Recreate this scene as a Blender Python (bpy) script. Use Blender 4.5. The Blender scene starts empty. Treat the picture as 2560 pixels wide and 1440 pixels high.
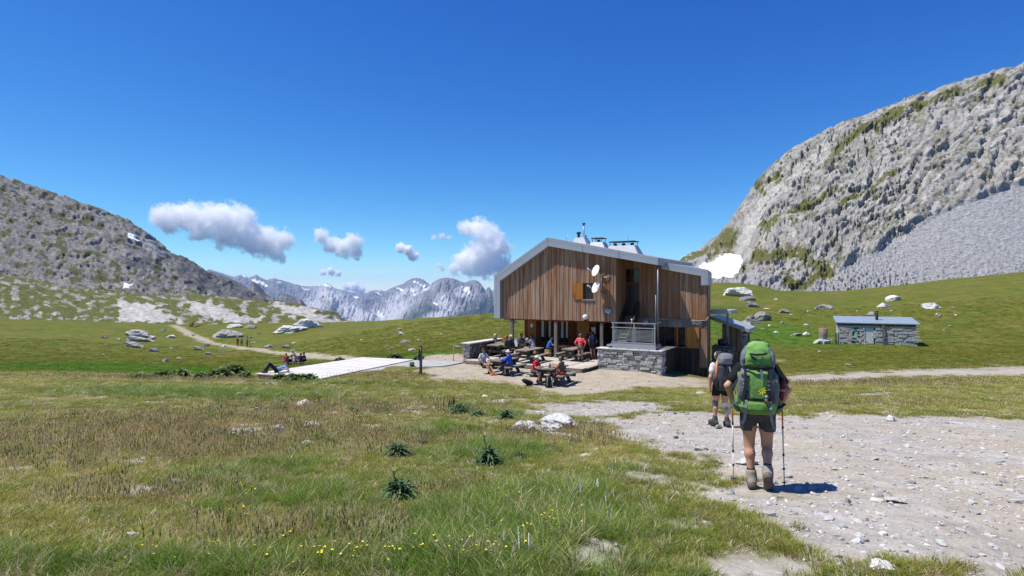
import bpy, bmesh, math, random
import numpy as np
from mathutils import Vector, Matrix
R = math.radians
sc = bpy.context.scene
COL = sc.collection
# ---------------------------------------------------------------- camera
HAZE = 3.5e-5
EYE = 4.6          # eye height above the hut terrace; the photographer stands on the bank above it
FPX = 1480.0       # focal length in photograph pixels (2560 wide)
cam_d = bpy.data.cameras.new('camera'); cam = bpy.data.objects.new('camera', cam_d); COL.objects.link(cam)
cam_d.sensor_width = 36; cam_d.lens = FPX / 2560 * 36; cam_d.clip_start = .05; cam_d.clip_end = 90000
cam.location = (0, 0, EYE); cam.rotation_euler = (R(90), 0, 0)
sc.camera = cam
# ---------------------------------------------------------------- sky, sun, exposure
SUN_EL = 65.0
w = bpy.data.worlds.new('World'); sc.world = w; w.use_nodes = True
wt = w.node_tree; wt.nodes.clear()
sky = wt.nodes.new('ShaderNodeTexSky'); sky.sky_type = 'NISHITA'; sky.sun_disc = False
sky.sun_elevation = R(SUN_EL); sky.sun_rotation = R(270)
sky.altitude = 2500; sky.air_density = 1.0; sky.dust_density = .15; sky.ozone_density = 2.0
bg = wt.nodes.new('ShaderNodeBackground'); bg.inputs['Strength'].default_value = .125
wo = wt.nodes.new('ShaderNodeOutputWorld')
sep = wt.nodes.new('ShaderNodeSeparateColor'); com = wt.nodes.new('ShaderNodeCombineColor'); wt.links.new(sky.outputs[0], sep.inputs[0])
for i, (gain, power) in enumerate(((.716, 1.8), (.815, 1.32), (.868, .77))):   # the phone camera's colour curve for the sky, the same in every direction
    m0 = wt.nodes.new('ShaderNodeMath'); m0.operation = 'MULTIPLY'; m0.inputs[1].default_value = .125; wt.links.new(sep.outputs[i], m0.inputs[0])
    m1 = wt.nodes.new('ShaderNodeMath'); m1.operation = 'POWER'; m1.inputs[1].default_value = power; wt.links.new(m0.outputs[0], m1.inputs[0])
    m2 = wt.nodes.new('ShaderNodeMath'); m2.operation = 'MULTIPLY'; m2.inputs[1].default_value = gain / .125; wt.links.new(m1.outputs[0], m2.inputs[0]); wt.links.new(m2.outputs[0], com.inputs[i])
wt.links.new(com.outputs[0], bg.inputs[0]); wt.links.new(bg.outputs[0], wo.inputs[0])
sl = bpy.data.lights.new('sun', 'SUN'); sl.energy = 4.8; sl.angle = R(.53); sl.color = (1, .955, .87)
so = bpy.data.objects.new('sun', sl); COL.objects.link(so)
so.rotation_euler = Vector((1, .03, -math.tan(R(SUN_EL)))).to_track_quat('-Z', 'Y').to_euler()
so.location = (-30, 0, 60)
sc.view_settings.view_transform = 'Standard'; sc.view_settings.look = 'None'
sc.view_settings.exposure = 0.38; sc.view_settings.gamma = 1; sc.view_settings.use_curve_mapping = False
sc.render.engine = 'CYCLES'
cy = sc.cycles
cy.use_denoising = True
try: cy.denoiser = 'OPENIMAGEDENOISE'; cy.denoising_prefilter = 'NONE'; cy.denoising_input_passes = 'RGB_ALBEDO_NORMAL'
except Exception: pass
cy.max_bounces = 100; cy.diffuse_bounces = 3; cy.glossy_bounces = 2; cy.transmission_bounces = 4; cy.volume_bounces = 100
cy.transparent_max_bounces = 8; cy.caustics_reflective = False; cy.caustics_refractive = False
cy.volume_step_rate = .6; cy.volume_max_steps = 96; cy.use_adaptive_sampling = True; cy.adaptive_threshold = .008
sc.render.use_persistent_data = False
# ---------------------------------------------------------------- numeric helpers
rng = np.random.default_rng(7); random.seed(7)
_perm = np.random.default_rng(11).permutation(256).astype(np.int32); _perm = np.concatenate([_perm, _perm, _perm])
_g = np.random.default_rng(12).normal(size=(256, 3)).astype(np.float32); _g /= np.linalg.norm(_g, axis=1)[:, None]
def perlin(P):
    P = np.asarray(P, np.float64); I = np.floor(P).astype(np.int64); f = (P - I).astype(np.float32); I &= 255
    u = f * f * f * (f * (f * 6 - 15) + 10); out = 0
    for dx in (0, 1):
        wx = u[:, 0] if dx else 1 - u[:, 0]
        a = _perm[(I[:, 0] + dx) & 255]
        for dy in (0, 1):
            wy = u[:, 1] if dy else 1 - u[:, 1]
            b = _perm[a + ((I[:, 1] + dy) & 255)]
            for dz in (0, 1):
                wz = u[:, 2] if dz else 1 - u[:, 2]
                g = _g[_perm[b + ((I[:, 2] + dz) & 255)]]
                out = out + wx * wy * wz * (g[:, 0] * (f[:, 0] - dx) + g[:, 1] * (f[:, 1] - dy) + g[:, 2] * (f[:, 2] - dz))
    return out * 1.5
def fbm(P, oct=4, gain=.5, lac=2.03):
    P = np.asarray(P, np.float64); o = 0; a = 1; tot = 0
    for i in range(oct):
        o = o + a * perlin(P + 17.3 * i); tot += a; a *= gain; P = P * lac
    return o / tot
def ridged(P, oct=4, gain=.55, lac=2.1):
    P = np.asarray(P, np.float64); o = 0; a = 1; tot = 0
    for i in range(oct):
        o = o + a * (1 - 2 * np.abs(perlin(P + 9.7 * i))); tot += a; a *= gain; P = P * lac
    return o / tot
def sstep(a, b, x):
    t = np.clip((x - a) / (b - a), 0, 1); return t * t * (3 - 2 * t)
def P3(x, y, z=0): return np.stack([np.broadcast_to(x, np.shape(x)), y, np.zeros_like(x) + z], -1)
def pix(px, py, d):   # a point seen at photo pixel (px, py) at depth d
    return ((px - 1280) / FPX * d, d, EYE - (py - 720) / FPX * d)
# ---------------------------------------------------------------- object helpers
def link(o, parent=None):
    COL.objects.link(o)
    if parent is not None: o.parent = parent
    return o
def tag(o, label=None, cat=None, group=None, kind=None):
    if label: o['label'] = label
    if cat: o['category'] = cat
    if group: o['group'] = group
    if kind: o['kind'] = kind
    return o
def empty(name, loc=(0, 0, 0), rz=0, label=None, cat=None, group=None):
    o = bpy.data.objects.new(name, None); o.empty_display_size = .2; link(o)
    o.location = loc; o.rotation_euler = (0, 0, rz)
    return tag(o, label, cat, group)
def mesh_np(name, V, F, mats=(), smooth=True, mi=None):
    me = bpy.data.meshes.new(name); V = np.asarray(V, np.float32)
    if isinstance(F, np.ndarray):
        n, k = F.shape
        me.vertices.add(len(V)); me.vertices.foreach_set('co', V.ravel())
        me.loops.add(n * k); me.loops.foreach_set('vertex_index', F.astype(np.int32).ravel())
        me.polygons.add(n); me.polygons.foreach_set('loop_start', np.arange(0, n * k, k, dtype=np.int32))
        try: me.polygons.foreach_set('loop_total', np.full(n, k, np.int32))
        except Exception: pass
        me.update(calc_edges=True)
    else:
        me.from_pydata([tuple(map(float, v)) for v in V], [], [tuple(int(i) for i in f) for f in F]); me.update()
    for m in mats: me.materials.append(m)
    if mi is not None: me.polygons.foreach_set('material_index', np.asarray(mi, np.int32))
    me.polygons.foreach_set('use_smooth', np.full(len(me.polygons), smooth, bool))
    me.validate()
    return me
def mobj(name, V, F, mat, parent=None, smooth=True, mi=None):
    mats = mat if isinstance(mat, (list, tuple)) else [mat]
    return link(bpy.data.objects.new(name, mesh_np(name, V, F, mats, smooth, mi)), parent)
def vattr(o, name, arr):
    a = o.data.attributes.new(name, 'FLOAT', 'POINT'); a.data.foreach_set('value', np.asarray(arr, np.float32))
def grid_faces(n, m, wrap=False):   # n rows, m columns
    i = np.arange(n - 1)[:, None]; j = np.arange(m if wrap else m - 1)[None]; j2 = (j + 1) % m
    return np.stack([i * m + j, i * m + j2, (i + 1) * m + j2, (i + 1) * m + j], -1).reshape(-1, 4)
class MB:
    "collects boxes, bars, lathes into one mesh"
    def __init__(s): s.v = []; s.f = []
    def add(s, V, F):
        o = len(s.v); s.v += [tuple(v) for v in V]; s.f += [tuple(i + o for i in f) for f in F]; return s
    def box(s, x0, x1, y0, y1, z0, z1, M=None):
        V = [Vector(c) for c in ((x0, y0, z0), (x1, y0, z0), (x1, y1, z0), (x0, y1, z0), (x0, y0, z1), (x1, y0, z1), (x1, y1, z1), (x0, y1, z1))]
        if M is not None: V = [M @ c for c in V]
        return s.add(V, [(0, 3, 2, 1), (4, 5, 6, 7), (0, 1, 5, 4), (1, 2, 6, 5), (2, 3, 7, 6), (3, 0, 4, 7)])
    def prism(s, pts, y0, y1):   # polygon in x,z extruded along y
        n = len(pts); V = [(p[0], y0, p[1]) for p in pts] + [(p[0], y1, p[1]) for p in pts]
        return s.add(V, [tuple(range(n)), tuple(range(2 * n - 1, n - 1, -1))] + [((i + 1) % n, i, n + i, n + (i + 1) % n) for i in range(n)])
    def bar(s, a, b, wx, wy=None, up=(0, 0, 1)):   # box beam between two points
        a = Vector(a); b = Vector(b); wy = wy or wx; z = (b - a).normalized(); u = Vector(up)
        if abs(z.dot(u)) > .98: u = Vector((1, 0, 0))
        x = u.cross(z).normalized(); y = z.cross(x); h = (b - a).length
        M = Matrix((x, y, z)).transposed().to_4x4(); M.translation = a
        return s.box(-wx / 2, wx / 2, -wy / 2, wy / 2, 0, h, M)
    def tube(s, pts, r, n=8, cap=True):
        pts = [Vector(p) for p in pts]; rs = r if isinstance(r, (list, tuple)) else [r] * len(pts); V = []; px = None
        for i, p in enumerate(pts):
            t = (pts[min(i + 1, len(pts) - 1)] - pts[max(i - 1, 0)]).normalized()
            if px is None: px = t.orthogonal().normalized()
            px = (px - t * px.dot(t)).normalized(); py = t.cross(px)
            V += [p + (px * math.cos(2 * math.pi * k / n) + py * math.sin(2 * math.pi * k / n)) * rs[i] for k in range(n)]
        F = [(i * n + k, i * n + (k + 1) % n, (i + 1) * n + (k + 1) % n, (i + 1) * n + k) for i in range(len(pts) - 1) for k in range(n)]
        if cap: F += [tuple(range(n - 1, -1, -1)), tuple(range((len(pts) - 1) * n, len(pts) * n))]
        return s.add(V, F)
    def lathe(s, prof, n=16, M=None):   # profile of (r, z)
        V = []
        for r_, z_ in prof: V += [Vector((r_ * math.cos(2 * math.pi * k / n), r_ * math.sin(2 * math.pi * k / n), z_)) for k in range(n)]
        if M is not None: V = [M @ c for c in V]
        F = [(i * n + k, i * n + (k + 1) % n, (i + 1) * n + (k + 1) % n, (i + 1) * n + k) for i in range(len(prof) - 1) for k in range(n)]
        return s.add(V, F + [tuple(range(n - 1, -1, -1)), tuple(range((len(prof) - 1) * n, len(prof) * n))])
    def build(s, name, mat, parent=None, smooth=False, bevel=0):
        o = mobj(name, s.v, s.f, mat, parent, smooth)
        if bevel:
            b = bmesh.new(); b.from_mesh(o.data); bmesh.ops.bevel(b, geom=list(b.edges), offset=bevel, segments=1, affect='EDGES', clamp_overlap=True)
            b.to_mesh(o.data); b.free()
        return o
def copy_tree(o, parent=None):
    c = o.copy(); link(c); c.parent = parent
    for ch in list(o.children): copy_tree(ch, c)
    return c
# ---------------------------------------------------------------- material helpers
class NT:
    def __init__(s, name):
        s.m = bpy.data.materials.new(name); s.m.use_nodes = True; s.t = s.m.node_tree; s.t.nodes.clear()
        s.out = s.n('ShaderNodeOutputMaterial'); s.b = s.n('ShaderNodeBsdfPrincipled'); s.l(s.b.outputs[0], s.out.inputs['Surface'])
    def n(s, ty, **kw):
        o = s.t.nodes.new(ty)
        for k, v in kw.items(): setattr(o, k, v)
        return o
    def l(s, a, b): s.t.links.new(a, b)
    def set(s, sock, v):
        if isinstance(v, bpy.types.NodeSocket): s.l(v, sock)
        elif isinstance(v, (tuple, list)) and len(v) == 3 and sock.type == 'RGBA': sock.default_value = (*v, 1)
        else: sock.default_value = v
    def pos(s): return s.n('ShaderNodeNewGeometry').outputs['Position']
    def nrmz(s):
        x = s.n('ShaderNodeSeparateXYZ'); s.l(s.n('ShaderNodeNewGeometry').outputs['Normal'], x.inputs[0]); return x.outputs[2]
    def obj(s): return s.n('ShaderNodeTexCoord').outputs['Object']
    def rnd(s): return s.n('ShaderNodeObjectInfo').outputs['Random']
    def map(s, v, scale=(1, 1, 1), rot=(0, 0, 0), loc=(0, 0, 0)):
        o = s.n('ShaderNodeMapping'); s.l(v, o.inputs[0]); o.inputs['Scale'].default_value = scale; o.inputs['Rotation'].default_value = rot
        s.set(o.inputs['Location'], loc); return o.outputs[0]
    def noise(s, v, scale=1, detail=4, rough=.55, dist=0):
        o = s.n('ShaderNodeTexNoise'); s.l(v, o.inputs['Vector'])
        for k, q in (('Scale', scale), ('Detail', detail), ('Roughness', rough), ('Distortion', dist)): s.set(o.inputs[k], q)
        return o.outputs['Fac']
    def voro(s, v, scale=1, feature='F1', out='Distance', rand=1):
        o = s.n('ShaderNodeTexVoronoi', feature=feature); s.l(v, o.inputs['Vector']); o.inputs['Scale'].default_value = scale
        o.inputs['Randomness'].default_value = rand; return o.outputs[out]
    def ramp(s, f, *stops):
        o = s.n('ShaderNodeValToRGB'); s.set(o.inputs[0], f); e = o.color_ramp.elements
        while len(e) < len(stops): e.new(.5)
        for k, (p, c) in zip(e, stops):
            k.position = p; k.color = (*c, 1) if isinstance(c, (tuple, list)) else (c, c, c, 1)
        return o.outputs[0]
    def mix(s, f, a, b, mode='MIX'):
        o = s.n('ShaderNodeMix', data_type='RGBA', blend_type=mode); s.set(o.inputs[0], f); s.set(o.inputs[6], a); s.set(o.inputs[7], b); return o.outputs[2]
    def math(s, op, a, b=0, clamp=False):
        o = s.n('ShaderNodeMath', operation=op, use_clamp=clamp); s.set(o.inputs[0], a); s.set(o.inputs[1], b); return o.outputs[0]
    def attr(s, name, ty='GEOMETRY', out='Fac'):
        o = s.n('ShaderNodeAttribute', attribute_name=name, attribute_type=ty); return o.outputs[out]
    def hsv(s, c, h=.5, sa=1, v=1):
        o = s.n('ShaderNodeHueSaturation'); s.set(o.inputs['Hue'], h); s.set(o.inputs['Saturation'], sa); s.set(o.inputs['Value'], v); s.set(o.inputs['Color'], c); return o.outputs[0]
    def bump(s, h, strength=.5, dist=.02, prev=None):
        o = s.n('ShaderNodeBump'); o.inputs['Strength'].default_value = strength; o.inputs['Distance'].default_value = dist; s.l(h, o.inputs['Height'])
        if prev is not None: s.l(prev, o.inputs['Normal'])
        return o.outputs[0]
    def fin(s, color, rough=.8, normal=None, spec=.3, metal=0):
        s.set(s.b.inputs['Base Color'], color); s.set(s.b.inputs['Roughness'], rough); s.set(s.b.inputs['Metallic'], metal)
        s.b.inputs['Specular IOR Level'].default_value = spec
        if normal is not None: s.l(normal, s.b.inputs['Normal'])
        return s.m
_mc = {}
def simple(name, c, rough=.7, var=.25, scale=20, spec=.3, metal=0, bump=0):
    "plain colour with uneven tone, wear and a little relief"
    if name in _mc: return _mc[name]
    t = NT(name); o = t.obj(); nz = t.noise(o, scale, 5, .6); lo = tuple(max(0, x * (1 - var)) for x in c); hi = tuple(min(1, x * (1 + var)) for x in c)
    col = t.ramp(nz, (.3, lo), (.7, hi))
    nrm = t.bump(t.noise(o, scale * 3, 3), bump, .01) if bump else None
    _mc[name] = t.fin(col, rough, nrm, spec, metal); return _mc[name]
# ================================================================ the land
# ground heights come from survey points (photo column, photo row, depth in metres)
CP = [(-400,1440,4.3),(320,1440,4.25),(1280,1440,4.1),(2240,1440,4.0),(3000,1440,4.0),(1280,2300,1.55),(-400,2300,1.6),(3000,2300,1.55),
 (-400,1215,7.3),(600,1215,7.2),(1280,1215,7.1),(1893,1214,7.0),(2400,1208,7.0),(3000,1205,7.0),
 (-400,1066,13.4),(500,1066,13.5),(1280,1064,13.6),(1800,1064,13.7),(2300,1058,13.6),(3000,1052,13.6),
 (-400,1000,20.5),(600,1000,20.5),(1280,1006,20),(1800,1005,20),(2240,996,20),(3000,988,20),
 (-400,955,27),(320,956,27),(700,958,28),(1340,966,28.3),(1700,966,28.5),(2100,965,28),(3000,950,28),
 (-300,940,31.5),(400,948,31),(640,950,31),(1052,937,31.4),(1235,938,31.3),(1500,926,33.2),(1640,934,32.8),(1760,943,34),(2100,940,34),(2450,934,34.5),(3000,925,35),
 (905,900,38.5),(1100,885,41.3),(1300,884,41.5),(1500,888,40.5),(1760,915,40),(1900,905,42),(2000,913,42),(2240,892,48),(2600,880,50),(3000,870,50),
 (400,928,43),(-300,920,44),(640,925,43),(735,914,57),(330,902,62),(-300,890,70),(850,893,62),(1150,853,60),(1350,850,60),(1600,850,62),
 (600,868,114),(330,850,118),(-300,840,120),(860,813,200),(640,812,195),(450,814,190),(300,808,190),(-300,790,200),(1000,802,130),(1230,786,110),(1500,770,115),
 (2150,858,70),(2050,862,70),(1900,860,70),(2400,860,70),(2900,840,75),(1870,800,95),(2240,800,92),(2500,780,95),(2900,760,95),
 (1700,730,150),(1800,706,160),(1900,716,165),(2000,739,170),(2100,732,180),(2240,713,190),(2500,690,195),(2900,660,200),
 (860,850,290),(400,850,290),(-300,840,290),(1100,835,230),(1500,790,250),(1800,740,260),(2240,745,280),(2800,720,280)]
_c = np.array(CP, float); _ct = np.stack([(_c[:, 0] - 1280) / FPX * 1.6, np.log(_c[:, 2])], 1); _cz = EYE - (_c[:, 1] - 720) / FPX * _c[:, 2]
def _k(d2): return np.where(d2 > 1e-12, d2 * np.log(np.maximum(d2, 1e-12)), 0)
_n = len(_c); _A = np.zeros((_n + 3, _n + 3)); _A[:_n, :_n] = _k(((_ct[:, None] - _ct[None]) ** 2).sum(-1)) + np.eye(_n) * .002
_A[:_n, _n] = 1; _A[:_n, _n + 1:] = _ct; _A[_n:, :_n] = _A[:_n, _n:].T
_wt = np.linalg.solve(_A, np.concatenate([_cz, np.zeros(3)]))
def base_h(x, y):
    d = np.clip(y, .9, 320); t = np.clip(x / d, -1.35, 1.35); q = np.stack([t * 1.6, np.log(d)], -1); o = np.zeros(len(q))
    for i in range(0, len(q), 40000):
        s = q[i:i + 40000]; o[i:i + 40000] = _k(((s[:, None] - _ct[None]) ** 2).sum(-1)) @ _wt[:_n] + _wt[_n] + s @ _wt[_n + 1:]
    return o
A0 = np.array([-.64, 39.3]); YAW = R(-30); UU = np.array([math.cos(YAW), math.sin(YAW)]); MM = np.array([-math.sin(YAW), math.cos(YAW)])
def hutxy(s, n): p = A0 + UU * s + MM * n; return float(p[0]), float(p[1])
def ground_h(x, y, rough=True):
    x = np.atleast_1d(np.asarray(x, float)); y = np.atleast_1d(np.asarray(y, float)); z = base_h(x, y)
    if rough:
        far = np.clip(y / 60, .12, 2.2)
        z = z + fbm(P3(x / 2.6, y / 2.6), 3) * .10 * np.clip(far * 2, .5, 1) + fbm(P3(x / 14, y / 14, 5), 3) * .5 * sstep(35, 90, y) + fbm(P3(x / 4, y / 4, 6), 3) * .16 * sstep(38, 60, y) + fbm(P3(x / .5, y / .5, 3), 2) * .022
        q = (np.stack([x, y], -1) - A0) @ np.stack([UU, MM], 1); flat = sstep(3.5, .5, np.maximum(np.maximum(-4.5 - q[:, 0], (q[:, 0] - 9.6) * 1.6), np.maximum(-4.8 - q[:, 1], q[:, 1] - 7)))
        z = z * (1 - flat) + flat * (np.minimum(z, .03) * 0 - .02 + fbm(P3(x / 1.2, y / 1.2), 2) * .02)
    return z
def gz(x, y): return float(ground_h([x], [y])[0])
_dg = np.geomspace(2, 310, 1400)
def G(px, py):   # where the ray through a photo pixel meets the ground
    t = (px - 1280) / FPX; h = base_h(t * _dg, _dg); rz = EYE - (py - 720) / FPX * _dg; i = np.argmax(h > rz)
    if not (h > rz).any(): i = len(_dg) - 1
    d = _dg[i]; return float(t * d), float(d)
def polysd(poly, x, y):   # signed distance to a polygon, negative inside
    p = np.array(poly, float); q = np.roll(p, -1, 0); best = np.full(len(x), 1e9); ins = np.zeros(len(x), bool)
    for (ax, ay), (bx, by) in zip(p, q):
        ex, ey = bx - ax, by - ay; t = np.clip(((x - ax) * ex + (y - ay) * ey) / max(ex * ex + ey * ey, 1e-9), 0, 1)
        best = np.minimum(best, (x - ax - t * ex) ** 2 + (y - ay - t * ey) ** 2)
        c = (ay > y) != (by > y); xi = ax + (y - ay) * ex / (ey if abs(ey) > 1e-9 else 1e-9); ins ^= c & (x < xi)
    d = np.sqrt(best); return np.where(ins, -d, d)
def linesd(pts, x, y):
    p = np.array(pts, float); best = np.full(len(x), 1e9)
    for (ax, ay), (bx, by) in zip(p[:-1], p[1:]):
        ex, ey = bx - ax, by - ay; t = np.clip(((x - ax) * ex + (y - ay) * ey) / (ex * ex + ey * ey), 0, 1)
        best = np.minimum(best, (x - ax - t * ex) ** 2 + (y - ay - t * ey) ** 2)
    return np.sqrt(best)
GP = lambda *pp: [G(a, b) for a, b in pp]
Z_PATH = GP((2010,1440),(1960,1400),(1905,1320),(1868,1230),(1810,1165),(1700,1142),(1640,1112),(1560,1085),(1490,1055),(1600,1036),(1760,1031),(1960,1037),(2240,1042),(2560,1046),(2900,1050),(2900,1440))
Z_TERR = GP((1045,930),(1100,893),(1170,888),(1280,912),(1470,925),(1520,918),(1650,938),(1765,948),(1775,968),(1600,970),(1420,990),(1300,964),(1200,950),(1100,955))
Z_TRACK = GP((1900,958),(1990,938),(2240,926),(2700,915),(2700,936),(2240,943),(2060,956))
Z_BACK = GP((1060,888),(1170,884),(1175,905),(1040,912))
Z_PATCH = [(GP((1570,1152),(1700,1158),(1725,1200),(1650,1222),(1555,1196)), .35), (GP((540,1078),(600,1060),(700,1060),(722,1078),(650,1092),(560,1090)), .5),
 (GP((1290,1006),(1500,1000),(1700,1002),(1720,1030),(1500,1050),(1290,1036)), .3), (GP((1320,1060),(1450,1075),(1500,1100),(1420,1105),(1330,1085)), .5),
 (GP((310,1215),(350,1205),(370,1230),(320,1262)), .5), (GP((1480,1385),(1560,1380),(1570,1425),(1480,1430)), .45), (GP((960,1015),(1060,1012),(1090,1032),(980,1040)), .55),
 (GP((330,1150),(380,1140),(390,1165),(330,1175)), .5), (GP((1600,1235),(1760,1215),(1800,1245),(1640,1262)), .3), (GP((1880,905),(1960,898),(1960,906),(1900,912)), .5),
 (GP((2080,985),(2300,975),(2300,985),(2100,995)), .2), (GP((560,955),(700,958),(700,962),(560,960)), .8), (GP((1180,1000),(1320,990),(1330,1004),(1200,1014)), .45)]
L_FAR = GP((428,812),(470,835),(520,855),(600,869),(700,880),(850,893),(900,897))
def blob(px, py, rx, ry, x, y):
    c = G(px, py); return np.exp(-((x - c[0]) / rx) ** 2 - ((y - c[1]) / ry) ** 2)
def zones(x, y):
    n1 = fbm(P3(x / .9, y / .9, 1), 4); n2 = fbm(P3(x / 3.1, y / 3.1, 2), 3); n3 = fbm(P3(x / .28, y / .28, 4), 3)
    e = n1 * .9 + n3 * .5
    g = sstep(-.5, .5, -polysd(Z_PATH, x, y) + e * 2.0 + .25)
    tr = sstep(-1.2, 1.4, -polysd(Z_TRACK, x, y) + e * 2.5); g = np.maximum(g, tr)
    d = np.zeros(len(x))
    for Zp in (Z_TERR, Z_BACK): d = np.maximum(d, sstep(-.6, .6, -polysd(Zp, x, y) + e * 1.6))
    for p, s in Z_PATCH: g = np.maximum(g, sstep(0, .5, (-polysd(p, x, y)) * .6 + e * 1.0 + s * .4 - .12) * (polysd(p, x, y) < 1.6))
    d = np.maximum(d, sstep(1.5, .5, linesd(L_FAR, x, y) + n1 * 1.3) * .9)
    # worn spots through the middle distance
    mid = sstep(9, 14, y) * sstep(24, 17, y); spot = sstep(.10, .30, n1 + n3 * .4 + .18 * n2) * mid * .9; g = np.maximum(g, spot * sstep(-.5, .3, n2 + .2))
    near_spot = sstep(.34, .5, n1 + .25 * n2) * sstep(12, 8, y) * .8; d = np.maximum(d, near_spot)
    lush = np.zeros(len(x))
    for px, py, rx, ry, a in ((1330,1300,1.1,1.5,1.1),(1230,1400,1.3,.8,.9),(1420,1240,.7,1,.8),(500,1430,2.6,.4,.6),(1100,1075,.75,.9,.9),(1230,1130,1,1.2,.9),(1290,1120,.5,.9,.6),(880,1330,.9,1.0,.35),
        (500,985,5,2.4,.9),(960,1430,1.5,.5,.5),(1000,1210,.6,.5,.4),(360,920,14,9,.8),(1040,885,3,2.5,1),(800,958,5,1.2,.5),(1600,1190,.6,.8,.5),(1900,830,9,14,1.1),(1700,930,4,.8,.3),(1140,1020,.8,1.2,.6),(1265,1036,.6,1.2,.6),(640,1180,1.2,1.4,.4),(760,1240,1.3,1.2,.45)):
        lush = np.maximum(lush, a * blob(px, py, rx, ry, x, y))
    lush = np.clip(lush * (1 + .5 * n2 + .6 * n1) + n1 * .25 + .08, 0, 1)
    dry = np.zeros(len(x))
    for px, py, rx, ry, a in ((450,1080,4,4,1),(380,950,7,1.6,1),(850,1025,5,2.6,.9),(950,1100,2.5,2.5,.6),(2150,960,6,1.6,1.1),(1480,1085,1.4,1.6,.9),(1350,1090,1.5,1.4,.6),(1000,1350,1.6,.5,.5),(760,1330,1.4,.7,.5),(1200,1230,.9,.5,.6),(420,1230,1.3,.9,.5),(1050,945,5,1.6,.6),(620,1120,2.5,2,.6),(2100,1010,5,2,.4),(1950,880,5,6,.5),(700,800,25,25,.35),(480,812,20,20,.5)):
        dry = np.maximum(dry, a * blob(px, py, rx, ry, x, y))
    dry = np.clip(dry * (1 + .6 * n1) + n2 * .3 + n3 * .15 + .12, 0, 1)
    return dict(grav=g, dirt=np.clip(d, 0, 1), lush=lush, dry=dry, n1=n1, n2=n2, n3=n3)
# ground sheet: a fan of rows that grow with distance, and a skirt behind the viewpoint
ts = np.concatenate([np.linspace(-3, -1.0, 26)[:-1], np.linspace(-1.0, 1.0, 470), np.linspace(1.0, 3, 26)[1:]])
ds = np.geomspace(.5, 310, 600)
gx = (ds[:, None] * ts[None]).ravel(); gy = np.repeat(ds, len(ts))
gzv = ground_h(gx, gy); ZN = zones(gx, gy)
gzv += (ZN['n3'] * .02 - .03) * ZN['grav'] * sstep(40, 20, gy) + ZN['lush'] * .03 * sstep(30, 15, gy)
nb = 40
bx = np.concatenate([np.linspace(ts[0], ts[-1], nb) * .5, np.linspace(-60, 60, nb), np.linspace(-80, 80, nb)]); by = np.repeat([.5, -10, -60.], nb); bz = np.concatenate([ground_h(np.linspace(ts[0], ts[-1], nb) * .5, np.full(nb, .5), False), np.full(nb, 3.3), np.full(nb, 5.)])
GV = np.stack([gx, gy, gzv], 1); GF = grid_faces(len(ds), len(ts)); BV = np.stack([bx, by, bz], 1); BF = grid_faces(3, nb)[:, ::-1] + len(GV)
t = NT('alpine_ground'); p = t.pos()
fine = t.noise(p, 9, 6, .65); mid = t.noise(p, 1.1, 5, .6); big = t.noise(p, .16, 4, .55); grit = t.voro(p, 26); peb = t.voro(p, 9)
turf = t.ramp(mid, (.3, (.13, .125, .035)), (.5, (.19, .17, .05)), (.72, (.25, .205, .075)))
dryc = t.ramp(fine, (.3, (.20, .135, .06)), (.55, (.30, .21, .09)), (.75, (.36, .28, .13)))
lushc = t.ramp(mid, (.3, (.04, .075, .012)), (.6, (.075, .122, .018)), (.8, (.105, .138, .026)))
c = t.mix(t.attr('dry'), turf, dryc); c = t.mix(t.attr('lush'), c, lushc)
c = t.mix(t.ramp(fine, (.35, .8), (.65, 0.)), c, t.mix(.5, c, (.02, .025, .008)))
meadow = t.mix(t.ramp(big, (.35, 0.), (.65, 1.)), (.095, .125, .012), (.17, .155, .026)); meadow = t.mix(t.ramp(t.noise(p, .55, 6, .7), (.40, 0.), (.64, .8)), meadow, (.052, .072, .009)); meadow = t.mix(t.ramp(t.noise(p, .09, 6, .65), (.5, 0.), (.66, .6)), meadow, (.15, .118, .035)); meadow = t.mix(t.ramp(t.noise(p, 1.6, 5, .7), (.62, 0.), (.72, .8)), meadow, (.24, .22, .13)); meadow = t.mix(t.attr('lush'), meadow, (.062, .13, .010)); meadow = t.mix(t.math('MULTIPLY', t.attr('dry'), .55), meadow, (.165, .12, .045))
c = t.mix(t.attr('far'), c, meadow)
gravc = t.ramp(t.noise(p, 2.2, 6, .65), (.25, (.24, .215, .18)), (.5, (.34, .315, .275)), (.75, (.43, .41, .375)))
gravc = t.mix(t.ramp(grit, (.0, .85), (.28, 0.)), gravc, (.52, .505, .48)); gravc = t.mix(t.ramp(t.noise(p, 14, 4, .7), (.56, 0.), (.74, .7)), gravc, (.2, .185, .16))
gravc = t.mix(t.ramp(t.noise(p, .45, 6, .65), (.44, 0.), (.64, .85)), gravc, (.37, .315, .235)); gravc = t.mix(t.ramp(t.noise(p, .8, 6, .7), (.54, 0.), (.7, .7)), gravc, (.50, .48, .445))
dirtc = t.ramp(t.noise(p, 1.5, 6, .62), (.25, (.28, .235, .17)), (.55, (.37, .32, .245)), (.8, (.44, .395, .32)))
c = t.mix(t.attr('dirt'), c, dirtc); c = t.mix(t.attr('grav'), c, gravc)
h = t.math('ADD', t.math('MULTIPLY', fine, .5), t.math('MULTIPLY', peb, .35)); h2 = t.math('ADD', h, t.math('MULTIPLY', t.noise(p, .8, 6, .7), 2.0))
nm = t.bump(h2, .8, .05)
M_GROUND = t.fin(c, .95, nm, .12)
ground = mobj('ground', np.concatenate([GV, BV]), np.concatenate([GF, BF]), M_GROUND); tag(ground, 'alpine meadow, worn turf and stony ground around the hut', kind='structure')
pad = np.zeros(len(BV))
for k in ('grav', 'dirt', 'lush', 'dry'): vattr(ground, k, np.concatenate([ZN[k], pad]))
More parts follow.
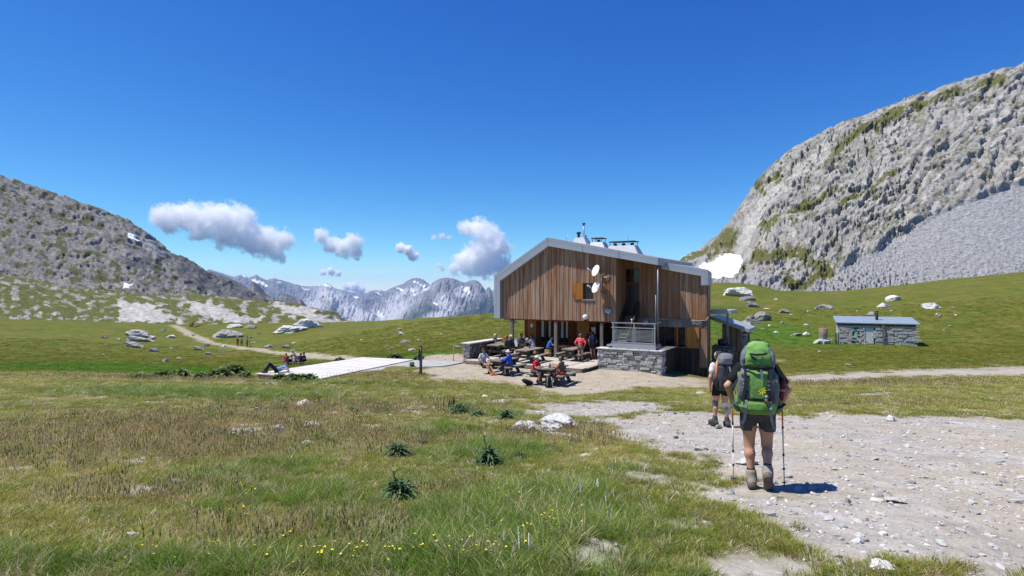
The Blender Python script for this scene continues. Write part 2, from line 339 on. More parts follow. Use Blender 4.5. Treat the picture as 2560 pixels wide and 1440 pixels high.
vattr(ground, 'far', np.concatenate([sstep(32, 44, gy), pad]))
# ---------------------------------------------------------------- hills and mountains
def rock_mat(name, light, dark, grass, k=1.0, bd=.6, sg=1.0):
    t = NT(name); p = t.pos(); s = 1 / k
    a = t.noise(p, .22 * s, 8, .7); b = t.noise(p, .035 * s, 5, .6); f = t.noise(p, 1.1 * s, 5, .7)
    r = t.ramp(a, (.30, dark), (.46, tuple(x * .55 + y * .45 for x, y in zip(light, dark))), (.60, light), (.8, tuple(min(1, x * 1.25) for x in light)))
    r = t.mix(t.ramp(b, (.4, 0.), (.7, .5)), r, tuple(x * .72 + y * .1 for x, y in zip(light, dark)))
    r = t.hsv(r, .5, 1, t.math('ADD', .62, t.math('MULTIPLY', t.attr('tn'), .76)))
    r = t.mix(t.math('MULTIPLY', t.attr('dk'), t.ramp(a, (.3, 1.), (.7, .5))), r, tuple(x * .5 for x in dark))
    g = t.mix(f, tuple(x * .6 for x in grass), tuple(x * 1.4 for x in grass))
    gf = t.ramp(t.math('ADD', t.attr('gr'), t.math('MULTIPLY', t.math('SUBTRACT', t.noise(p, .6 * s, 8, .75), .5), 1.7)), (.40, 0.), (.62, 1.))
    c = t.mix(gf, r, g)
    cell = t.n('ShaderNodeTexVoronoi'); t.l(t.map(p, (1, 1, 1.5)), cell.inputs['Vector']); cell.inputs['Scale'].default_value = .75 * s
    sx = t.n('ShaderNodeSeparateColor'); t.l(cell.outputs['Color'], sx.inputs[0])
    scr = t.mix(.5, t.ramp(sx.outputs[0], (0., (.15, .15, .155)), (.5, (.27, .27, .275)), (1., (.40, .40, .405))), t.ramp(f, (.3, (.14, .14, .145)), (.5, (.28, .28, .285)), (.72, (.42, .42, .42))))
    c = t.mix(t.attr('sc'), c, t.hsv(scr, .5, 1, sg))
    c = t.mix(t.ramp(t.math('ADD', t.attr('sn'), t.math('MULTIPLY', t.math('SUBTRACT', a, .5), .9)), (.46, 0.), (.56, 1.)), c, t.mix(b, (.78, .79, .81), (.86, .87, .89)))
    nm = t.bump(t.math('ADD', t.math('ADD', a, t.math('MULTIPLY', f, .35)), t.math('MULTIPLY', cell.outputs['Distance'], .3)), 1.0, bd * k * 1.6)
    return t.fin(c, .95, nm, .1)
def interp(pts, px): a = np.array(pts, float); return np.interp(px, a[:, 0], a[:, 1])
def inpoly(poly, px, py, wob): return sstep(-1, 1, -polysd(poly, px, py) / 6 + wob)
def layer(name, pxs, nv, ridge, d1, base, d0, disp, mask, mat, prof=1.0, label=None, cat=None):
    v = np.concatenate([np.linspace(0, 1, nv), np.linspace(1, 1.6, max(6, nv // 8))[1:]]); PX, Vv = np.meshgrid(pxs, v); PX = PX.ravel(); Vv = Vv.ravel()
    D0 = interp(d0, PX); D1 = interp(d1, PX); zr = EYE - (interp(ridge, PX) - 720) / FPX * D1; zb = EYE - (interp(base, PX) - 720) / FPX * D0
    d = D0 + (D1 - D0) * Vv; vv = np.minimum(Vv, 1); z = zb + (zr - zb) * vv ** prof - np.maximum(Vv - 1, 0) * np.abs(zr - zb) * .9
    x = (PX - 1280) / FPX * d; P = np.stack([x, d, z], 1); PY = 720 - (z - EYE) / d * FPX
    P = P + disp(P, PX, PY, vv)
    F = grid_faces(len(v), len(pxs)); o = mobj(name, P, F, mat); tag(o, label, kind='structure')
    nz = np.zeros(len(P) * 3, np.float32); o.data.vertices.foreach_get('normal', nz) if hasattr(o.data.vertices[0], 'normal') else None
    mk = mask(P, PX, PY, vv, nz.reshape(-1, 3)[:, 2])
    for k in ('gr', 'sn', 'sc', 'dk', 'tn'): vattr(o, k, mk.get(k, np.full(len(P), .5 if k == 'tn' else 0.)))
    return o, P
# mountain of pale slabs to the right
SN = [(1733,694),(1757,668),(1800,640),(1850,636),(1861,648),(1846,682),(1800,696),(1768,704)]
SCR = [(1985,746),(2060,706),(2120,668),(2240,598),(2420,500),(2700,420),(2800,760),(2240,760)]
BANDS = [([(1715,660),(1800,610),(1830,585)], 9), ([(1775,640),(1830,600),(1900,528),(1990,445),(2080,390),(2160,330),(2240,285),(2500,200)], 10), ([(1880,580),(1950,545),(2010,520),(2100,475)], 5), ([(1900,650),(1990,640),(2080,690)], 14), ([(1930,700),(2000,720),(2060,690)], 12), ([(2100,520),(2180,480),(2240,430)], 6), ([(1735,650),(1800,608)], 8), ([(1880,470),(1950,400)], 3)]
def saw(q, per, seed, PX, PY):   # stepped strata: long slab, sharp drop
    f = (q + fbm(P3(PX / 170, PY / 170, seed), 2) * per * 1.9 + fbm(P3(PX / 30, PY / 30, seed + 7), 4, .65) * per * .8) / per; f = f - np.floor(f); return f * sstep(1.0, .86, f)
def strataR(PX, PY):
    a = R(-43); wq = fbm(P3(PX / 150, PY / 150), 2) * 40; return PX * math.cos(a) + PY * math.sin(a), -PX * math.sin(a) + PY * math.cos(a) + wq
def dispR(P, PX, PY, vv):
    q1, q2 = strataR(PX, PY); d = P[:, 1]; m = fbm(P3(PX / 80, PY / 80, 8), 5, .6); am = fbm(P3(q1 / 60, q2 / 40, 6), 3)
    s1 = saw(q2, 44, 1, PX, PY) * np.clip(.6 + 1.4 * am, 0, 1.4); s2 = saw(q2 + 9, 17, 2, PX, PY) * np.clip(.6 - 1.6 * am, 0, 1.3); s3 = saw(q2 + .25 * q1, 8, 3, PX, PY) * np.clip(.5 + 1.5 * m, 0, 1.2)
    x1 = saw(q1 + .3 * q2, 38, 4, PX, PY) * np.clip(.4 + 1.5 * m, 0, 1.2); x2 = saw(q1 - .4 * q2, 15, 5, PX, PY) * np.clip(.4 - 1.6 * m, 0, 1.2); cr = ridged(P3(PX / 30, PY / 24, 4), 5, .62); sp = fbm(P3(PX / 9, PY / 7, 12), 3)
    scree = inpoly(SCR, PX, PY, m * 2.5); snow = inpoly(SN, PX, PY, m); right = np.clip(sstep(1880, 2120, PX) * sstep(330, 560, PY) + .25, 0, 1); low = sstep(600, 680, PY)
    amp = (1 - scree) * (1 - snow) * sstep(0, .06, vv) * (1 - .5 * sstep(.9, 1, vv)); k = d / 1480.
    fr = ridged(P3(q1 / 22, q2 / 11, 14), 4, .65); fv = ridged(P3((q1 + .5 * q2) / 9, q2 / 16, 18), 3, .6); rib = ridged(P3(q1 / 300, q2 / 75, 31), 3, .5); gul = ridged(P3((q2 + .6 * q1) / 48, (q1 - .3 * q2) / 170, 33), 3, .55); s0 = saw(q2, 88, 9, PX, PY); h = (s0 * 15 + rib * 13 + gul * 9 * right + s1 * 10 + s2 * 6 + s3 * 3.5 + x1 * 5 * right + x2 * 4 * right + m * 15 + cr * (1 + 5 * right + 2 * low) + fr * 2.6 + fv * 1.6 + sp * 1.6 - 18) * k * amp
    blk = np.maximum(0, perlin(P3(PX / 7, PY / 4.5, 21))) * (1 + 2.2 * sstep(640, 730, PY)) + .6 * np.maximum(0, perlin(P3(PX / 3.2, PY / 2.4, 25)))
    h = h + scree * (blk * 5.5 + ridged(P3((PX + PY) / 30, PY / 50, 1), 3) * 1.6) * k
    return np.stack([-.42 * h, -.72 * h, .62 * h], 1)
def maskR(P, PX, PY, vv, nz):
    q1, q2 = strataR(PX, PY); n = fbm(P3(PX / 40, PY / 40, 5), 4); n2 = fbm(P3(PX / 12, PY / 9, 6), 4); stn = fbm(P3(q1 / 170, q2 / 14, 16), 4); gr = np.zeros(len(P))
    for pts, wd in BANDS: gr = np.maximum(gr, .78 * sstep(2.6, .2, linesd(pts, PX, PY) / wd - n * 2.2 - n2 * 1.6))
    led = sstep(.06, .34, stn + .5 * n) * .8 * sstep(2300, 1900, PX + .6 * (PY - 500)); gr = np.maximum(gr, led); gr = np.maximum(gr, sstep(.05, .4, n + n2 * .6) * .72 * sstep(560, 660, PY) * sstep(2250, 2000, PX)); gr = np.maximum(gr, .7 * sstep(-.1, .3, n + .8 * n2) * sstep(1800, 1740, PX)); gr = np.maximum(gr, .47 * sstep(-.2, .25, n))
    slab = sstep(.9, .4, np.abs(q2 - np.median(q2[(np.abs(PX - 1930) < 30) & (np.abs(PY - 500) < 25)])) / 30) * sstep(1830, 1880, PX) * sstep(2120, 2040, PX); gr = gr * (1 - .8 * slab)
    sc = inpoly(SCR, PX, PY, n * 6 + n2 * 3); sc = np.maximum(sc, inpoly([(1700,668),(1760,650),(1790,646),(1740,690),(1720,712),(1860,712),(1950,735),(1960,700),(1900,690),(1850,690),(1800,705),(1690,720)], PX, PY, n * 3 + n2 * 2) * .85)
    sn = inpoly(SN, PX, PY, n * 1.6 + n2 * 1.1)
    return dict(gr=gr * (1 - sc), sc=sc * (1 - sn), sn=sn, dk=sstep(-.05, .35, n2 + .5 * n + .4 * stn) * (.35 + .65 * sstep(1850, 2080, PX)) * .9, tn=np.clip(.5 + 1.15 * stn + .4 * n + .3 * n2 + .35 * slab, 0, 1))
M_ROCKR = rock_mat('pale_slab_rock', (.40, .385, .355), (.17, .162, .148), (.11, .11, .034), 1.0)
layer('mountain', np.concatenate([np.linspace(1500, 1690, 30)[:-1], np.linspace(1690, 2270, 420), np.linspace(2270, 3300, 240)[1:]]), 300,
  [(1500,735),(1600,715),(1660,690),(1700,657),(1755,618),(1790,590),(1820,560),(1850,520),(1880,475),(1900,445),(1940,405),(1980,376),(2030,346),(2060,329),(2100,310),(2150,291),(2200,272),(2240,258),(2400,200),(2560,160),(2800,120),(3300,100)],
  [(1500,560),(1700,600),(2240,520),(3300,460)], [(1500,745),(1700,722),(1800,722),(1900,735),(2000,756),(2100,748),(2240,730),(2500,712),(3300,690)], [(1500,250),(1900,262),(2240,285),(3300,285)],
  dispR, maskR, M_ROCKR, 1.12, 'steep mountainside of pale grey rock slabs with green ledges and a snowfield')
# rocky hummocks to the left
ROCKP = [[(300,758),(360,762),(400,780),(445,806),(420,806),(300,806)], [(470,760),(520,758),(600,790),(660,795),(640,802),(580,803),(520,795),(490,775)], [(690,760),(760,768),(830,800),(850,812),(790,800),(720,785)], [(800,790),(860,812),(900,818),(820,812)]]
def dispH(P, PX, PY, vv):
    k = P[:, 1] / 1480; w_ = fbm(P3(PX / 90, PY / 40, 2), 3) * 14; n = ridged(P3((PX + 1.2 * PY) / 60, (PY * 1.0 - .38 * PX + w_) / 9, 7), 4, .6); m = fbm(P3(PX / 80, PY / 26, 9), 4)
    s1 = saw(PY - .38 * PX + w_, 16, 1, PX, PY) * 5; h = (n * 3.2 + s1 + m * 9 - 3) * k * sstep(0, .1, vv); return np.stack([.15 * h, -.4 * h, .85 * h], 1)
def maskH(P, PX, PY, vv, nz):
    n = fbm(P3(PX / 26, PY / 10, 5), 4); n2 = ridged(P3((PX + PY) / 50, (PY - .38 * PX) / 7, 6), 3); rk = np.zeros(len(P))
    for pl in ROCKP: rk = np.maximum(rk, inpoly(pl, PX, PY, n * 3.5 + n2 * .8))
    bare = sstep(.15, .5, n + n2 * .45) * .8
    return dict(gr=np.clip(.95 - .95 * rk - .75 * bare, 0, 1), dk=sstep(.3, .7, n2) * (1 - rk) * .7)
M_ROCKL = rock_mat('hummock_rock', (.50, .485, .455), (.17, .165, .15), (.10, .108, .03), .8, .6, 1.2)
layer('hill', np.linspace(-420, 930, 420), 130, [(-420,600),(-100,660),(100,705),(200,722),(320,732),(420,738),(480,735),(540,738),(600,746),(680,755),(740,758),(790,768),(830,788),(860,806),(930,832)],
  [(-420,400),(930,330)], [(-420,830),(320,828),(640,832),(860,832),(930,845)], [(-420,225),(930,232)], dispH, maskH, M_ROCKL, .8, 'low hummocks of grass and bare white rock below the dark mountainside')
# dark mountainside behind them
def dispM(P, PX, PY, vv):
    k = P[:, 1] / 1480; w_ = fbm(P3(PX / 110, PY / 70, 2), 3) * 22; n = ridged(P3((PX + .7 * PY) / 90, (PY - .62 * PX + w_) / 15, 3), 5, .58); m = fbm(P3(PX / 60, PY / 45, 9), 5, .58); b = ridged(P3(PX / 44, PY / 60, 1), 3)
    cl = sstep(400, 470, PX) * sstep(640, 660, PY)
    s1 = saw(PY - .62 * PX + w_, 40, 1, PX, PY) * 11 + saw(PY - .55 * PX, 15, 2, PX, PY) * 6; h = (n * 5 + s1 + m * 12 + b * 10 * cl - 9) * k * sstep(0, .1, vv) * (1 - .4 * sstep(.9, 1, vv)); return np.stack([.5 * h, -.6 * h, .6 * h], 1)
def maskM(P, PX, PY, vv, nz):
    n = fbm(P3(PX / 34, PY / 16, 5), 4); n2 = fbm(P3((PX + PY) / 60, (PY - .6 * PX) / 9, 6), 4)
    dk = np.maximum(inpoly([(430,628),(470,640),(530,680),(640,735),(700,770),(690,790),(600,765),(520,735),(455,715),(440,680)], PX, PY, n * 2), inpoly([(300,640),(370,650),(380,672),(320,672)], PX, PY, n * 2.5))  # shade of the right-facing cliffs painted in as darker rock colour
    dk = np.maximum(dk * 1.0, sstep(.0, .35, n2) * .8); gr = sstep(-.3, .3, n + .3 * n2) * .85 * (1 - .75 * dk)
    sn = np.maximum(inpoly([(318,585),(335,592),(352,604),(345,606),(322,596)], PX, PY, n), inpoly([(310,705),(334,708),(320,720),(308,722)], PX, PY, n))
    return dict(tn=np.clip(.42 + 1.3 * n2 + .4 * n, 0, 1), gr=gr * (1 - sn), dk=dk * (1 - sn), sn=sn, sc=inpoly([(350,590),(380,605),(410,640),(390,648),(355,612)], PX, PY, n * 1.5) * .8)
M_ROCKM = rock_mat('dark_mountain_rock', (.29, .28, .26), (.11, .11, .115), (.085, .085, .034), 1.6)
layer('mountain', np.linspace(-520, 780, 430), 210, [(-520,250),(-300,330),(-100,405),(100,470),(240,518),(320,550),(345,566),(380,592),(420,624),(460,645),(500,668),(530,688),(560,704),(600,716),(640,733),(690,755),(720,775),(780,812)],
  [(-520,800),(780,1100)], [(-520,800),(320,800),(780,850)], [(-520,430),(780,480)], dispM, maskM, M_ROCKM, 1.0, 'dark rocky mountainside falling to the valley, with small snow patches')
# second dark ridge
def dispG(f, a, seed):
    def g(P, PX, PY, vv):
        k = P[:, 1] / 1480; n = ridged(P3(PX / f, PY / (f * 1.4), seed), 5, .6); m = fbm(P3(PX / (f * 2.2), PY / (f * 2.2), seed + 3), 4); fl = ridged(P3((PX + .35 * PY) / (f * .35), PY / (f * 1.6), seed + 5), 4, .6)
        h = (n * a + m * a * 1.2 + fl * a * .8) * k * sstep(0, .1, vv) * (1 - .72 * sstep(.82, 1, vv)); return np.stack([.2 * h, -.8 * h, .5 * h], 1)
    return g
def mask0(P, PX, PY, vv, nz):
    n = fbm(P3(PX / 30, PY / 14, 5), 4); return dict(dk=sstep(-.3, .3, n) * .8, gr=sstep(.2, .5, n) * .5)
M_ROCK2 = rock_mat('dark_ridge_rock', (.20, .19, .19), (.10, .10, .11), (.06, .066, .03), 6)  # dark grey rock colour for the jagged second ridge
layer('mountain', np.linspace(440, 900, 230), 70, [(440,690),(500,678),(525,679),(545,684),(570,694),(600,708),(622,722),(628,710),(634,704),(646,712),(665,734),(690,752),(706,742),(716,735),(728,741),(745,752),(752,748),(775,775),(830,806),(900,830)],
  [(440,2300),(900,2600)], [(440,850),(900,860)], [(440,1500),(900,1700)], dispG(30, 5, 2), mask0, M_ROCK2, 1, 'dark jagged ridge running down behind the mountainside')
# far ranges
def maskF(P, PX, PY, vv, nz):
    n = fbm(P3(PX / 30, PY / 20, 5), 4); n2 = fbm(P3(PX / 9, PY / 9, 6), 3); sn = np.zeros(len(P))
    for cx, cy, a, b in ((815,716,14,5),(640,708,10,5),(660,716,12,4),(1040,712,10,4),(1032,735,8,6),(1055,722,14,3),(1165,735,16,7),(1000,728,10,4),(1090,770,9,3),(945,738,10,2),(890,748,8,2),(765,727,10,2),(612,693,7,2),(950,795,8,12),(1075,700,8,2),(700,712,9,3),(740,712,6,2)):
        sn = np.maximum(sn, sstep(1.3, .6, np.hypot((PX - cx + 12 * n2) / a, (PY - cy - .4 * (PX - cx) + 7 * n2) / b))) * 1.0
    st = ridged(P3((PX + .5 * PY) / 7, (PY) / 60, 3), 3); sc = np.zeros(len(P))
    for cx, cy, a, b, sl_ in ((975,790,60,26,-.5),(880,790,36,30,.6),(820,745,36,22,.2),(930,800,60,18,-.3),(1110,765,22,20,.5),(1000,745,40,8,-.5),(1160,740,24,12,0),(1045,730,36,10,-.3),(790,770,30,14,.2),(1090,800,50,12,-.4)):
        sc = np.maximum(sc, np.exp(-((PX - cx) / a) ** 2 - ((PY - cy - sl_ * (PX - cx)) / b) ** 2) * sstep(-.1, .5, st + n2))
    gr = sstep(725, 800, PY + 60 * n) * .75
    return dict(tn=np.clip(.5 + .9 * n2 + .5 * n, 0, 1), gr=gr * (1 - sc), sn=sn * .95, sc=np.clip(sc * 1.5, 0, 1), dk=sstep(0, .4, n2 + n) * .7)
M_FAR = rock_mat('far_range_rock', (.26, .245, .235), (.085, .088, .095), (.04, .055, .032), 26, .9, 1.75)
layer('far_mountains', np.concatenate([np.linspace(200, 460, 40)[:-1], np.linspace(460, 1250, 460), np.linspace(1250, 2300, 120)[1:]]), 110, [(200,700),(480,694),(505,686),(524,675),(536,679),(548,684),(562,687),(585,695),(602,690),(615,692),(622,697),(641,688),(652,696),(668,703),(688,697),(700,702),(722,708),(760,718),(800,717),(818,711),(838,722),(880,733),(900,736),(935,729),(965,728),(990,718),(1005,713),(1020,702),(1032,698),(1050,698),(1062,704),(1075,714),(1100,722),(1300,735),(1500,722),(1700,715),(2300,730)],
  [(200,13500),(2300,13500)], [(200,870),(2300,870)], [(200,10000),(2300,10000)], dispG(22, 15, 4), maskF, M_FAR, 1, 'distant blue range of peaks with snow patches across the valley')
layer('far_mountains', np.concatenate([np.linspace(700, 1260, 360), np.linspace(1260, 2300, 120)[1:]]), 120, [(700,830),(760,778),(790,742),(803,732),(816,727),(832,730),(850,742),(880,757),(905,768),(930,782),(955,800),(965,796),(985,772),(1005,752),(1025,742),(1045,732),(1068,722),(1084,708),(1098,701),(1115,697),(1135,699),(1150,706),(1160,710),(1172,704),(1188,701),(1198,708),(1206,719),(1213,729),(1217,722),(1222,720),(1227,729),(1240,727),(1260,735),(1400,722),(1700,705),(1900,720),(2300,760)],
  [(700,10500),(2300,10500)], [(700,880),(2300,880)], [(700,7200),(2300,7200)], dispG(26, 18, 9), maskF, M_FAR, 1, 'distant grey massif with pale scree gullies across the valley')
# ================================================================ haze: the air inside one closed box
t = bpy.data.materials.new('air'); t.use_nodes = True; nt = t.node_tree; nt.nodes.clear()
vo = nt.nodes.new('ShaderNodeVolumePrincipled'); vo.inputs['Color'].default_value = (.46, .66, 1, 1); vo.inputs['Density'].default_value = HAZE; vo.inputs['Anisotropy'].default_value = .0
oo = nt.nodes.new('ShaderNodeOutputMaterial'); nt.links.new(vo.outputs[0], oo.inputs['Volume'])
try: t.volume_intersection_method
except Exception: pass
b = MB().box(-15500, 15500, -300, 16400, -3600, 330); hz = b.build('haze', t); tag(hz, 'thin blue mountain air', kind='stuff')
# ================================================================ the hut and its terrace
def wood_mat(name, cols, grey=.35, rough=.85, flat=None):
    t = NT(name); p = t.pos(); rn = t.rnd(); off = t.n('ShaderNodeCombineXYZ'); t.l(t.math('MULTIPLY', rn, 37.), off.inputs[0]); t.l(t.math('MULTIPLY', rn, 11.), off.inputs[2])
    v = t.n('ShaderNodeVectorMath', operation='ADD'); t.l(p, v.inputs[0]); t.l(off.outputs[0], v.inputs[1]); v = v.outputs[0]
    g1, g2 = ((14, 14, .55), (5, 5, .35)) if flat is None else ((.55, 14, 14), (.35, 5, 5))
    if flat is not None: v = t.map(v, rot=(0, 0, flat))   # lying boards: turn the grain along them
    gr = t.noise(t.map(v, g1), 1, 6, .62); st = t.noise(t.map(v, g2), 1, 4, .6)
    base = t.ramp(rn, (0., cols[0]), (.35, cols[1]), (.7, cols[2]), (1., cols[3] if len(cols) > 3 else cols[1]))
    c = t.mix(t.ramp(gr, (.35, .75), (.6, 0.)), base, t.mix(.65, base, (.035, .02, .012)))
    c = t.mix(t.math('MULTIPLY', t.ramp(st, (.46, 0.), (.66, 1.)), grey * 2, True), c, (.40, .335, .27))
    return t.fin(c, rough, t.bump(gr, .35, .008), .2)
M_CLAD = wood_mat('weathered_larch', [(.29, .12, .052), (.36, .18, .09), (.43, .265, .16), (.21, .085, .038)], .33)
M_CLADR = wood_mat('reddish_larch', [(.24, .085, .034), (.30, .125, .055), (.33, .165, .08), (.19, .068, .028)], .12)  # redder, darker and less greyed than the front larch
M_PORCH = wood_mat('porch_boards', [(.20, .052, .018), (.24, .066, .022), (.17, .042, .015), (.21, .06, .02)], .0)
M_DARKB = wood_mat('tarred_boards', [(.03, .028, .027), (.045, .038, .033), (.055, .042, .032), (.025, .023, .023)], .06)
M_GREYW = wood_mat('grey_timber', [(.22, .185, .15), (.27, .23, .19), (.18, .145, .115), (.24, .2, .16)], .3)
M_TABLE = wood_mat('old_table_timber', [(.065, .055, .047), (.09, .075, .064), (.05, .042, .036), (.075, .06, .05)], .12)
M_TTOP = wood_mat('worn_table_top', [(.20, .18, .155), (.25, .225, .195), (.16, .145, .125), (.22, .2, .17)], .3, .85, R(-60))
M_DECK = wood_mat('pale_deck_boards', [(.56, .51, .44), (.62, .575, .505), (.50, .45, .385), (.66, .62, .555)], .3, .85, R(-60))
M_WHITEB = wood_mat('sun_bleached_boards', [(.74, .72, .69), (.79, .775, .75), (.66, .63, .59), (.80, .78, .75)], .25, .85, R(22.8))
M_ORANGE = wood_mat('oiled_orange_wood', [(.52, .20, .035), (.56, .23, .045), (.48, .17, .03)], .0, .5)
M_PINE = wood_mat('yellow_pine', [(.62, .38, .13), (.66, .42, .16), (.56, .33, .11)], .0, .6)
M_METAL = simple('grey_roof_metal', (.37, .39, .425), .45, .05, 1.2, .5, .15)
M_METALD = simple('dark_roof_metal', (.15, .16, .18), .45, .12, 3, .5, .35)
M_SHEET = simple('pale_flue_sheet', (.56, .56, .55), .4, .1, 4, .5, .15)
M_BLACKM = simple('black_flue_metal', (.025, .025, .027), .5, .3, 9)
M_GALV = simple('galvanised_steel', (.46, .475, .49), .38, .15, 14, .5, .6)
M_DARK = simple('opening_shade', (.02, .015, .012), .9, .3, 3)  # near-black colour standing in for the shade inside openings
M_WHITE = simple('white_enamel', (.8, .8, .79), .35, .05, 6, .5)
M_PAPER = simple('paper', (.6, .6, .58), .9, .1, 12)
M_CAP = simple('pale_cap_stone', (.55, .53, .50), .9, .2, 5, .2, 0, .3)
M_CABLE = simple('grey_cable', (.3, .28, .26), .6, .2, 9)
t = NT('window_glass'); M_GLASS = t.fin(t.ramp(t.noise(t.obj(), 2.5, 3), (.4, (.010, .010, .010)), (.65, (.03, .028, .025))), .12, None, .35)
def stone_mat(name, a, b, c_):
    t = NT(name); p = t.pos(); rn = t.rnd(); base = t.ramp(rn, (0., a), (.3, b), (.65, c_), (1., tuple(x * .8 for x in b)))
    n = t.noise(p, 7, 6, .68); c = t.mix(t.ramp(n, (.35, .7), (.62, 0.)), base, tuple(x * .4 for x in b)); c = t.mix(t.ramp(t.noise(p, 3, 5, .6), (.56, 0.), (.7, .6)), c, (.5, .48, .44))
    return t.fin(c, .92, t.bump(n, .7, .03), .15)
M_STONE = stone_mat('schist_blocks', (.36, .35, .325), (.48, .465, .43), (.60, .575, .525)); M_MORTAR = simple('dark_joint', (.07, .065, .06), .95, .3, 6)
M_STONED = stone_mat('shaded_schist', (.10, .10, .10), (.14, .135, .13), (.18, .17, .16))  # darkened copy of the schist, with the shade put into its colour
hut = empty('mountain_hut', (A0[0], A0[1], 0), YAW, 'two-storey timber-clad mountain hut with asymmetric grey metal roof', 'hut')
def zlow(s): return 5.07 + s * .611 if s < 3.55 else 7.24 - (s - 3.55) * .19
def planks(parent, a, b, z0, z1, n, mat, wd=.17, openings=(), axis=0, proud=-1, name='plank', seed=1):
    r = random.Random(seed); s = a; k = 0
    while s < b - .02:
        w_ = min(wd * r.uniform(.75, 1.3), b - s); w_ = b - s if b - s - w_ < .05 else w_
        segs = [(z0(s) if callable(z0) else z0, None)]; mid = s + w_ / 2
        cuts = sorted((o[2], o[3]) for o in openings if o[0] < mid < o[1])
        f = (lambda q: z1(q)) if callable(z1) else (lambda q: z1)
        lo = z0(mid) if callable(z0) else z0; parts = []
        for c0, c1 in cuts: parts.append((lo, c0, c0)); lo = c1
        parts.append((lo, f(s + .004), f(s + w_ - .004)))
        off = (r.uniform(0, .008) + (.016 if k % 2 else 0)) * -proud
        for p0, pa, pb in parts:
            if max(pa, pb) - p0 < .03: continue
            x0, x1, y0, y1 = s + .004, s + w_ - .004, n - off * -proud * 1, n + .03
            if proud < 0: y0, y1 = n - .02 - off, n + .012
            else: y0, y1 = n - .012, n + .02 - off
            j = r.uniform(-.012, .012) if lo == p0 else 0
            V = [(x0, y0, p0 + j), (x1, y0, p0 + j), (x1, y1, p0 + j), (x0, y1, p0 + j), (x0, y0, pa), (x1, y0, pb), (x1, y1, pb), (x0, y1, pa)]
            if axis: V = [(v[1], v[0], v[2]) for v in V]
            F = [(0, 3, 2, 1), (4, 5, 6, 7), (0, 1, 5, 4), (1, 2, 6, 5), (2, 3, 7, 6), (3, 0, 4, 7)]
            if axis: F = [q[::-1] for q in F]
            mobj(name, V, F, mat, parent, False)
        s += w_; k += 1
# -- front wall of the upper storey, with one window
WIN = (5.80, 6.52, 3.90, 4.90)
m = MB(); pr = [(0, 2.62), (WIN[0], 2.62), (WIN[0], zlow(WIN[0]) + .1), (3.55, 7.3), (0, 5.1)]
m.prism(pr, .015, .16); m.prism([(WIN[1], 2.62), (7.93, 2.62), (7.93, zlow(7.93) + .1), (WIN[1], zlow(WIN[1]) + .1)], .015, .16)
m.box(WIN[0], WIN[1], .015, .16, 2.62, WIN[2]); m.box(WIN[0], WIN[1], .015, .16, WIN[3], 6.6)
wall_f = m.build('upper_wall', M_CLAD, hut); planks(wall_f, .01, 7.93, 2.58, lambda s: zlow(s) + .04, 0, M_CLAD, .135, [WIN], seed=3)
win = MB().box(WIN[0], WIN[1], .10, .115, WIN[2], WIN[3]).build('window', M_GLASS, hut)
f = MB(); 
for x0, x1, z0, z1 in ((WIN[0], WIN[0] + .06, WIN[2], WIN[3]), (WIN[1] - .06, WIN[1], WIN[2], WIN[3]), (WIN[0] + .06, WIN[1] - .06, WIN[2], WIN[2] + .06), (WIN[0] + .06, WIN[1] - .06, WIN[3] - .06, WIN[3])): f.box(x0, x1, .03, .10, z0, z1)
f.build('frame', M_PORCH, win); MB().box(WIN[0] - .04, WIN[1] + .05, -.09, .02, WIN[2] - .05, WIN[2] - .005).build('sill', M_GALV, win)
sh = MB(); [sh.box(5.14 + i * .218, 5.14 + i * .218 + .212, -.085, -.05, 3.90, 4.90) for i in range(3)]; so_ = sh.build('shutter', M_ORANGE, hut); so_['label'] = 'orange-yellow shutter folded open against the upper wall'
h_ = MB(); h_.tube([(5.22, -.1, 4.0), (5.24, -.12, 4.15), (5.2, -.1, 4.3)], .012); h_.build('handle', M_BLACKM, so_)
# -- roof
def roof(pts_out, pts_in, n0, n1, name='roof'):
    m = MB(); m.prism(pts_out + pts_in[::-1], n0, n1); return m.build(name, M_METAL, hut)
PO = [(-.45, 2.6), (-.45, 5.42), (3.5, 7.79), (10.56, 6.33)]; PI_ = [(0, 2.6), (0, 5.07), (3.55, 7.24), (10.56, 5.90)]
def shell(PO, PI_, n0, n1, name):
    m = MB()
    for i in range(len(PO) - 1): m.prism([PO[i], PO[i + 1], PI_[i + 1], PI_[i]], n0, n1)
    return m.build(name, M_METAL, hut)
roof1 = shell(PO, PI_, -.3, 8, 'roof'); QO = [(10.3, 6.14), (12.98, 5.65), (12.98, 4.76)]; QI = [(10.3, 5.73), (12.6, 5.29), (12.6, 4.76)]
roof2 = shell(QO, QI, 1.2, 8, 'roof')
def fascia(PO, PI_, n, roofo, f0, f1, ln):
    for i in range(len(PO) - 1):
        a, b, c, d = (np.array(q) for q in (PO[i], PO[i + 1], PI_[i + 1], PI_[i])); L = np.linalg.norm(b - a); k = max(1, round(L / ln))
        for j in range(k):
            u0, u1 = j / k + .003, (j + 1) / k - .003
            def q(u, v_): o = a + (b - a) * u; p_ = d + (c - d) * u; return tuple(o + (p_ - o) * v_)
            MB().prism([q(u0, f0), q(u1, f0), q(u1, f1), q(u0, f1)], n - .022, n - .003).build('fascia_panel', M_METAL, roofo)
for PO_, PI2, n, ro in ((PO, PI_, -.3, roof1), (QO, QI, 1.2, roof2)): fascia(PO_, PI2, n, ro, .0, .36, 2.4); fascia(PO_, PI2, n, ro, .385, 1.0, 2.4)
m = MB(); m.tube([(10.5, -.2, 5.92), (10.5, -.2, 1.2)], .055, 10); m.build('downpipe', M_METALD, hut, True)
MB().tube([(10.38, -.22, 4.2), (10.38, -.22, 1.2)], .03, 8).build('downpipe', M_METALD, hut, True)
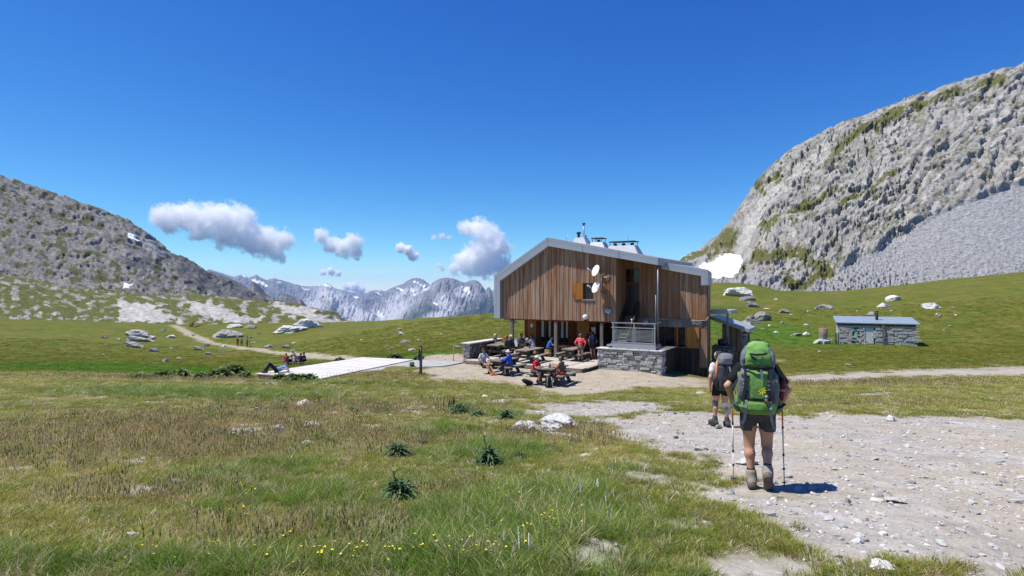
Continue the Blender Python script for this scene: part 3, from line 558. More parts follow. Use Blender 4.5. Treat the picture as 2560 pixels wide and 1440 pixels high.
# -- recessed wall to the right: door, transom, lower window
RW = 1.5; DOOR = (8.02, 8.82, 2.95, 4.82); TR = (8.06, 8.84, 4.98, 5.74); LW = (9.9, 11.7, 1.15, 2.28)
zr = lambda s: (zlow(s) + .1 if s < 10.35 else 5.73 - (s - 10.3) * .19 + .03)
m = MB(); m.box(7.95, 12.9, RW + .02, RW + .15, -.8, 1.13); m.box(7.95, LW[0], RW + .02, RW + .15, 1.13, 2.9); m.box(LW[1], 12.9, RW + .02, RW + .15, 1.13, 2.9); m.box(LW[0], LW[1], RW + .02, RW + .15, LW[3], 2.9)
m.box(DOOR[1], 12.9, RW + .02, RW + .15, 2.9, 4.9); m.prism([(TR[1], 4.9), (12.9, 4.9), (12.9, 5.27), (10.35, 5.75), (TR[1], zlow(TR[1]) + .08)], RW + .02, RW + .15); m.box(7.95, TR[1], RW + .02, RW + .15, 5.78, 6.4); m.box(7.95, TR[1], RW + .02, RW + .15, DOOR[3], TR[2])
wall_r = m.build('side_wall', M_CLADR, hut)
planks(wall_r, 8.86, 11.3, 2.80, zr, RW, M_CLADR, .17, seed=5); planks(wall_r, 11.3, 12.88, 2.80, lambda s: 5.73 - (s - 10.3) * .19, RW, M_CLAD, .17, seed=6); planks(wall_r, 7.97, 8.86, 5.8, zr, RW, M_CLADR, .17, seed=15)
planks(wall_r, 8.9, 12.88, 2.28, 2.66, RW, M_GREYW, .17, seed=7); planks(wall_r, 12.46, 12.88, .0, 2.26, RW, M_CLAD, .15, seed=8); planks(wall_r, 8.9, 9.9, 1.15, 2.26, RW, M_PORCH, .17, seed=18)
planks(wall_r, 8.9, 12.44, -.7, 1.08, RW, M_DARKB, .19, seed=9); planks(wall_r, 12.46, 12.88, -.7, -.02, RW, M_DARKB, .15, seed=10)  # near-black boards: tar and the shade at the wall foot in one colour
MB().box(8.9, 12.9, RW - .06, RW + .02, 2.68, 2.78).build('trim_board', M_GREYW, hut); MB().box(9.85, 12.45, RW - .07, RW + .02, 1.09, 1.13).build('sill', M_GREYW, hut)
cb = MB(); cb.tube([(11.2, RW - .09, 2.70), (11.8, RW - .1, 2.66), (12.4, RW - .1, 2.68), (12.85, RW - .09, 2.74), (12.96, RW - .02, 2.95)], .025, 7); cb.tube([(11.6, RW - .09, 2.62), (12.1, RW - .1, 2.52), (12.6, RW - .1, 2.6)], .015, 6); cb.build('cable', M_CABLE, hut, True)
d = MB(); [d.box(DOOR[0] + i * .2, DOOR[0] + i * .2 + .194, RW + .06, RW + .1, DOOR[2], DOOR[3]) for i in range(4)]; d = d.build('door', M_DARKB, hut); MB().tube([(8.72, RW + .05, 3.9), (8.72, RW, 3.9), (8.62, RW, 3.9)], .014).build('handle', M_GALV, d)
f = MB(); f.box(7.96, 8.02, RW - .02, RW + .1, 2.95, 5.8); f.box(8.84, 8.9, RW - .02, RW + .1, 2.95, 5.8); f.box(8.02, 8.84, RW - .02, RW + .1, 4.82, 4.97); f.box(8.02, 8.84, RW - .02, RW + .1, 5.74, 5.8); f.build('door_frame', M_PORCH, hut)
wn = MB().box(8.02, 8.84, RW + .05, RW + .06, 4.97, 5.74).build('window', M_GLASS, hut); MB().box(8.30, 8.34, RW + .03, RW + .05, 4.97, 5.74).build('mullion', M_PORCH, wn)
wn = MB().box(LW[0], 10.98, RW + .1, RW + .11, LW[2], LW[3]).build('window', M_GLASS, hut); MB().box(10.4, 10.45, RW + .06, RW + .1, LW[2], LW[3]).build('mullion', M_PORCH, wn)
wn = MB().box(11.12, LW[1], RW + .1, RW + .11, LW[2], LW[3]).build('window', M_GLASS, hut)
f = MB(); f.box(11.12, 11.2, RW, RW + .1, LW[2], LW[3]); f.box(11.62, 11.7, RW, RW + .1, LW[2], LW[3]); f.build('frame', M_ORANGE, wn); MB().box(10.98, 11.12, RW - .03, RW + .1, LW[2], LW[3]).build('window_post', M_PORCH, hut)
sh = MB(); [sh.box(11.74 + i * .235, 11.74 + i * .235 + .229, RW - .09, RW - .055, 1.10, 2.30) for i in range(3)]; o = sh.build('shutter', M_ORANGE, hut); o['label'] = 'orange shutter beside the lower window'
MB().tube([(12.38, RW - .1, 1.45), (12.4, RW - .12, 1.55), (12.38, RW - .1, 1.65)], .014).build('handle', M_BLACKM, o)
def skew(o):   # the end of the hut is not square to its front
    for v in o.data.vertices:
        if v.co.x > 11.5 and v.co.y > 4: v.co.x -= 1.15 * (v.co.y - RW) / 6.5
    o.data.update()
skew(roof2)
# -- step of the upper storey (faces the stairs), floor and hidden walls
ws = MB().box(7.80, 7.93, .17, 1.5, 2.62, 6.35).build('return_wall', M_CLADR, hut); planks(ws, 0, 1.48, 2.58, 6.42, 7.95, M_CLADR, .17, axis=1, proud=1, seed=11)
MB().box(.02, 7.93, .17, 7.8, 2.50, 2.61).build('soffit', M_PORCH, hut)
m = MB(); m.box(.02, .16, .2, 7.8, 2.62, 5.0); m.box(12.75, 12.9, RW + .16, 7.8, -.8, 5.2); m.box(.1, 12.74, 7.6, 7.8, -.5, 5.2); skew(m.build('rear_wall', M_CLAD, hut))
# -- ground floor behind the porch
PW = 3.0; m = MB(); m.box(.02, 7.9, PW + .03, PW + .2, -.2, 2.49); m.box(7.93, 8.06, RW + .16, PW, -.2, 2.6); m.box(.02, .2, PW + .2, 7.6, -.2, 2.49); wall_g = m.build('porch_wall', M_PORCH, hut)
planks(wall_g, .03, 7.9, .2, 2.48, PW + .01, M_PORCH, .2, [(1.25, 2.2, .9, 2.4), (2.75, 3.5, .9, 2.4), (5.5, 6.6, .2, 2.4)], seed=12)
def porch_window(a, b):
    w_ = MB().box(a, b, PW + .022, PW + .028, .9, 2.4).build('window', M_GLASS, hut); f = MB(); f.box(a, a + .07, PW - .03, PW + .02, .9, 2.4); f.box(b - .07, b, PW - .03, PW + .02, .9, 2.4); f.box((a + b) / 2 - .03, (a + b) / 2 + .03, PW - .02, PW + .02, .9, 2.4); f.build('frame', M_PORCH, w_)
    c_ = MB(); c_.box(a + .12, a + .3, PW + .012, PW + .018, 1.2, 2.35); c_.box(b - .26, b - .12, PW + .012, PW + .018, 1.2, 2.35); c_.build('curtain', M_PAPER, w_)
porch_window(1.25, 2.2); porch_window(2.75, 3.5)
d = MB().box(.32, .98, PW - .07, PW - .03, .22, 2.44).build('door', M_ORANGE, hut); MB().box(.55, .72, PW - .078, PW - .071, 1.85, 2.1).build('door_sign', M_GALV, d); MB().tube([(.9, PW - .07, 1.25), (.9, PW - .12, 1.25), (.8, PW - .12, 1.25)], .014).build('handle', M_GALV, d)
MB().box(4.1, 5.0, PW - .06, PW - .03, .95, 2.44).build('shutter', M_ORANGE, hut)
d = MB().box(5.5, 6.6, PW + .015, PW + .02, .2, 2.4).build('doorway', M_DARK, hut); MB().box(5.42, 5.5, PW - .04, PW + .02, .2, 2.46).build('door_frame', M_PORCH, hut)  # doorway is a flat dark sheet painted as the unlit room behind
MB().box(5.12, 5.42, PW - .06, PW - .03, 1.3, 2.0).build('notice_board', M_GALV, hut)
for z_ in (2.05, 1.5):
    MB().box(6.7, 6.95, PW - .05, PW - .03, z_, z_ + .36).build('notice', M_PAPER, hut); MB().box(7.1, 7.2, PW - .05, PW - .03, z_, z_ + .36).build('notice', M_PAPER, hut)
for s in (.68, 3.89, 6.97): MB().box(s - .1, s + .1, .03, .23, .18, 2.498).build('post', M_GREYW, hut, False, .015)
# -- chimneys on the roof
def chimney(s0, s1, zb0, zt, spread, n0, n1):
    V = [(s0 - spread, n0 - .15, zb0), (s1 + spread * 1.3, n0 - .15, zb0), (s1 + spread * 1.3, n1 + .15, zb0), (s0 - spread, n1 + .15, zb0), (s0, n0 + .1, zt), (s1, n0 + .1, zt), (s1, n1 - .1, zt), (s0, n1 - .1, zt)]
    return MB().add(V, [(0, 3, 2, 1), (4, 5, 6, 7), (0, 1, 5, 4), (1, 2, 6, 5), (2, 3, 7, 6), (3, 0, 4, 7)]).build('chimney', M_SHEET, hut)
c1 = chimney(4.49, 5.11, 7.1, 7.87, .3, 1.6, 2.5); m = MB(); m.tube([(4.98, 2, 7.87), (4.98, 2, 8.72)], .055, 10); m.build('flue_pipe', M_SHEET, c1, True)
MB().lathe([(.02, 8.72), (.11, 8.74), (.11, 8.8), (.05, 8.84)], 12, Matrix.Translation((4.98, 2, 0))).build('flue_cap', M_BLACKM, c1, True)
MB().lathe([(.08, 7.87), (.09, 8.05), (.07, 8.08), (.14, 8.16), (.15, 8.24), (.08, 8.26)], 12, Matrix.Translation((4.62, 2, 0))).build('flue_pot', M_BLACKM, c1, True); MB().tube([(5.08, 2.1, 7.87), (5.08, 2.1, 8.05)], .05, 8).build('flue_stub', M_METALD, c1, True)
def capped(c, s0, s1, zt, n0, n1, pots):
    m = MB(); [m.box(x - .015, x + .015, y - .015, y + .015, zt, zt + .23) for x in (s0 + .06, s1 - .04) for y in (n0 + .15, n1 - .15)]; m.build('cap_leg', M_BLACKM, c); MB().box(s0, s1 + .04, n0 + .05, n1 - .05, zt + .23, zt + .28).build('cap_plate', M_BLACKM, c)
    for x in pots: MB().lathe([(.12, zt), (.13, zt + .1), (.07, zt + .17)], 10, Matrix.Translation((x, (n0 + n1) / 2, 0))).build('flue_pot', M_BLACKM, c, True)
c2 = chimney(5.62, 6.36, 6.9, 7.53, .28, 1.6, 2.5); capped(c2, 5.62, 6.36, 7.53, 1.6, 2.5, (6.0,)); c3 = chimney(6.82, 8.46, 6.5, 7.25, .3, 1.6, 2.6); capped(c3, 6.82, 8.46, 7.25, 1.6, 2.6, (7.1, 7.65, 8.2))
m = MB(); m.tube([(3.95, 1.5, 7.5), (3.98, 1.5, 8.02), (4.1, 1.5, 7.98)], .012, 6); m.build('aerial', M_GALV, hut); MB().tube([(7.9, 2.2, 7.5), (7.9, 2.2, 7.85)], .012, 6).build('aerial', M_METALD, hut)
# -- outside stair, landing and railing (up to the upper door)
stair = empty('outside_stair', (A0[0], A0[1], 0), YAW, 'outside timber stair climbing to the upper door of the hut', 'stair')
for i in range(8): MB().box(8.05, 8.82, 1.1 - i * .24, 1.1 - i * .24 + .26, 2.76 - i * .185, 2.80 - i * .185).build('step', M_GREYW, stair)
for x0, x1 in ((7.98, 8.04), (8.83, 8.89)):
    V = [(x0, 1.45, 2.9), (x0, -.75, 1.25), (x0, -.75, 1.75), (x0, 1.45, 3.75)]; V += [(x1, y, z) for _, y, z in V]
    MB().add(V, [(0, 1, 2, 3), (7, 6, 5, 4), (0, 4, 5, 1), (1, 5, 6, 2), (2, 6, 7, 3), (3, 7, 4, 0)]).build('side_panel', M_DARKB, stair)
MB().box(8.0, 10.85, -1.8, -.72, 1.30, 1.38).build('landing', M_GALV, stair)
rail = empty('metal_railing', (A0[0], A0[1], 0), YAW, 'galvanised steel railing with wire mesh panels on the stair landing', 'railing')
RS0, RS1, RN, RZ = 8.42, 10.80, -1.86, 1.38
for s in (RS0, 9.64, RS1): MB().box(s - .03, s + .03, RN - .03, RN + .03, 1.05, 2.62).build('post', M_GALV, rail)
for z_, h2 in ((2.62, .05), (2.36, .045), (1.52, .06)): MB().box(RS0 - .1, RS1 + .06, RN - .045, RN + .035, z_, z_ + h2).build('rail', M_GALV, rail)
MB().box(RS0 - .04, RS1 + .06, RN - .04, RN - .005, 1.14, 1.46).build('kick_plate', M_METAL, rail)
for a, b in ((RS0 + .08, 9.56), (9.72, RS1 - .08)):
    m = MB(); [m.box(a, b, RN - .012, RN + .0, z_, z_ + .022) for z_ in np.arange(1.66, 2.3, .066)]; m.box(a, a + .03, RN - .02, RN + .01, 1.6, 2.34); m.box(b - .03, b, RN - .02, RN + .01, 1.6, 2.34); m.build('mesh_panel', M_GALV, rail)
MB().tube([(9.5, RN, 2.67), (9.5, RN - .02, 2.85), (9.56, RN + .3, 2.86)], .035, 8).build('newel', M_GALV, rail, True); MB().box(RS1 - .02, RS1 + .02, RN, -.7, 2.62, 2.67).build('rail', M_GALV, rail); MB().box(RS1 - .02, RS1 + .02, RN, -.7, 1.14, 1.46).build('kick_plate', M_METALD, rail)
# -- dry-stone walls
STONE_ME = []
for i in range(10):
    r = random.Random(50 + i); V = []
    for z_ in (0, 1):
        for x_, y_ in ((-.5, -.5), (.5, -.5), (.5, .5), (-.5, .5)): V.append((x_ + r.uniform(-.07, .07), y_ + r.uniform(-.04, .04), z_ + r.uniform(-.12, .12) - .5))
    me = mesh_np('stone', V, [(0, 3, 2, 1), (4, 5, 6, 7), (0, 1, 5, 4), (1, 2, 6, 5), (2, 3, 7, 6), (3, 0, 4, 7)], [M_STONE], False)
    b = bmesh.new(); b.from_mesh(me); bmesh.ops.bevel(b, geom=list(b.edges), offset=.07, segments=1, affect='EDGES', clamp_overlap=True); b.to_mesh(me); b.free(); STONE_ME.append(me)
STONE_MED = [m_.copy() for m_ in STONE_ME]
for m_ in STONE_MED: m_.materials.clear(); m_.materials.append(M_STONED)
def stones(parent, x0, x1, z0, z1, yf, depth, axis=0, sgn=-1, seed=1, h=.125, L=(.22, .62), mes=None, name='stone'):
    r = random.Random(seed); z = z0
    while z < z1 - .03:
        hh = min(h * r.uniform(.7, 1.4), z1 - z); x = x0 - r.uniform(0, .2)
        while x < x1:
            ln = r.uniform(*L); a, b = max(x, x0), min(x + ln, x1); x += ln
            if b - a < .06: continue
            o = bpy.data.objects.new(name, r.choice(mes or STONE_ME)); link(o, parent); d_ = depth * r.uniform(.8, 1.15)
            c_ = ((a + b) / 2, yf - sgn * d_ / 2 + r.uniform(-.045, .045), z + hh / 2); s_ = ((b - a) * .97, d_, hh * r.uniform(.82, .98))
            o.location = (c_[1], c_[0], c_[2]) if axis else c_; o.scale = (s_[1], s_[0], s_[2]) if axis else s_
            if axis: o.rotation_euler = (0, 0, 0)
        z += hh
HL = lambda o: (setattr(o, 'location', (A0[0], A0[1], 0)), setattr(o, 'rotation_euler', (0, 0, YAW)), o)[2]
sw = HL(MB().box(7.56, 11.15, -1.80, -1.3, -.4, 1.12).build('stone_wall', M_MORTAR)); tag(sw, 'low grey dry-stone wall below the metal railing', 'stone wall'); MB().box(10.75, 11.13, -1.29, 1.4, -.8, 1.11).build('core', M_DARKB, sw); planks(sw, -1.15, 1.42, -.8, 1.1, 11.14, M_DARKB, .2, axis=1, proud=1, seed=41)
stones(sw, 7.5, 11.2, -.15, 1.12, -1.95, .3, seed=4, h=.12, L=(.16, .62)); stones(sw, -1.95, -1.2, -.5, 1.12, 11.22, .25, axis=1, sgn=1, seed=6)
r = random.Random(2); x = 7.44
while x < 11.2:
    ln = r.uniform(.4, .8); MB().box(x, min(x + ln, 11.26) - .015, -2.0, -1.3 + r.uniform(-.05, .05), 1.13, 1.19 + r.uniform(0, .02)).build('cap_stone', M_CAP, sw, False, .015); x += ln
MB().box(10.72, 11.26, -1.28, 1.4, 1.13, 1.18).build('cap_stone', M_STONED, sw)
sw = HL(MB().box(-.92, -.55, -3.1, .8, -.3, 1.1).build('stone_wall', M_MORTAR)); tag(sw, 'low stone wall with pale coping at the open end of the terrace', 'stone wall')
stones(sw, -.98, -.48, -.1, 1.1, -3.2, .3, seed=9, h=.13, L=(.2, .5)); stones(sw, -3.15, .8, -.1, 1.1, -.46, .25, axis=1, sgn=1, seed=10, mes=STONE_MED)  # inner face uses the darkened stones, its shade painted into them
y = -3.3
while y < .8: ln = random.uniform(.5, .9); MB().box(-1.05, -.4, y, min(y + ln, .85) - .012, 1.11, 1.18).build('cap_stone', M_CAP, sw, False, .012); y += ln
hr = HL(MB().tube([(-1.6, -3.3, -.1), (-1.6, -3.3, .98), (-1.0, -3.25, .92)], .03, 8).build('handrail', M_GALV, None, True)); tag(hr, 'thin galvanised handrail beside the end of the terrace wall', 'handrail')
fn = empty('rail_fence', (A0[0], A0[1], 0), YAW, 'pale two-rail fence behind the terrace tables', 'fence')
for z_ in (.72, 1.08): MB().box(-.7, .9, 4.6, 4.68, z_, z_ + .12).build('rail', M_WHITEB, fn)
for s in (-.6, .8): MB().box(s - .05, s + .05, 4.7, 4.8, -.1, 1.25).build('post', M_GREYW, fn)
V = []; 
for i in range(9):
    a = i / 8 * math.pi; V.append((-.2 + 1.0 * i / 8, .75 + .38 * math.sin(a) ** .6 if 0 < i < 8 else .72))
tp = MB().prism([(-.2, -.05)] + V + [(.8, -.05)], 1.6, 2.6); tp = HL(tp.build('covered_stack', M_WHITE)); tag(tp, 'stack under a white sheet against the side of the porch', 'covered stack')
# -- deck in front of the porch, in boards
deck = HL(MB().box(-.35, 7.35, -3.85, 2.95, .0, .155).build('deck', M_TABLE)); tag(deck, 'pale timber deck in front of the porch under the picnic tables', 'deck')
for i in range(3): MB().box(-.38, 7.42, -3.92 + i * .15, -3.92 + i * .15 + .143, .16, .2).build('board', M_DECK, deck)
s = -.38; k = 0
while s < 7.4: MB().box(s, s + .145, -3.46, 2.95, .158, .197).build('board', M_DECK, deck); s += .152
MB().box(-.38, 7.42, -3.95, -3.925, .02, .2).build('edge_board', M_GREYW, deck); MB().box(7.425, 7.45, -3.92, 0, .02, .2).build('edge_board', M_TABLE, deck)
# -- things fixed to the front wall
def dish(loc, label):
    e = empty('satellite_dish', (0, 0, 0), 0, label, 'satellite dish'); HL(e); ax = Vector((-.54, -.77, .35)).normalized(); c = Vector(loc); Mx = ax.to_track_quat('Z', 'Y').to_matrix().to_4x4(); Mx.translation = c
    pr = [(.0, .0)] + [(.36 * i / 6, .075 * (i / 6) ** 2) for i in range(1, 7)]; pr += [(.36 * i / 6, .075 * (i / 6) ** 2 - .012) for i in range(6, 0, -1)] + [(.001, -.012)]
    o = MB().lathe(pr, 28, Mx).build('reflector', M_WHITE, e, True); tip = c + ax * .55 + Vector((0, 0, -.12))
    MB().tube([c + Vector((.03, 0, -.3)), c + ax * .25 + Vector((0, 0, -.26)), tip], .014, 6).build('arm', M_WHITE, e, True); MB().bar(tip + ax * .1 + Vector((0, 0, .03)), tip - ax * .1, .09, .07).build('receiver', M_WHITE, e)
    MB().tube([c - ax * .02, c - ax * .16, c - ax * .16 + Vector((0, 0, -.3)), (c.x + .32, -.02, c.z - .25)], .022, 7).build('bracket', M_GALV, e, True); MB().box(c.x + .1, c.x + .32, -.12, -.02, c.z - .42, c.z - .22).build('mount', M_METALD, e); return e
dish((6.86, -.5, 5.62), 'upper white satellite dish on the plank wall, right of the shutter'); dish((6.86, -.5, 4.62), 'lower white satellite dish level with the upper window')
bk = HL(MB().tube([(6.95, -.06, 5.3), (7.3, -.12, 5.24), (7.62, -.04, 5.34)], .02, 6).tube([(7.55, -.05, 5.3), (7.4, -.04, 5.05)], .015, 6).tube([(7.0, -.07, 5.35), (7.02, -.07, 4.3)], .03, 8).build('mast_bracket', M_GALV, None, True)); tag(bk, 'grey mast and stay behind the satellite dishes', 'bracket')
def globe(s, n, z, rad, label, squash=1):
    e = HL(empty('wall_lamp', (0, 0, 0), 0, label, 'lamp')); pr = [(max(.002, rad * math.sin(a)), z - rad * math.cos(a)) for a in np.linspace(0, math.pi, 11)]
    MB().lathe(pr, 18, Matrix.Translation((s, n, 0))).build('globe', M_WHITE, e, True); MB().lathe([(.07, z - rad - .08), (.06, z - rad + .02)], 10, Matrix.Translation((s, n, 0))).build('base', M_BLACKM, e); MB().box(s - .04, s + .04, n, n + .16, z - rad - .08, z - rad - .03).build('arm', M_BLACKM, e)
globe(6.02, -.22, 2.83, .16, 'round white globe lamp at the foot of the plank wall')
e = HL(empty('flood_light', (0, 0, 0), 0, 'small white floodlight low on the plank wall near the stair', 'floodlight')); Mf = Matrix.Translation((7.45, -.15, 3.22)) @ Matrix.Rotation(R(-25), 4, 'X') @ Matrix.Rotation(R(15), 4, 'Y')
MB().box(-.15, .15, -.05, .05, -.11, .11, Mf).build('housing', M_WHITE, e, False, .01); MB().box(7.42, 7.48, -.1, -.02, 3.1, 3.3).build('bracket', M_METALD, e); MB().box(-.12, .12, -.056, -.052, -.08, .08, Mf).build('lens', M_GALV, e)
e = HL(empty('wall_disc', (0, 0, 0), 0, 'pale round disc on the wall behind the landing railing', 'disc')); MB().lathe([(.17, 0), (.17, .04), (.12, .05)], 20, Matrix.Translation((9.25, RW - .02, 2.5)) @ Matrix.Rotation(R(90), 4, 'X')).build('plate', M_GALV, e, True)
MB().lathe([(.05, .05), (.04, .07)], 10, Matrix.Translation((9.25, RW - .02, 2.5)) @ Matrix.Rotation(R(90), 4, 'X')).build('boss', M_METAL, e, True)
# -- canopy, lean-to and dark wall at the right-hand end
cn = HL(empty('side_canopy', (0, 0, 0), 0, 'flat grey canopy on one post at the shaded end of the hut', 'canopy')); MB().box(12.5, 13.88, 3.3, 5.5, 3.03, 3.27).build('roof_slab', M_METAL, cn); MB().box(13.6, 13.72, 3.35, 3.47, 1.2, 3.03).build('post', M_METALD, cn)
lt = HL(empty('lean_to', (0, 0, 0), 0, 'small plank lean-to with sloping metal-edged roof beyond the hut', 'lean-to')); wl = MB().prism([(12.95, -.5), (14.1, -.5), (14.1, 1.95), (12.95, 2.35)], 5.6, 5.75).build('wall', M_CLAD, lt); planks(wl, 12.95, 14.1, .6, lambda s: 2.32 - (s - 12.95) * .34, 5.58, M_CLAD, .16, seed=21)
MB().prism([(12.3, 2.60), (14.6, 1.84), (14.6, 2.06), (12.3, 2.82)], 5.2, 8).build('roof', M_METAL, lt); stl = MB().box(14.12, 14.4, 5.7, 7, -.5, 1.8).build('stone_end', M_MORTAR, lt); stones(stl, 14.1, 14.42, -.3, 1.8, 5.65, .2, seed=31, L=(.15, .3))
dw = HL(MB().box(12.95, 14.0, 2.5, 3.4, -.9, 1.12).build('stone_wall', M_MORTAR)); tag(dw, 'dark shaded stone wall under the side canopy', 'stone wall'); stones(dw, 12.93, 14.05, -.8, 1.12, 2.42, .22, seed=33, mes=STONE_MED, L=(.2, .5)); stones(dw, 2.4, 3.45, -.8, 1.12, 14.08, .2, axis=1, sgn=1, seed=34, mes=STONE_MED); MB().box(12.93, 14.12, 2.36, 3.45, 1.13, 1.2).build('cap_stone', M_STONED, dw)  # darkened stones carry the hut's shade in their colour here
pt = HL(MB().lathe([(.2, 1.2), (.26, 1.3), (.26, 1.5), (.22, 1.56), (.05, 1.6)], 14, Matrix.Translation((13.45, 2.9, 0))).build('black_pot', M_BLACKM, None, True)); tag(pt, 'round black covered barbecue pot on the dark stone wall', 'pot')
# -- sun-bleached platform beside the terrace and the concrete path to it
PL = [np.array(q) for q in ((-13.55, 31.2), (-9.75, 38.5), (-6.2, 37.3), (-9.5, 29.5))]
plat = MB(); plat.add([(q[0], q[1], z_) for z_ in (-.6, .04) for q in (PL[0] + .1, PL[1] + (.05, -.1), PL[2] + (-.1, 0), PL[3] + (0, .1))], [(0, 1, 2, 3), (7, 6, 5, 4), (0, 4, 5, 1), (1, 5, 6, 2), (2, 6, 7, 3), (3, 7, 4, 0)]); plat = plat.build('platform', M_GREYW); tag(plat, 'broad sun-bleached timber platform on the meadow edge', 'platform')
nb_ = 38
for i in range(nb_):
    f0, f1 = i / nb_ + .001, (i + 1) / nb_ - .001
    a, b, c, d = PL[0] + (PL[1] - PL[0]) * f0, PL[0] + (PL[1] - PL[0]) * f1, PL[3] + (PL[2] - PL[3]) * f1, PL[3] + (PL[2] - PL[3]) * f0
    V = [(q[0], q[1], z_) for z_ in (.05, .1) for q in (a, b, c, d)]; mobj('board', V, [(0, 1, 2, 3), (7, 6, 5, 4), (0, 4, 5, 1), (1, 5, 6, 2), (2, 6, 7, 3), (3, 7, 4, 0)], M_WHITEB, plat, False)
M_CONC = simple('concrete', (.36, .355, .345), .9, .2, 2.5, .2, 0, .3)
cp = [pix(960, 931, 4.56 * FPX / 211)[:2], pix(885, 929, 4.56 * FPX / 209)[:2], pix(925, 916, 4.56 * FPX / 196)[:2], pix(1005, 903, 4.56 * FPX / 183)[:2], pix(1060, 899, 4.56 * FPX / 179)[:2], pix(1160, 905, 4.56 * FPX / 185)[:2], pix(1110, 915, 4.56 * FPX / 195)[:2], pix(1040, 918, 4.56 * FPX / 198)[:2]]
V = [(x_, y_, .045) for x_, y_ in cp] + [(x_, y_, -.3) for x_, y_ in cp]; n_ = len(cp); o = mobj('path', V, [tuple(range(n_))] + [((i + 1) % n_, i, n_ + i, n_ + (i + 1) % n_) for i in range(n_)], M_CONC, None, False); tag(o, 'concrete path from the terrace to the platform', kind='structure')
x_, y_ = G(1052, 937); mp = MB().lathe([(.085, -.2), (.08, .6), (.083, 1.2), (.078, 1.46)], 10).build('marker_post', M_GREYW, None, True); mp.location = (x_, y_, gz(x_, y_)); tag(mp, 'single weathered wooden post on the dirt beside the concrete path', 'post')
MB().lathe([(.085, 1.46), (.082, 1.5), (.03, 1.52)], 10).build('post_cap', M_DARKB, mp); MB().box(-.1, -.07, -.09, .09, .75, 1.4).build('back_batten', M_DARKB, mp)
# ================================================================ people: one continuous skin per body, grown from a skeleton
def snet(Fv, org, h, grp=None):
    s = Fv < 0; n = np.array(Fv.shape) - 1; cnt = np.zeros(n, np.int8); acc = np.zeros((*n, 3), np.float32); num = np.zeros(n, np.float32)
    def cs(i, j, k): return (slice(i, i + n[0]), slice(j, j + n[1]), slice(k, k + n[2]))
    for i in (0, 1):
        for j in (0, 1):
            for k in (0, 1): cnt += s[cs(i, j, k)]
    act = (cnt > 0) & (cnt < 8)
    ia = np.argwhere(act); idx = np.full(n, -1, np.int64); idx[act] = np.arange(len(ia)); P = np.zeros((len(ia), 3)); N = np.zeros(len(ia))
    for a in range(3):
        for b in (0, 1):
            for c in (0, 1):
                o0 = [0, 0, 0]; o0[(a + 1) % 3] = b; o0[(a + 2) % 3] = c; o1 = list(o0); o1[a] = 1
                f0 = Fv[tuple((ia + o0).T)]; f1 = Fv[tuple((ia + o1).T)]; m = (f0 < 0) != (f1 < 0); t_ = np.where(m, f0 / np.where(m, f0 - f1, 1), 0)
                q = np.tile(np.array(o0, float), (len(ia), 1)); q[:, a] = t_; P += q * m[:, None]; N += m
    V = (ia + P / N[:, None]) * h + org; Q = []
    for a in range(3):
        b, c = (a + 1) % 3, (a + 2) % 3; sl0 = [slice(None)] * 3; sl1 = [slice(None)] * 3; sl0[a] = slice(0, -1); sl1[a] = slice(1, None)
        A_, B_ = s[tuple(sl0)], s[tuple(sl1)]; e = np.argwhere(A_ != B_); e = e[(e[:, b] > 0) & (e[:, c] > 0) & (e[:, b] < n[b]) & (e[:, c] < n[c])]
        ub = np.zeros(3, int); ub[b] = 1; uc = np.zeros(3, int); uc[c] = 1
        q = np.stack([idx[tuple((e - ub - uc).T)], idx[tuple((e - uc).T)], idx[tuple(e.T)], idx[tuple((e - ub).T)]], 1); fl = ~A_[tuple(e.T)]; q[fl] = q[fl][:, ::-1]; Q.append(q)
    Q = np.concatenate(Q); Q = Q[(Q >= 0).all(1)]; g = None
    if grp is not None: g = grp[tuple(np.round((V[Q].mean(1) - org) / h).astype(int).T)]
    return V, Q, g
def grow(prims, h, clip=None, pad=.05, far=.2):
    pa = np.array([np.minimum(p[0], p[1]) - max(p[2], p[3]) for p in prims]); pb = np.array([np.maximum(p[0], p[1]) + max(p[2], p[3]) for p in prims])
    org = pa.min(0) - pad; dim = np.ceil((pb.max(0) + pad - org) / h).astype(int) + 1; Fv = np.full(dim, far, np.float32); best = np.full(dim, far * 45, np.float32); grp = np.zeros(dim, np.int8); ax = [org[i] + np.arange(dim[i]) * h for i in range(3)]
    for (a, b, ra, rb, g, k), lo, hi in zip(prims, pa, pb):
        i0 = np.maximum(0, ((lo - k - 3 * h - org) / h).astype(int)); i1 = np.minimum(dim, ((hi + k + 3 * h - org) / h).astype(int) + 2); sl = tuple(slice(x, y) for x, y in zip(i0, i1))
        X, Y, Z = np.meshgrid(*[ax[i][sl[i]] for i in range(3)], indexing='ij'); a = np.asarray(a, float); b = np.asarray(b, float); e = b - a; L2 = max(e @ e, 1e-9)
        t_ = np.clip(((X - a[0]) * e[0] + (Y - a[1]) * e[1] + (Z - a[2]) * e[2]) / L2, 0, 1); d = np.sqrt((X - a[0] - t_ * e[0]) ** 2 + (Y - a[1] - t_ * e[1]) ** 2 + (Z - a[2] - t_ * e[2]) ** 2) - (ra + (rb - ra) * t_)
        f = Fv[sl]; hh = np.clip(.5 + .5 * (f - d) / k, 0, 1); Fv[sl] = f + (d - f) * hh - k * hh * (1 - hh); bt = best[sl]; m = d < bt; bt[m] = d[m]; grp[sl][m] = g
    if clip is not None:
        X, Y, Z = np.meshgrid(*ax, indexing='ij'); Fv = np.maximum(Fv, clip(X, Y, Z).astype(np.float32))
    return snet(Fv, org, h, grp)
V3 = lambda *a: np.array(a, float)
SKIN, SHIRT, PANTS, SHOE, HAIR, SOCK = range(6)
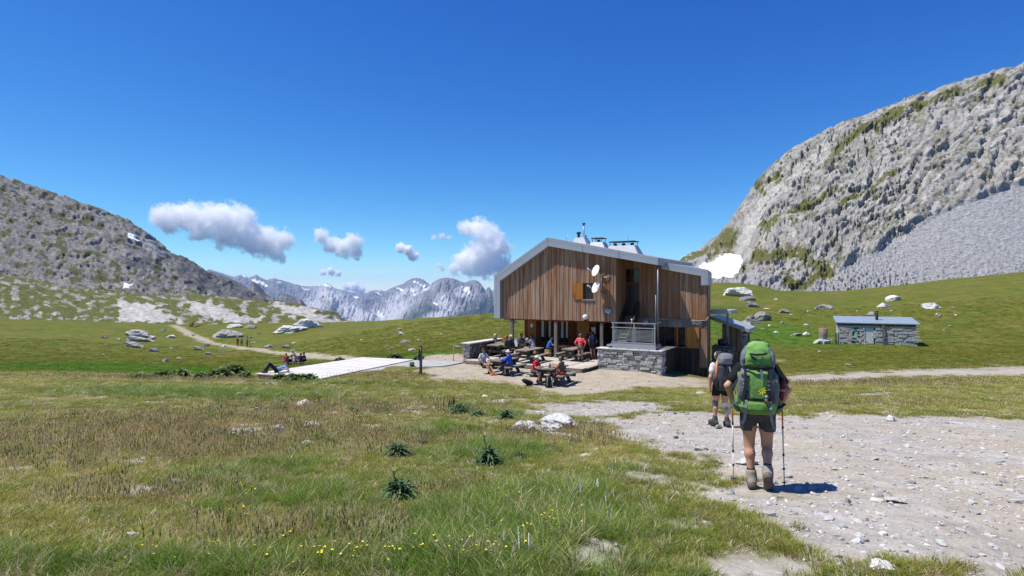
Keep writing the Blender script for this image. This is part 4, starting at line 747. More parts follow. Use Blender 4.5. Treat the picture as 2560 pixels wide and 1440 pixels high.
def joints(pose='stand', lean=0., hl=(-.20, .08, .80), hr=(.20, .08, .80), fl=0., fr=0., turn=0., kneeL=None, footL=None, kneeR=None, footR=None, look=0., nod=0., seat=.46):
    J = {}; zp = .93 if pose == 'stand' else seat + .10; J['pel'] = V3(0, 0, zp); c, s = math.cos(lean), math.sin(lean)
    up = lambda x, z: V3(x, s * z, zp + c * z)
    J['waist'] = up(0, .15); J['chest'] = up(0, .33); J['neck'] = up(0, .53); J['head'] = up(0, .56) + V3(0, .03 + nod * .05, .105 - nod * .02); J['look'] = look
    for k, sg in (('L', -1), ('R', 1)):
        J['hip' + k] = J['pel'] + V3(sg * .09, 0, -.01); J['sh' + k] = up(sg * .175, .46)
    if pose == 'stand':
        J['knL'] = V3(-.095, .03 + fl * .35, .50); J['anL'] = V3(-.10, -.02 + fl * .55, .09); J['toL'] = J['anL'] + V3(-.02, .16, -.05); J['knR'] = V3(.095, .03 + fr * .35, .50); J['anR'] = V3(.10, -.02 + fr * .55, .09); J['toR'] = J['anR'] + V3(.02, .16, -.05)
    else:
        for k, sg in (('L', -1), ('R', 1)): J['kn' + k] = V3(sg * .12, .42, zp - .02); J['an' + k] = V3(sg * .12, .36, .09); J['to' + k] = V3(sg * .14, .53, .04)
    for k, v in (('knL', kneeL), ('knR', kneeR)):
        if v is not None: J[k] = V3(*v)
    for k, v in (('L', footL), ('R', footR)):
        if v is not None: J['an' + k] = V3(*v); J['to' + k] = J['an' + k] + V3(0, .16, -.05)
    for k, hnd, sg in (('L', hl, -1), ('R', hr, 1)):
        S = J['sh' + k]; H_ = V3(*hnd); v = H_ - S; L = np.linalg.norm(v)
        if L > .53: H_ = S + v / L * .53; v = H_ - S; L = .53
        o = math.sqrt(max(0, .275 ** 2 - (L / 2) ** 2)); side = V3(sg * .6, -.5, -.6); side -= v * (side @ v) / (L * L); side /= np.linalg.norm(side); J['el' + k] = (S + H_) / 2 + side * o; J['wr' + k] = H_
    return J
def body_prims(J, cols, sleeve=.6, short=.55, fine=False, bare_top=False):
    p = []; q = lambda a, b, ra, rb, g, k=.03: p.append((V3(*a), V3(*b), ra, rb, g, k)); lk = J['look']; hd = J['head']; fw = V3(math.sin(lk), math.cos(lk), 0); rt = V3(fw[1], -fw[0], 0); up = V3(0, 0, 1)
    q(J['hipL'] * .8 + J['hipR'] * .2, J['hipR'] * .8 + J['hipL'] * .2, .118, .118, PANTS, .04); q(J['pel'], J['waist'], .125, .115, SHIRT, .06); q(J['waist'] - V3(.05, 0, 0), J['waist'] + V3(.05, 0, 0), .105, .105, SHIRT, .06); q(J['waist'], J['chest'], .115, .12, SHIRT, .06)
    q(J['chest'] - V3(.075, -.015, 0), J['chest'] + V3(.075, .015, 0), .118, .118, SHIRT, .06); q(J['shL'] + V3(.04, 0, 0), J['shR'] - V3(.04, 0, 0), .07, .07, SHIRT, .07); q(J['neck'] - up * .02, hd - up * .03, .056, .05, SKIN, .03)
    q(hd + up * .022 - fw * .012, hd + up * .03 - fw * .012, .092, .09, SKIN, .03); q(hd - up * .06 + fw * .028, hd - up * .025 + fw * .03, .058, .07, SKIN, .03); q(hd + fw * .088 - up * .012, hd + fw * .103 - up * .028, .011, .015, SKIN, .012)
    for sg in (-1, 1): q(hd + rt * sg * .088 - up * .02, hd + rt * sg * .09 + up * .02, .014, .016, SKIN, .01)
    q(hd + up * .045 - fw * .03, hd + up * .03 - fw * .045, .092, .088, HAIR, .02); q(hd + up * .075 + fw * .02, hd + up * .07 - fw * .02, .062, .075, HAIR, .02); q(hd - fw * .06 - up * .03, hd - fw * .055 + up * .01, .05, .07, HAIR, .02)
    for k, sg in (('L', -1), ('R', 1)):
        S, E, W_ = J['sh' + k], J['el' + k], J['wr' + k]; m = S + (E - S) * sleeve; q(S, m, .062, .055, SHIRT, .03)
        if sleeve < 1: q(m, E, .043, .04, SKIN, .02); q(E, W_, .041, .029, SKIN, .02)
        else: q(E, W_, .05, .04, SHIRT, .02)
        d = (W_ - E) / max(np.linalg.norm(W_ - E), 1e-6); pm = W_ + d * .05; q(W_, pm, .03, .034, SKIN, .015)
        if fine:
            gd = J.get('grip' + k, V3(0, 0, 1)); sd = np.cross(d, gd); sd /= max(np.linalg.norm(sd), 1e-6); sd = sd * sg
            for i, ln in enumerate((.9, 1.0, .95, .78)):
                b0 = pm + gd * (.027 - i * .018); k1 = b0 + d * .034 * ln + sd * -.006; k2 = k1 + d * .006 - sd * .028 * ln; k3 = k2 - d * .022 * ln - sd * .006; q(b0, k1, .0105, .010, SKIN, .008); q(k1, k2, .010, .0095, SKIN, .006); q(k2, k3, .0095, .0085, SKIN, .006)
            q(W_ + d * .02 + gd * .025, pm + gd * .045 - sd * .02, .013, .0115, SKIN, .012); q(pm + gd * .045 - sd * .02, pm + gd * .038 - sd * .045 + d * .02, .0115, .010, SKIN, .008)
        else: q(pm, pm + d * .06 - up * .01, .028, .02, SKIN, .015); q(W_ + d * .03, pm + V3(-sg * .03, .01, .01), .013, .012, SKIN, .012)
        Hp, K, A_, T = J['hip' + k], J['kn' + k], J['an' + k], J['to' + k]; m = Hp + (K - Hp) * short
        q(Hp, m, .098, .098 - .03 * short, PANTS, .03)
        if short < 1: q(m, K, .092 - .02 * short, .06, SKIN, .02); cg = SKIN
        else: q(m, K, .07, .062, PANTS, .02); cg = PANTS
        kd = (A_ - K); ca = K + kd * .3; bk = V3(0, -.015, 0) if kd[2] < 0 else V3(0, 0, 0); q(K, ca + bk, .054, .057, cg, .03); q(ca + bk, K + kd * .9, .056, .038 if cg == SKIN else .05, cg, .03); q(K + kd * .84, A_, .043, .045, SOCK if cg == SKIN else cg, .015)
        fd = T - A_; q(A_ + V3(0, -.02, .02), A_ + V3(0, -.015, -.03), .05, .047, SHOE, .015); q(A_ + fd * .1 + V3(0, 0, -.025), A_ + fd * .95, .045, .038, SHOE, .02); q(A_ - fd * .28 + V3(0, 0, -.045), A_ + V3(0, 0, -.045), .036, .04, SHOE, .02)
    return p
_pm = {}
def cloth(c, rough=.85):
    k = tuple(round(x, 3) for x in c)
    if k not in _pm:
        t = NT('cloth'); n = t.noise(t.obj(), 9, 4, .6); _pm[k] = t.fin(t.ramp(n, (.3, tuple(x * .78 for x in c)), (.7, tuple(min(1, x * 1.15) for x in c))), rough, t.bump(t.noise(t.obj(), 22, 3), .5, .012), .2)
    return _pm[k]
def skin_mat(c):
    k = ('s',) + tuple(c)
    if k not in _pm:
        t = NT('skin'); t.b.inputs['Subsurface Weight'].default_value = 0; _pm[k] = t.fin(t.ramp(t.noise(t.obj(), 14, 3), (.3, tuple(x * .88 for x in c)), (.7, tuple(min(1, x * 1.08) for x in c))), .55, None, .35)
    return _pm[k]
S_FAIR = (.50, .29, .20); S_TAN = (.40, .20, .125)
def cap_mesh(parent, J, col, brim=True, wide=False, name='cap'):
    hd = J['head']; lk = J['look']; M_ = Matrix.Translation(Vector(hd) + Vector((0, 0, .045))) @ Matrix.Rotation(-lk, 4, 'Z'); m = MB(); pr = [(.108 if not wide else .105, -.01)] + [(.108 * math.cos(a), .095 * math.sin(a)) for a in np.linspace(0, 1.5, 7)]
    if wide: pr = [(.19, -.03), (.19, -.022)] + pr
    m.lathe(pr, 18, M_)
    if brim and not wide:
        V = []
        for z_ in (0, .012):
            for a in np.linspace(-1.1, 1.1, 7): V.append(M_ @ Vector((.10 * math.sin(a), .10 * math.cos(a) + .075 * max(0, math.cos(a * 1.25)), -.012 + z_ - .02 * math.cos(a))))
            V.append(M_ @ Vector((0, .05, -.01 + z_)))
        m.add(V, [tuple(range(7, -1, -1)), tuple(range(8, 16))] + [(i, (i + 1) % 8, 8 + (i + 1) % 8, 8 + i) for i in range(8)])
    return m.build(name, cloth(col), parent, True)
def person(loc, rz, label, J, shirt, pants, shoe=(.05, .045, .04), hair=(.05, .035, .025), skin=S_FAIR, sleeve=.6, short=.55, cap=None, brim=True, wide=False, group=None, cell=.021, scale=1.0, sock=(.08, .08, .08)):
    e = empty('person', loc, rz, label, 'person', group); V, Q, g = grow(body_prims(J, None, sleeve, short), cell); mats = [skin_mat(skin), cloth(shirt), cloth(pants), cloth(shoe), cloth(hair), cloth(sock)]
    b = mobj('body', V, Q, mats, e, True, g)
    if cap: cap_mesh(e, J, cap, brim, wide)
    e.scale = (scale,) * 3; return e
# ---------------------------------------------------------------- picnic tables
def make_table(L=1.9, W_=.86):
    e = empty('picnic_table'); n = 4; w_ = W_ / n
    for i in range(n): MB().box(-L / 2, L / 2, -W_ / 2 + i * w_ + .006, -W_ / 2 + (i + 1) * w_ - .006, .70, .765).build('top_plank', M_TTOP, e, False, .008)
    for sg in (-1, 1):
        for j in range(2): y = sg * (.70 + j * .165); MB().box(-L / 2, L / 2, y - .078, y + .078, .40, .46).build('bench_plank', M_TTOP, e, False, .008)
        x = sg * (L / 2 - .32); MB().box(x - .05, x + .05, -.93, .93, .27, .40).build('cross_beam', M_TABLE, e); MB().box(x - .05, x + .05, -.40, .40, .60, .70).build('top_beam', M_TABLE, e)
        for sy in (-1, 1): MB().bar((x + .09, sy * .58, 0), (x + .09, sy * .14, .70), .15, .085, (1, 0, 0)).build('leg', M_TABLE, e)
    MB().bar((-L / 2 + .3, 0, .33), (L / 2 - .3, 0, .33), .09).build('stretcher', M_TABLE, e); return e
T0 = make_table(); TB = []
MRZ = math.atan2(MM[1], MM[0])
def place_table(px, py, z, label, rot=MRZ, first=False, back=.95, dn=None):
    d = (EYE - z) * FPX / (py - 720); x = (px - 1280) / FPX * d; o = T0 if first else copy_tree(T0); o.location = (x + math.cos(rot) * back, d + math.sin(rot) * back, z); o.rotation_euler = (0, 0, rot); tag(o, label, 'picnic table', 'heavy timber picnic tables'); o.name = 'picnic_table'; TB.append(o); return o
t1 = place_table(1360, 962, .0, 'picnic table nearest the camera, with the red-shirted man seated at it', first=True)
t2 = place_table(1235, 938, .0, 'picnic table on the dirt between the blue-shirted person and the man in orange shoes')
t3 = place_table(1304, 908, .2, 'long picnic table on the deck beside the first porch post'); t3.scale = (1.15, 1, 1)
t4 = place_table(1416, 904, .2, 'empty picnic table on the deck beside the standing person in pink'); t4.scale = (.9, .92, .95)
t5 = place_table(1232, 893, .2, 'picnic table crowded by the group beside the low terrace wall', MRZ + .1)
xf, yf = G(735, 913); t6 = copy_tree(T0); t6.location = (xf, yf + .4, gz(xf, yf)); t6.rotation_euler = (0, 0, R(8)); tag(t6, 'picnic table out on the green meadow beyond the platform', 'picnic table', 'heavy timber picnic tables')
def at(tb, x, y, z=0): M_ = Matrix.LocRotScale(tb.location, tb.rotation_euler, (1, 1, 1)); v = M_ @ Vector((x, y, z)); return (v.x, v.y, v.z)
GRP = 'people resting around the hut'
SIT = dict(pose='sit', lean=.22, hl=(-.12, .50, .80), hr=(.12, .50, .80))
r1 = MRZ
# nearest table: local +y of the table is to the left of its long axis
person(at(t1, -.62, .74), r1 + math.pi, 'person in red t-shirt and white cap at the nearest picnic table', joints(**{**SIT, 'lean': .3}), (.72, .028, .03), (.09, .085, .075), cap=(.72, .74, .74), hair=(.4, .38, .36), skin=S_FAIR, group=GRP, cell=.018)
person(at(t1, -.45, -.74), r1, 'person in grey-brown vest and cap facing the red-shirted one', joints(**{**SIT, 'lean': .12, 'hl': (-.1, .42, .95), 'hr': (.12, .48, .80)}), (.12, .085, .08), (.45, .06, .045), cap=(.22, .20, .17), skin=S_TAN, sleeve=.12, hair=(.05, .03, .02), group=GRP, cell=.018)
person(at(t2, -.75, .80), r1 + math.pi - .35, 'person in white and grey shirt with bare legs and orange shoes', joints(pose='sit', lean=-.02, hl=(-.16, .42, .80), hr=(.2, .2, .62), kneeL=(-.1, .46, .50), footL=(-.06, .85, .12), kneeR=(.12, .44, .52), footR=(.1, .80, .10), look=-.5), (.55, .56, .60), (.03, .03, .032), shoe=(.62, .12, .04), skin=S_TAN, short=.5, group=GRP, cell=.018)
person(at(t2, -.5, -.74), r1 + .3, 'person in bright blue jacket and pale hat at the second table', joints(**{**SIT, 'lean': .12}), (.02, .085, .62), (.10, .10, .11), sleeve=1, short=1, cap=(.7, .62, .58), wide=True, group=GRP, cell=.018)
person(at(t5, .75, .78), r1 + math.pi + .1, 'grey-haired person in dark top facing the camera by the terrace wall', joints(**SIT), (.07, .07, .07), (.06, .055, .05), sleeve=.5, hair=(.45, .42, .40), group=GRP)
person(at(t5, -.1, -.76), r1 + .2, 'person in dark shirt and red cap at the crowded terrace table', joints(**{**SIT, 'lean': .35}), (.055, .05, .062), (.05, .05, .05), short=1, cap=(.68, .05, .06), group=GRP)
person(at(t5, .55, -.76), r1 + .1, 'white-haired person next to the red cap at the terrace table', joints(**{**SIT, 'lean': .28}), (.05, .05, .055), (.05, .05, .05), short=1, hair=(.66, .65, .63), group=GRP)
person(at(t3, .75, .76), r1 + math.pi, 'grey-haired person in black leaning on the long deck table by the post', joints(**{**SIT, 'lean': .35}), (.035, .032, .035), (.05, .05, .055), sleeve=.5, short=1, hair=(.35, .34, .33), group=GRP)
# standing by the door
def on(px, py, z): d = (EYE - z) * FPX / (py - 720); return ((px - 1280) / FPX * d, d, z)
person(on(1451, 904, .2), R(-12), 'person in coral pink hooded top and grey shorts, standing back to camera', joints(hl=(-.24, .12, .98), hr=(.24, .12, .98), nod=.4), (.80, .12, .13), (.13, .155, .15), sleeve=1, short=.45, skin=(.58, .36, .28), hair=(.14, .12, .10), sock=(.58, .36, .28), group=GRP, cell=.016, scale=.97)
x_, y_, _ = on(1482, 899, .2); person((x_, y_, .2), R(15), 'person in dark navy shorts and blue rucksack in the porch shade', joints(hl=(-.2, .1, .95), hr=(.2, .1, .9)), (.03, .035, .09), (.025, .026, .035), short=.5, skin=S_TAN, sock=S_TAN, group=GRP)
x_, y_ = hutxy(7.35, 1.6); person((x_, y_, .2), R(150), 'person in dark clothes behind the third post in the porch shade', joints(hl=(-.2, .2, 1.0), hr=(.2, .2, 1.0)), (.03, .035, .06), (.03, .03, .04), short=1, sleeve=1, group=GRP)
x_, y_ = hutxy(5.35, 2.2); person((x_, y_, .2), R(-30), 'person in dark red top reading the notices behind the pink one', joints(hl=(-.15, .3, 1.2), hr=(.2, .35, 1.35)), (.22, .02, .02), (.03, .03, .035), short=1, sleeve=1, hair=(.02, .018, .015), group=GRP)
# porch benches and tables in yellow pine
def pine_table(loc, label, L=1.1, W_=.6, H=.72, rz=YAW):
    e = empty('porch_table', loc, rz, label, 'table'); [MB().box(-L / 2 + i * L / 4 + .004, -L / 2 + (i + 1) * L / 4 - .004, -W_ / 2, W_ / 2, H - .045, H).build('top_plank', M_PINE, e) for i in range(4)]
    for sx in (-1, 1):
        for sy in (-1, 1): MB().box(sx * (L / 2 - .08) - .035, sx * (L / 2 - .08) + .035, sy * (W_ / 2 - .07) - .035, sy * (W_ / 2 - .07) + .035, 0, H - .046).build('leg', M_PINE, e)
    MB().box(-L / 2 + .06, L / 2 - .06, -W_ / 2 + .03, -W_ / 2 + .055, H - .16, H - .05).build('apron', M_PINE, e)
def pine_stool(loc, label, L=.34, W_=.34, H=.46):
    e = empty('porch_stool', loc, YAW, label, 'stool'); MB().box(-L / 2, L / 2, -W_ / 2, W_ / 2, H - .04, H).build('seat', M_PINE, e)
    for sy in (-1, 1): MB().box(-L / 2 + .01, L / 2 - .01, sy * (W_ / 2 - .03) - .015, sy * (W_ / 2 - .03) + .015, 0, H - .041).build('side_panel', M_PINE, e)
    MB().box(-.1, .1, -W_ / 2 - .003, -W_ / 2 + .002, .22, .26).build('hand_slot', M_DARK, e)  # dark strip painted for the shade inside the slot
hx = lambda s, n, z=.2: (*hutxy(s, n), z)
pine_table(hx(1.45, .85), 'yellow pine table under the porch between two seated people'); pine_table(hx(3.95, 1.0), 'yellow pine table behind the middle porch post', .9)
pine_stool(hx(2.15, .35), 'yellow pine stool in front of the lavender-shirted person', .5); pine_stool(hx(3.25, .25), 'tall yellow pine stool under the blue-shirted person'); pine_stool(hx(.75, 1.0), 'yellow pine stool under the grey-shirted person at the porch corner', .5)
person(hx(.75, 1.0), YAW - R(80), 'person in grey shirt sitting at the outer corner of the porch', joints(**SIT), (.30, .30, .33), (.05, .05, .06), short=1, group=GRP)
person(hx(2.15, .38), YAW + R(70), 'person in lavender shirt sitting in the middle of the porch', joints(**{**SIT, 'lean': .3}), (.32, .32, .42), (.03, .04, .12), short=1, group=GRP)
person(hx(3.25, .28), YAW - R(60), 'person in azure blue shirt on the stool beside the middle post', joints(**{**SIT, 'lean': .32}), (.03, .16, .42), (.03, .05, .12), short=1, group=GRP)
# meadow table group
for k_, (x, y, c, p_, lab, rr) in enumerate(((-.75, -.72, (.45, .03, .04), (.03, .06, .3), 'person in red and blue at the end of the meadow table', 0), (.05, -.72, (.50, .42, .42), (.3, .22, .22), 'person in pale pink with a white hat, back turned at the meadow table', 0), (.62, -.72, (.02, .02, .03), (.03, .03, .04), 'person in black at the near side of the meadow table', 0), (-.35, .72, (.04, .04, .05), (.04, .04, .05), 'person in dark top on the far bench of the meadow table', math.pi), (.9, .1, (.06, .065, .09), (.05, .05, .07), 'person in slate grey at the right end of the meadow table', R(90)))):
    person(at(t6, x, y), R(8) + rr, lab, joints(**SIT), c, p_, short=1, sleeve=.6, cap=(.75, .74, .7) if k_ == 1 else None, wide=True, group=GRP, cell=.03)
# sunbather on the platform
e_ = person((-12.55, 31.55, .10), R(112), 'person lying on the corner of the platform with knees drawn up', joints(pose='sit', seat=.02, lean=-1.22, hl=(-.25, -.35, .2), hr=(.25, -.35, .2), kneeL=(-.12, .32, .50), footL=(-.12, .50, .09), kneeR=(.12, .36, .44), footR=(.14, .60, .09)), (.16, .26, .45), (.02, .02, .022), short=1, group=GRP, cell=.022)
# walkers far down the meadow path
for (px, py, c, lab) in ((594, 866, (.32, .03, .03), 'tiny seated walker in dark red beside the far path'), (604, 865, (.30, .33, .40), 'tiny standing walker in grey-blue beside the far path'), (618, 867, (.30, .08, .05), 'tiny walker in rust red at the foot of the far signpost')):
    x_, y_ = G(px, py); person((x_, y_, gz(x_, y_) - .05), R(random.uniform(0, 360)), lab, joints(hl=(-.22, .2, 1.0), hr=(.22, .2, 1.0)), c, (.05, .05, .06), short=1, sleeve=1, group='walkers far down the path', cell=.05)
# ---------------------------------------------------------------- rucksacks
def loft(rings, n=24, ex=3.0):
    V = []
    for z_, cx, cy, w_, d_ in rings:
        for k in range(n):
            a = 2 * math.pi * k / n; c, s = math.cos(a), math.sin(a); V.append((cx + w_ / 2 * math.copysign(abs(c) ** (2 / ex), c), cy + d_ / 2 * math.copysign(abs(s) ** (2 / ex), s), z_))
    F = [(i * n + k, i * n + (k + 1) % n, (i + 1) * n + (k + 1) % n, (i + 1) * n + k) for i in range(len(rings) - 1) for k in range(n)]; F += [tuple(range(n - 1, -1, -1)), tuple(range((len(rings) - 1) * n, len(rings) * n))]; return V, F
def crumple(o, amp, sc_):
    co = np.zeros(len(o.data.vertices) * 3, np.float32); o.data.vertices.foreach_get('co', co); co = co.reshape(-1, 3); co += np.stack([fbm(co * sc_ + 3 * i, 3) for i in range(3)], 1) * amp; o.data.vertices.foreach_set('co', co.ravel()); o.data.update()
def lpart(name, rings, mat, parent, ex=3.0, cr=.006, sub=5):
    rr = []
    for a, b in zip(rings[:-1], rings[1:]):
        for i in range(sub): f = i / sub; rr.append(tuple(x + (y - x) * f for x, y in zip(a, b)))
    rr.append(rings[-1]); o = mobj(name, *loft(rr, 40, ex), mat, parent, True)
    if cr: crumple(o, cr, 11); crumple(o, .008, 24)
    return o
NYG = cloth((.165, .32, .085), .85); NYG2 = cloth((.11, .225, .055), .85); NGR = cloth((.16, .17, .185), .7); NDK = cloth((.045, .048, .055), .7); NBK = cloth((.015, .015, .017), .7); WEB = cloth((.19, .205, .225), .7); NLG = cloth((.30, .31, .325), .7)
def webbing(pts, parent, mat=WEB, w_=.026, th=.005, name='strap', nrm=(0, -1, 0)):
    V = []; F = []; pts = [Vector(p) for p in pts]; nv = Vector(nrm)
    for i, p in enumerate(pts):
        t_ = (pts[min(i + 1, len(pts) - 1)] - pts[max(i - 1, 0)]).normalized(); sd = t_.cross(nv).normalized() * w_ / 2; V += [p - sd, p + sd, p + sd + nv * th, p - sd + nv * th]
    for i in range(len(pts) - 1):
        for k in range(4): F.append((i * 4 + k, i * 4 + (k + 1) % 4, i * 4 + 4 + (k + 1) % 4, i * 4 + 4 + k))
    F += [(3, 2, 1, 0), (len(V) - 4, len(V) - 3, len(V) - 2, len(V) - 1)]; return mobj(name, V, F, mat, parent, False)
H1X, H1Y = (1893 - 1280) / FPX * 7.0, 7.0; H1Z = gz(H1X, H1Y) + .0; H1 = (H1X, H1Y, H1Z); RZ1 = R(-21)
lz = lambda v, l, rz: tuple(Matrix.Translation(l) @ Matrix.Rotation(rz, 4, 'Z') @ Vector(v))
def hiker_pack_green():
    e = empty('rucksack', H1, RZ1, 'tall green and grey trekking rucksack carried on the nearest hiker', 'rucksack')
    b = lpart('main_body', [(.97, 0, -.22, .34, .20), (1.0, 0, -.225, .40, .25), (1.2, 0, -.225, .40, .26), (1.36, 0, -.215, .385, .25), (1.42, 0, -.2, .34, .22), (1.45, 0, -.2, .30, .16)], NGR, e, 3.4, .008)
    lpart('front_panel', [(1.06, -.005, -.338, .17, .03), (1.08, -.005, -.345, .19, .045), (1.25, -.005, -.345, .195, .05), (1.38, -.01, -.33, .235, .05), (1.41, -.01, -.32, .22, .03)], NYG, b, 4, .004)
    for sg in (-1, 1):
        lpart('side_panel', [(1.02, sg * .195, -.2, .03, .16), (1.2, sg * .208, -.2, .04, .2), (1.36, sg * .2, -.2, .03, .16)], NYG2, b, 3, .006)
        for z_ in np.arange(1.12, 1.38, .045): webbing([(sg * .098, -.362, z_), (sg * .15, -.352, z_ + .008), (sg * .19, -.30, z_ + .012)], b, WEB if int(z_ * 100) % 2 else NDK, .024, .008, 'compression_strap')
        webbing([(sg * .135, -.366, 1.43), (sg * .128, -.372, 1.3), (sg * .15, -.368, 1.15), (sg * .16, -.36, 1.06)], b, NDK, .028, .008); lpart('side_pocket', [(1.02, sg * .155, -.30, .09, .05), (1.12, sg * .165, -.32, .10, .06), (1.3, sg * .165, -.315, .09, .055), (1.39, sg * .16, -.29, .06, .04)], NGR, b, 3, .008)
    lid = lpart('lid', [(1.44, 0, -.20, .28, .22), (1.47, 0, -.21, .33, .27), (1.56, 0, -.21, .32, .27), (1.66, 0, -.2, .28, .23), (1.715, .01, -.19, .21, .16), (1.735, .01, -.18, .1, .08)], NYG, e, 2.9, .022)
    for sg in (-1, 1): lpart('lid_side', [(1.45, sg * .15, -.20, .06, .2), (1.52, sg * .152, -.2, .075, .23), (1.6, sg * .14, -.2, .075, .2), (1.68, sg * .11, -.19, .05, .12)], NGR, lid, 2.6, .008)
    webbing([(-.09, -.352, 1.60), (-.02, -.358, 1.595), (.05, -.356, 1.60), (.095, -.345, 1.615)], lid, NBK, .022, .008, 'zip_flap', (0, -1, .2)); webbing([(-.075, -.362, 1.585), (-.05, -.366, 1.56), (-.02, -.366, 1.535)], lid, NBK, .02, .006, 'zip_pull')
    webbing([(-.14, -.335, 1.455), (-.05, -.368, 1.445), (.05, -.368, 1.442), (.15, -.335, 1.455)], e, NBK, .03, .012, 'lid_gap_band'); webbing([(.035, -.372, 1.47), (.037, -.376, 1.40), (.04, -.376, 1.315)], e, WEB, .026, .006, 'buckle_strap'); MB().box(.02, .06, -.388, -.37, 1.455, 1.49).build('buckle', NDK, e)  # the black lid band stands in for the dark gap under the lid
    bt = lpart('bottom_compartment', [(.90, 0, -.20, .26, .18), (.925, 0, -.225, .36, .27), (1.0, 0, -.235, .41, .32), (1.06, 0, -.23, .40, .30), (1.095, 0, -.21, .34, .24)], NYG, e, 2.9, .010); lpart('front_pocket', [(.93, -.01, -.355, .18, .06), (.98, -.01, -.385, .23, .08), (1.05, -.01, -.375, .21, .07), (1.075, -.01, -.35, .17, .05)], NYG2, bt, 3, .006); webbing([(-.17, -.345, 1.085), (-.05, -.372, 1.095), (.06, -.372, 1.092), (.17, -.34, 1.085)], e, NBK, .02, .012, 'base_zip')
    lpart('base', [(.875, 0, -.19, .3, .16), (.90, 0, -.2, .36, .24), (.93, 0, -.2, .37, .27)], NDK, e, 3, .004)
    for sg in (-1, 1):
        hp = lpart('hip_pocket', [(.91, sg * .205, -.12, .05, .14), (.95, sg * .22, -.13, .08, .2), (1.04, sg * .215, -.13, .08, .2), (1.11, sg * .195, -.12, .05, .14)], NYG2, e, 2.6, .02); webbing([(sg * .12, -.37, 1.08), (sg * .13, -.405, 1.0), (sg * .135, -.385, .92), (sg * .145, -.36, .85), (sg * .15 + .02 * sg, -.35, .76 if sg > 0 else .80)], e, WEB, .03, .006, 'hanging_strap')
        webbing([(sg * .17, -.30, .98), (sg * .24, -.24, 1.0), (sg * .29, -.12, 1.02)], e, NDK, .035, .008, 'hip_belt', (0, -.6, .8)); webbing([(sg * .15, -.06, 1.46), (sg * .16, .02, 1.45), (sg * .165, .1, 1.36), (sg * .17, .12, 1.2), (sg * .18, .02, 1.08), (sg * .18, -.08, 1.03)], e, NDK, .06, .014, 'shoulder_strap', (0, 0, 1))
    webbing([(-.19, -.3, 1.33), (-.235, -.27, 1.26), (-.27, -.24, 1.18)], e, WEB, .03, .006, 'loose_strap'); webbing([(-.26, -.2, 1.0), (-.30, -.2, .93), (-.32, -.2, .86)], e, NLG, .03, .006, 'loose_strap')
    fl = MB(); c = Vector((.04, -.405, 1.20))
    for k in range(8):
        a = 2 * math.pi * k / 8 + .2; dv = Vector((math.cos(a), 0, math.sin(a))); sd = Vector((-dv.z, 0, dv.x)); fl.add([c, c + dv * .022 + sd * .008, c + dv * .05 + Vector((0, -.012, 0)), c + dv * .022 - sd * .008], [(0, 1, 2, 3), (3, 2, 1, 0)])
    o = fl.build('flower', cloth((.75, .68, .03)), e); o['label'] = 'yellow cloth flower pinned to the pack'
    for z_, c_ in ((1.13, NLG), (1.09, cloth((.3, .16, .14)))): MB().lathe([(.004, -.02), (.02, 0), (.016, .02), (.004, .026)], 10, Matrix.Translation((.085, -.40, z_))).build('charm', c_, e, True)
    MB().tube([(.06, -.385, 1.2), (.08, -.395, 1.14), (.085, -.40, 1.06)], .008, 6).build('cord', NBK, e)
    return e
hiker_pack_green()
bt_ = MB().lathe([(.03, .0), (.036, .02), (.036, .19), (.03, .21), (.016, .225), (.016, .25)], 14).build('water_bottle', cloth((.20, .02, .045), .3), None, True); bt_.location = lz((.25, -.10, 1.06), H1, RZ1); bt_.rotation_euler = (0, R(6), 0); tag(bt_, 'dark red water bottle in the side pocket of the green rucksack', 'bottle'); MB().lathe([(.0365, .10), (.0365, .125)], 14).build('label_band', NLG, bt_)
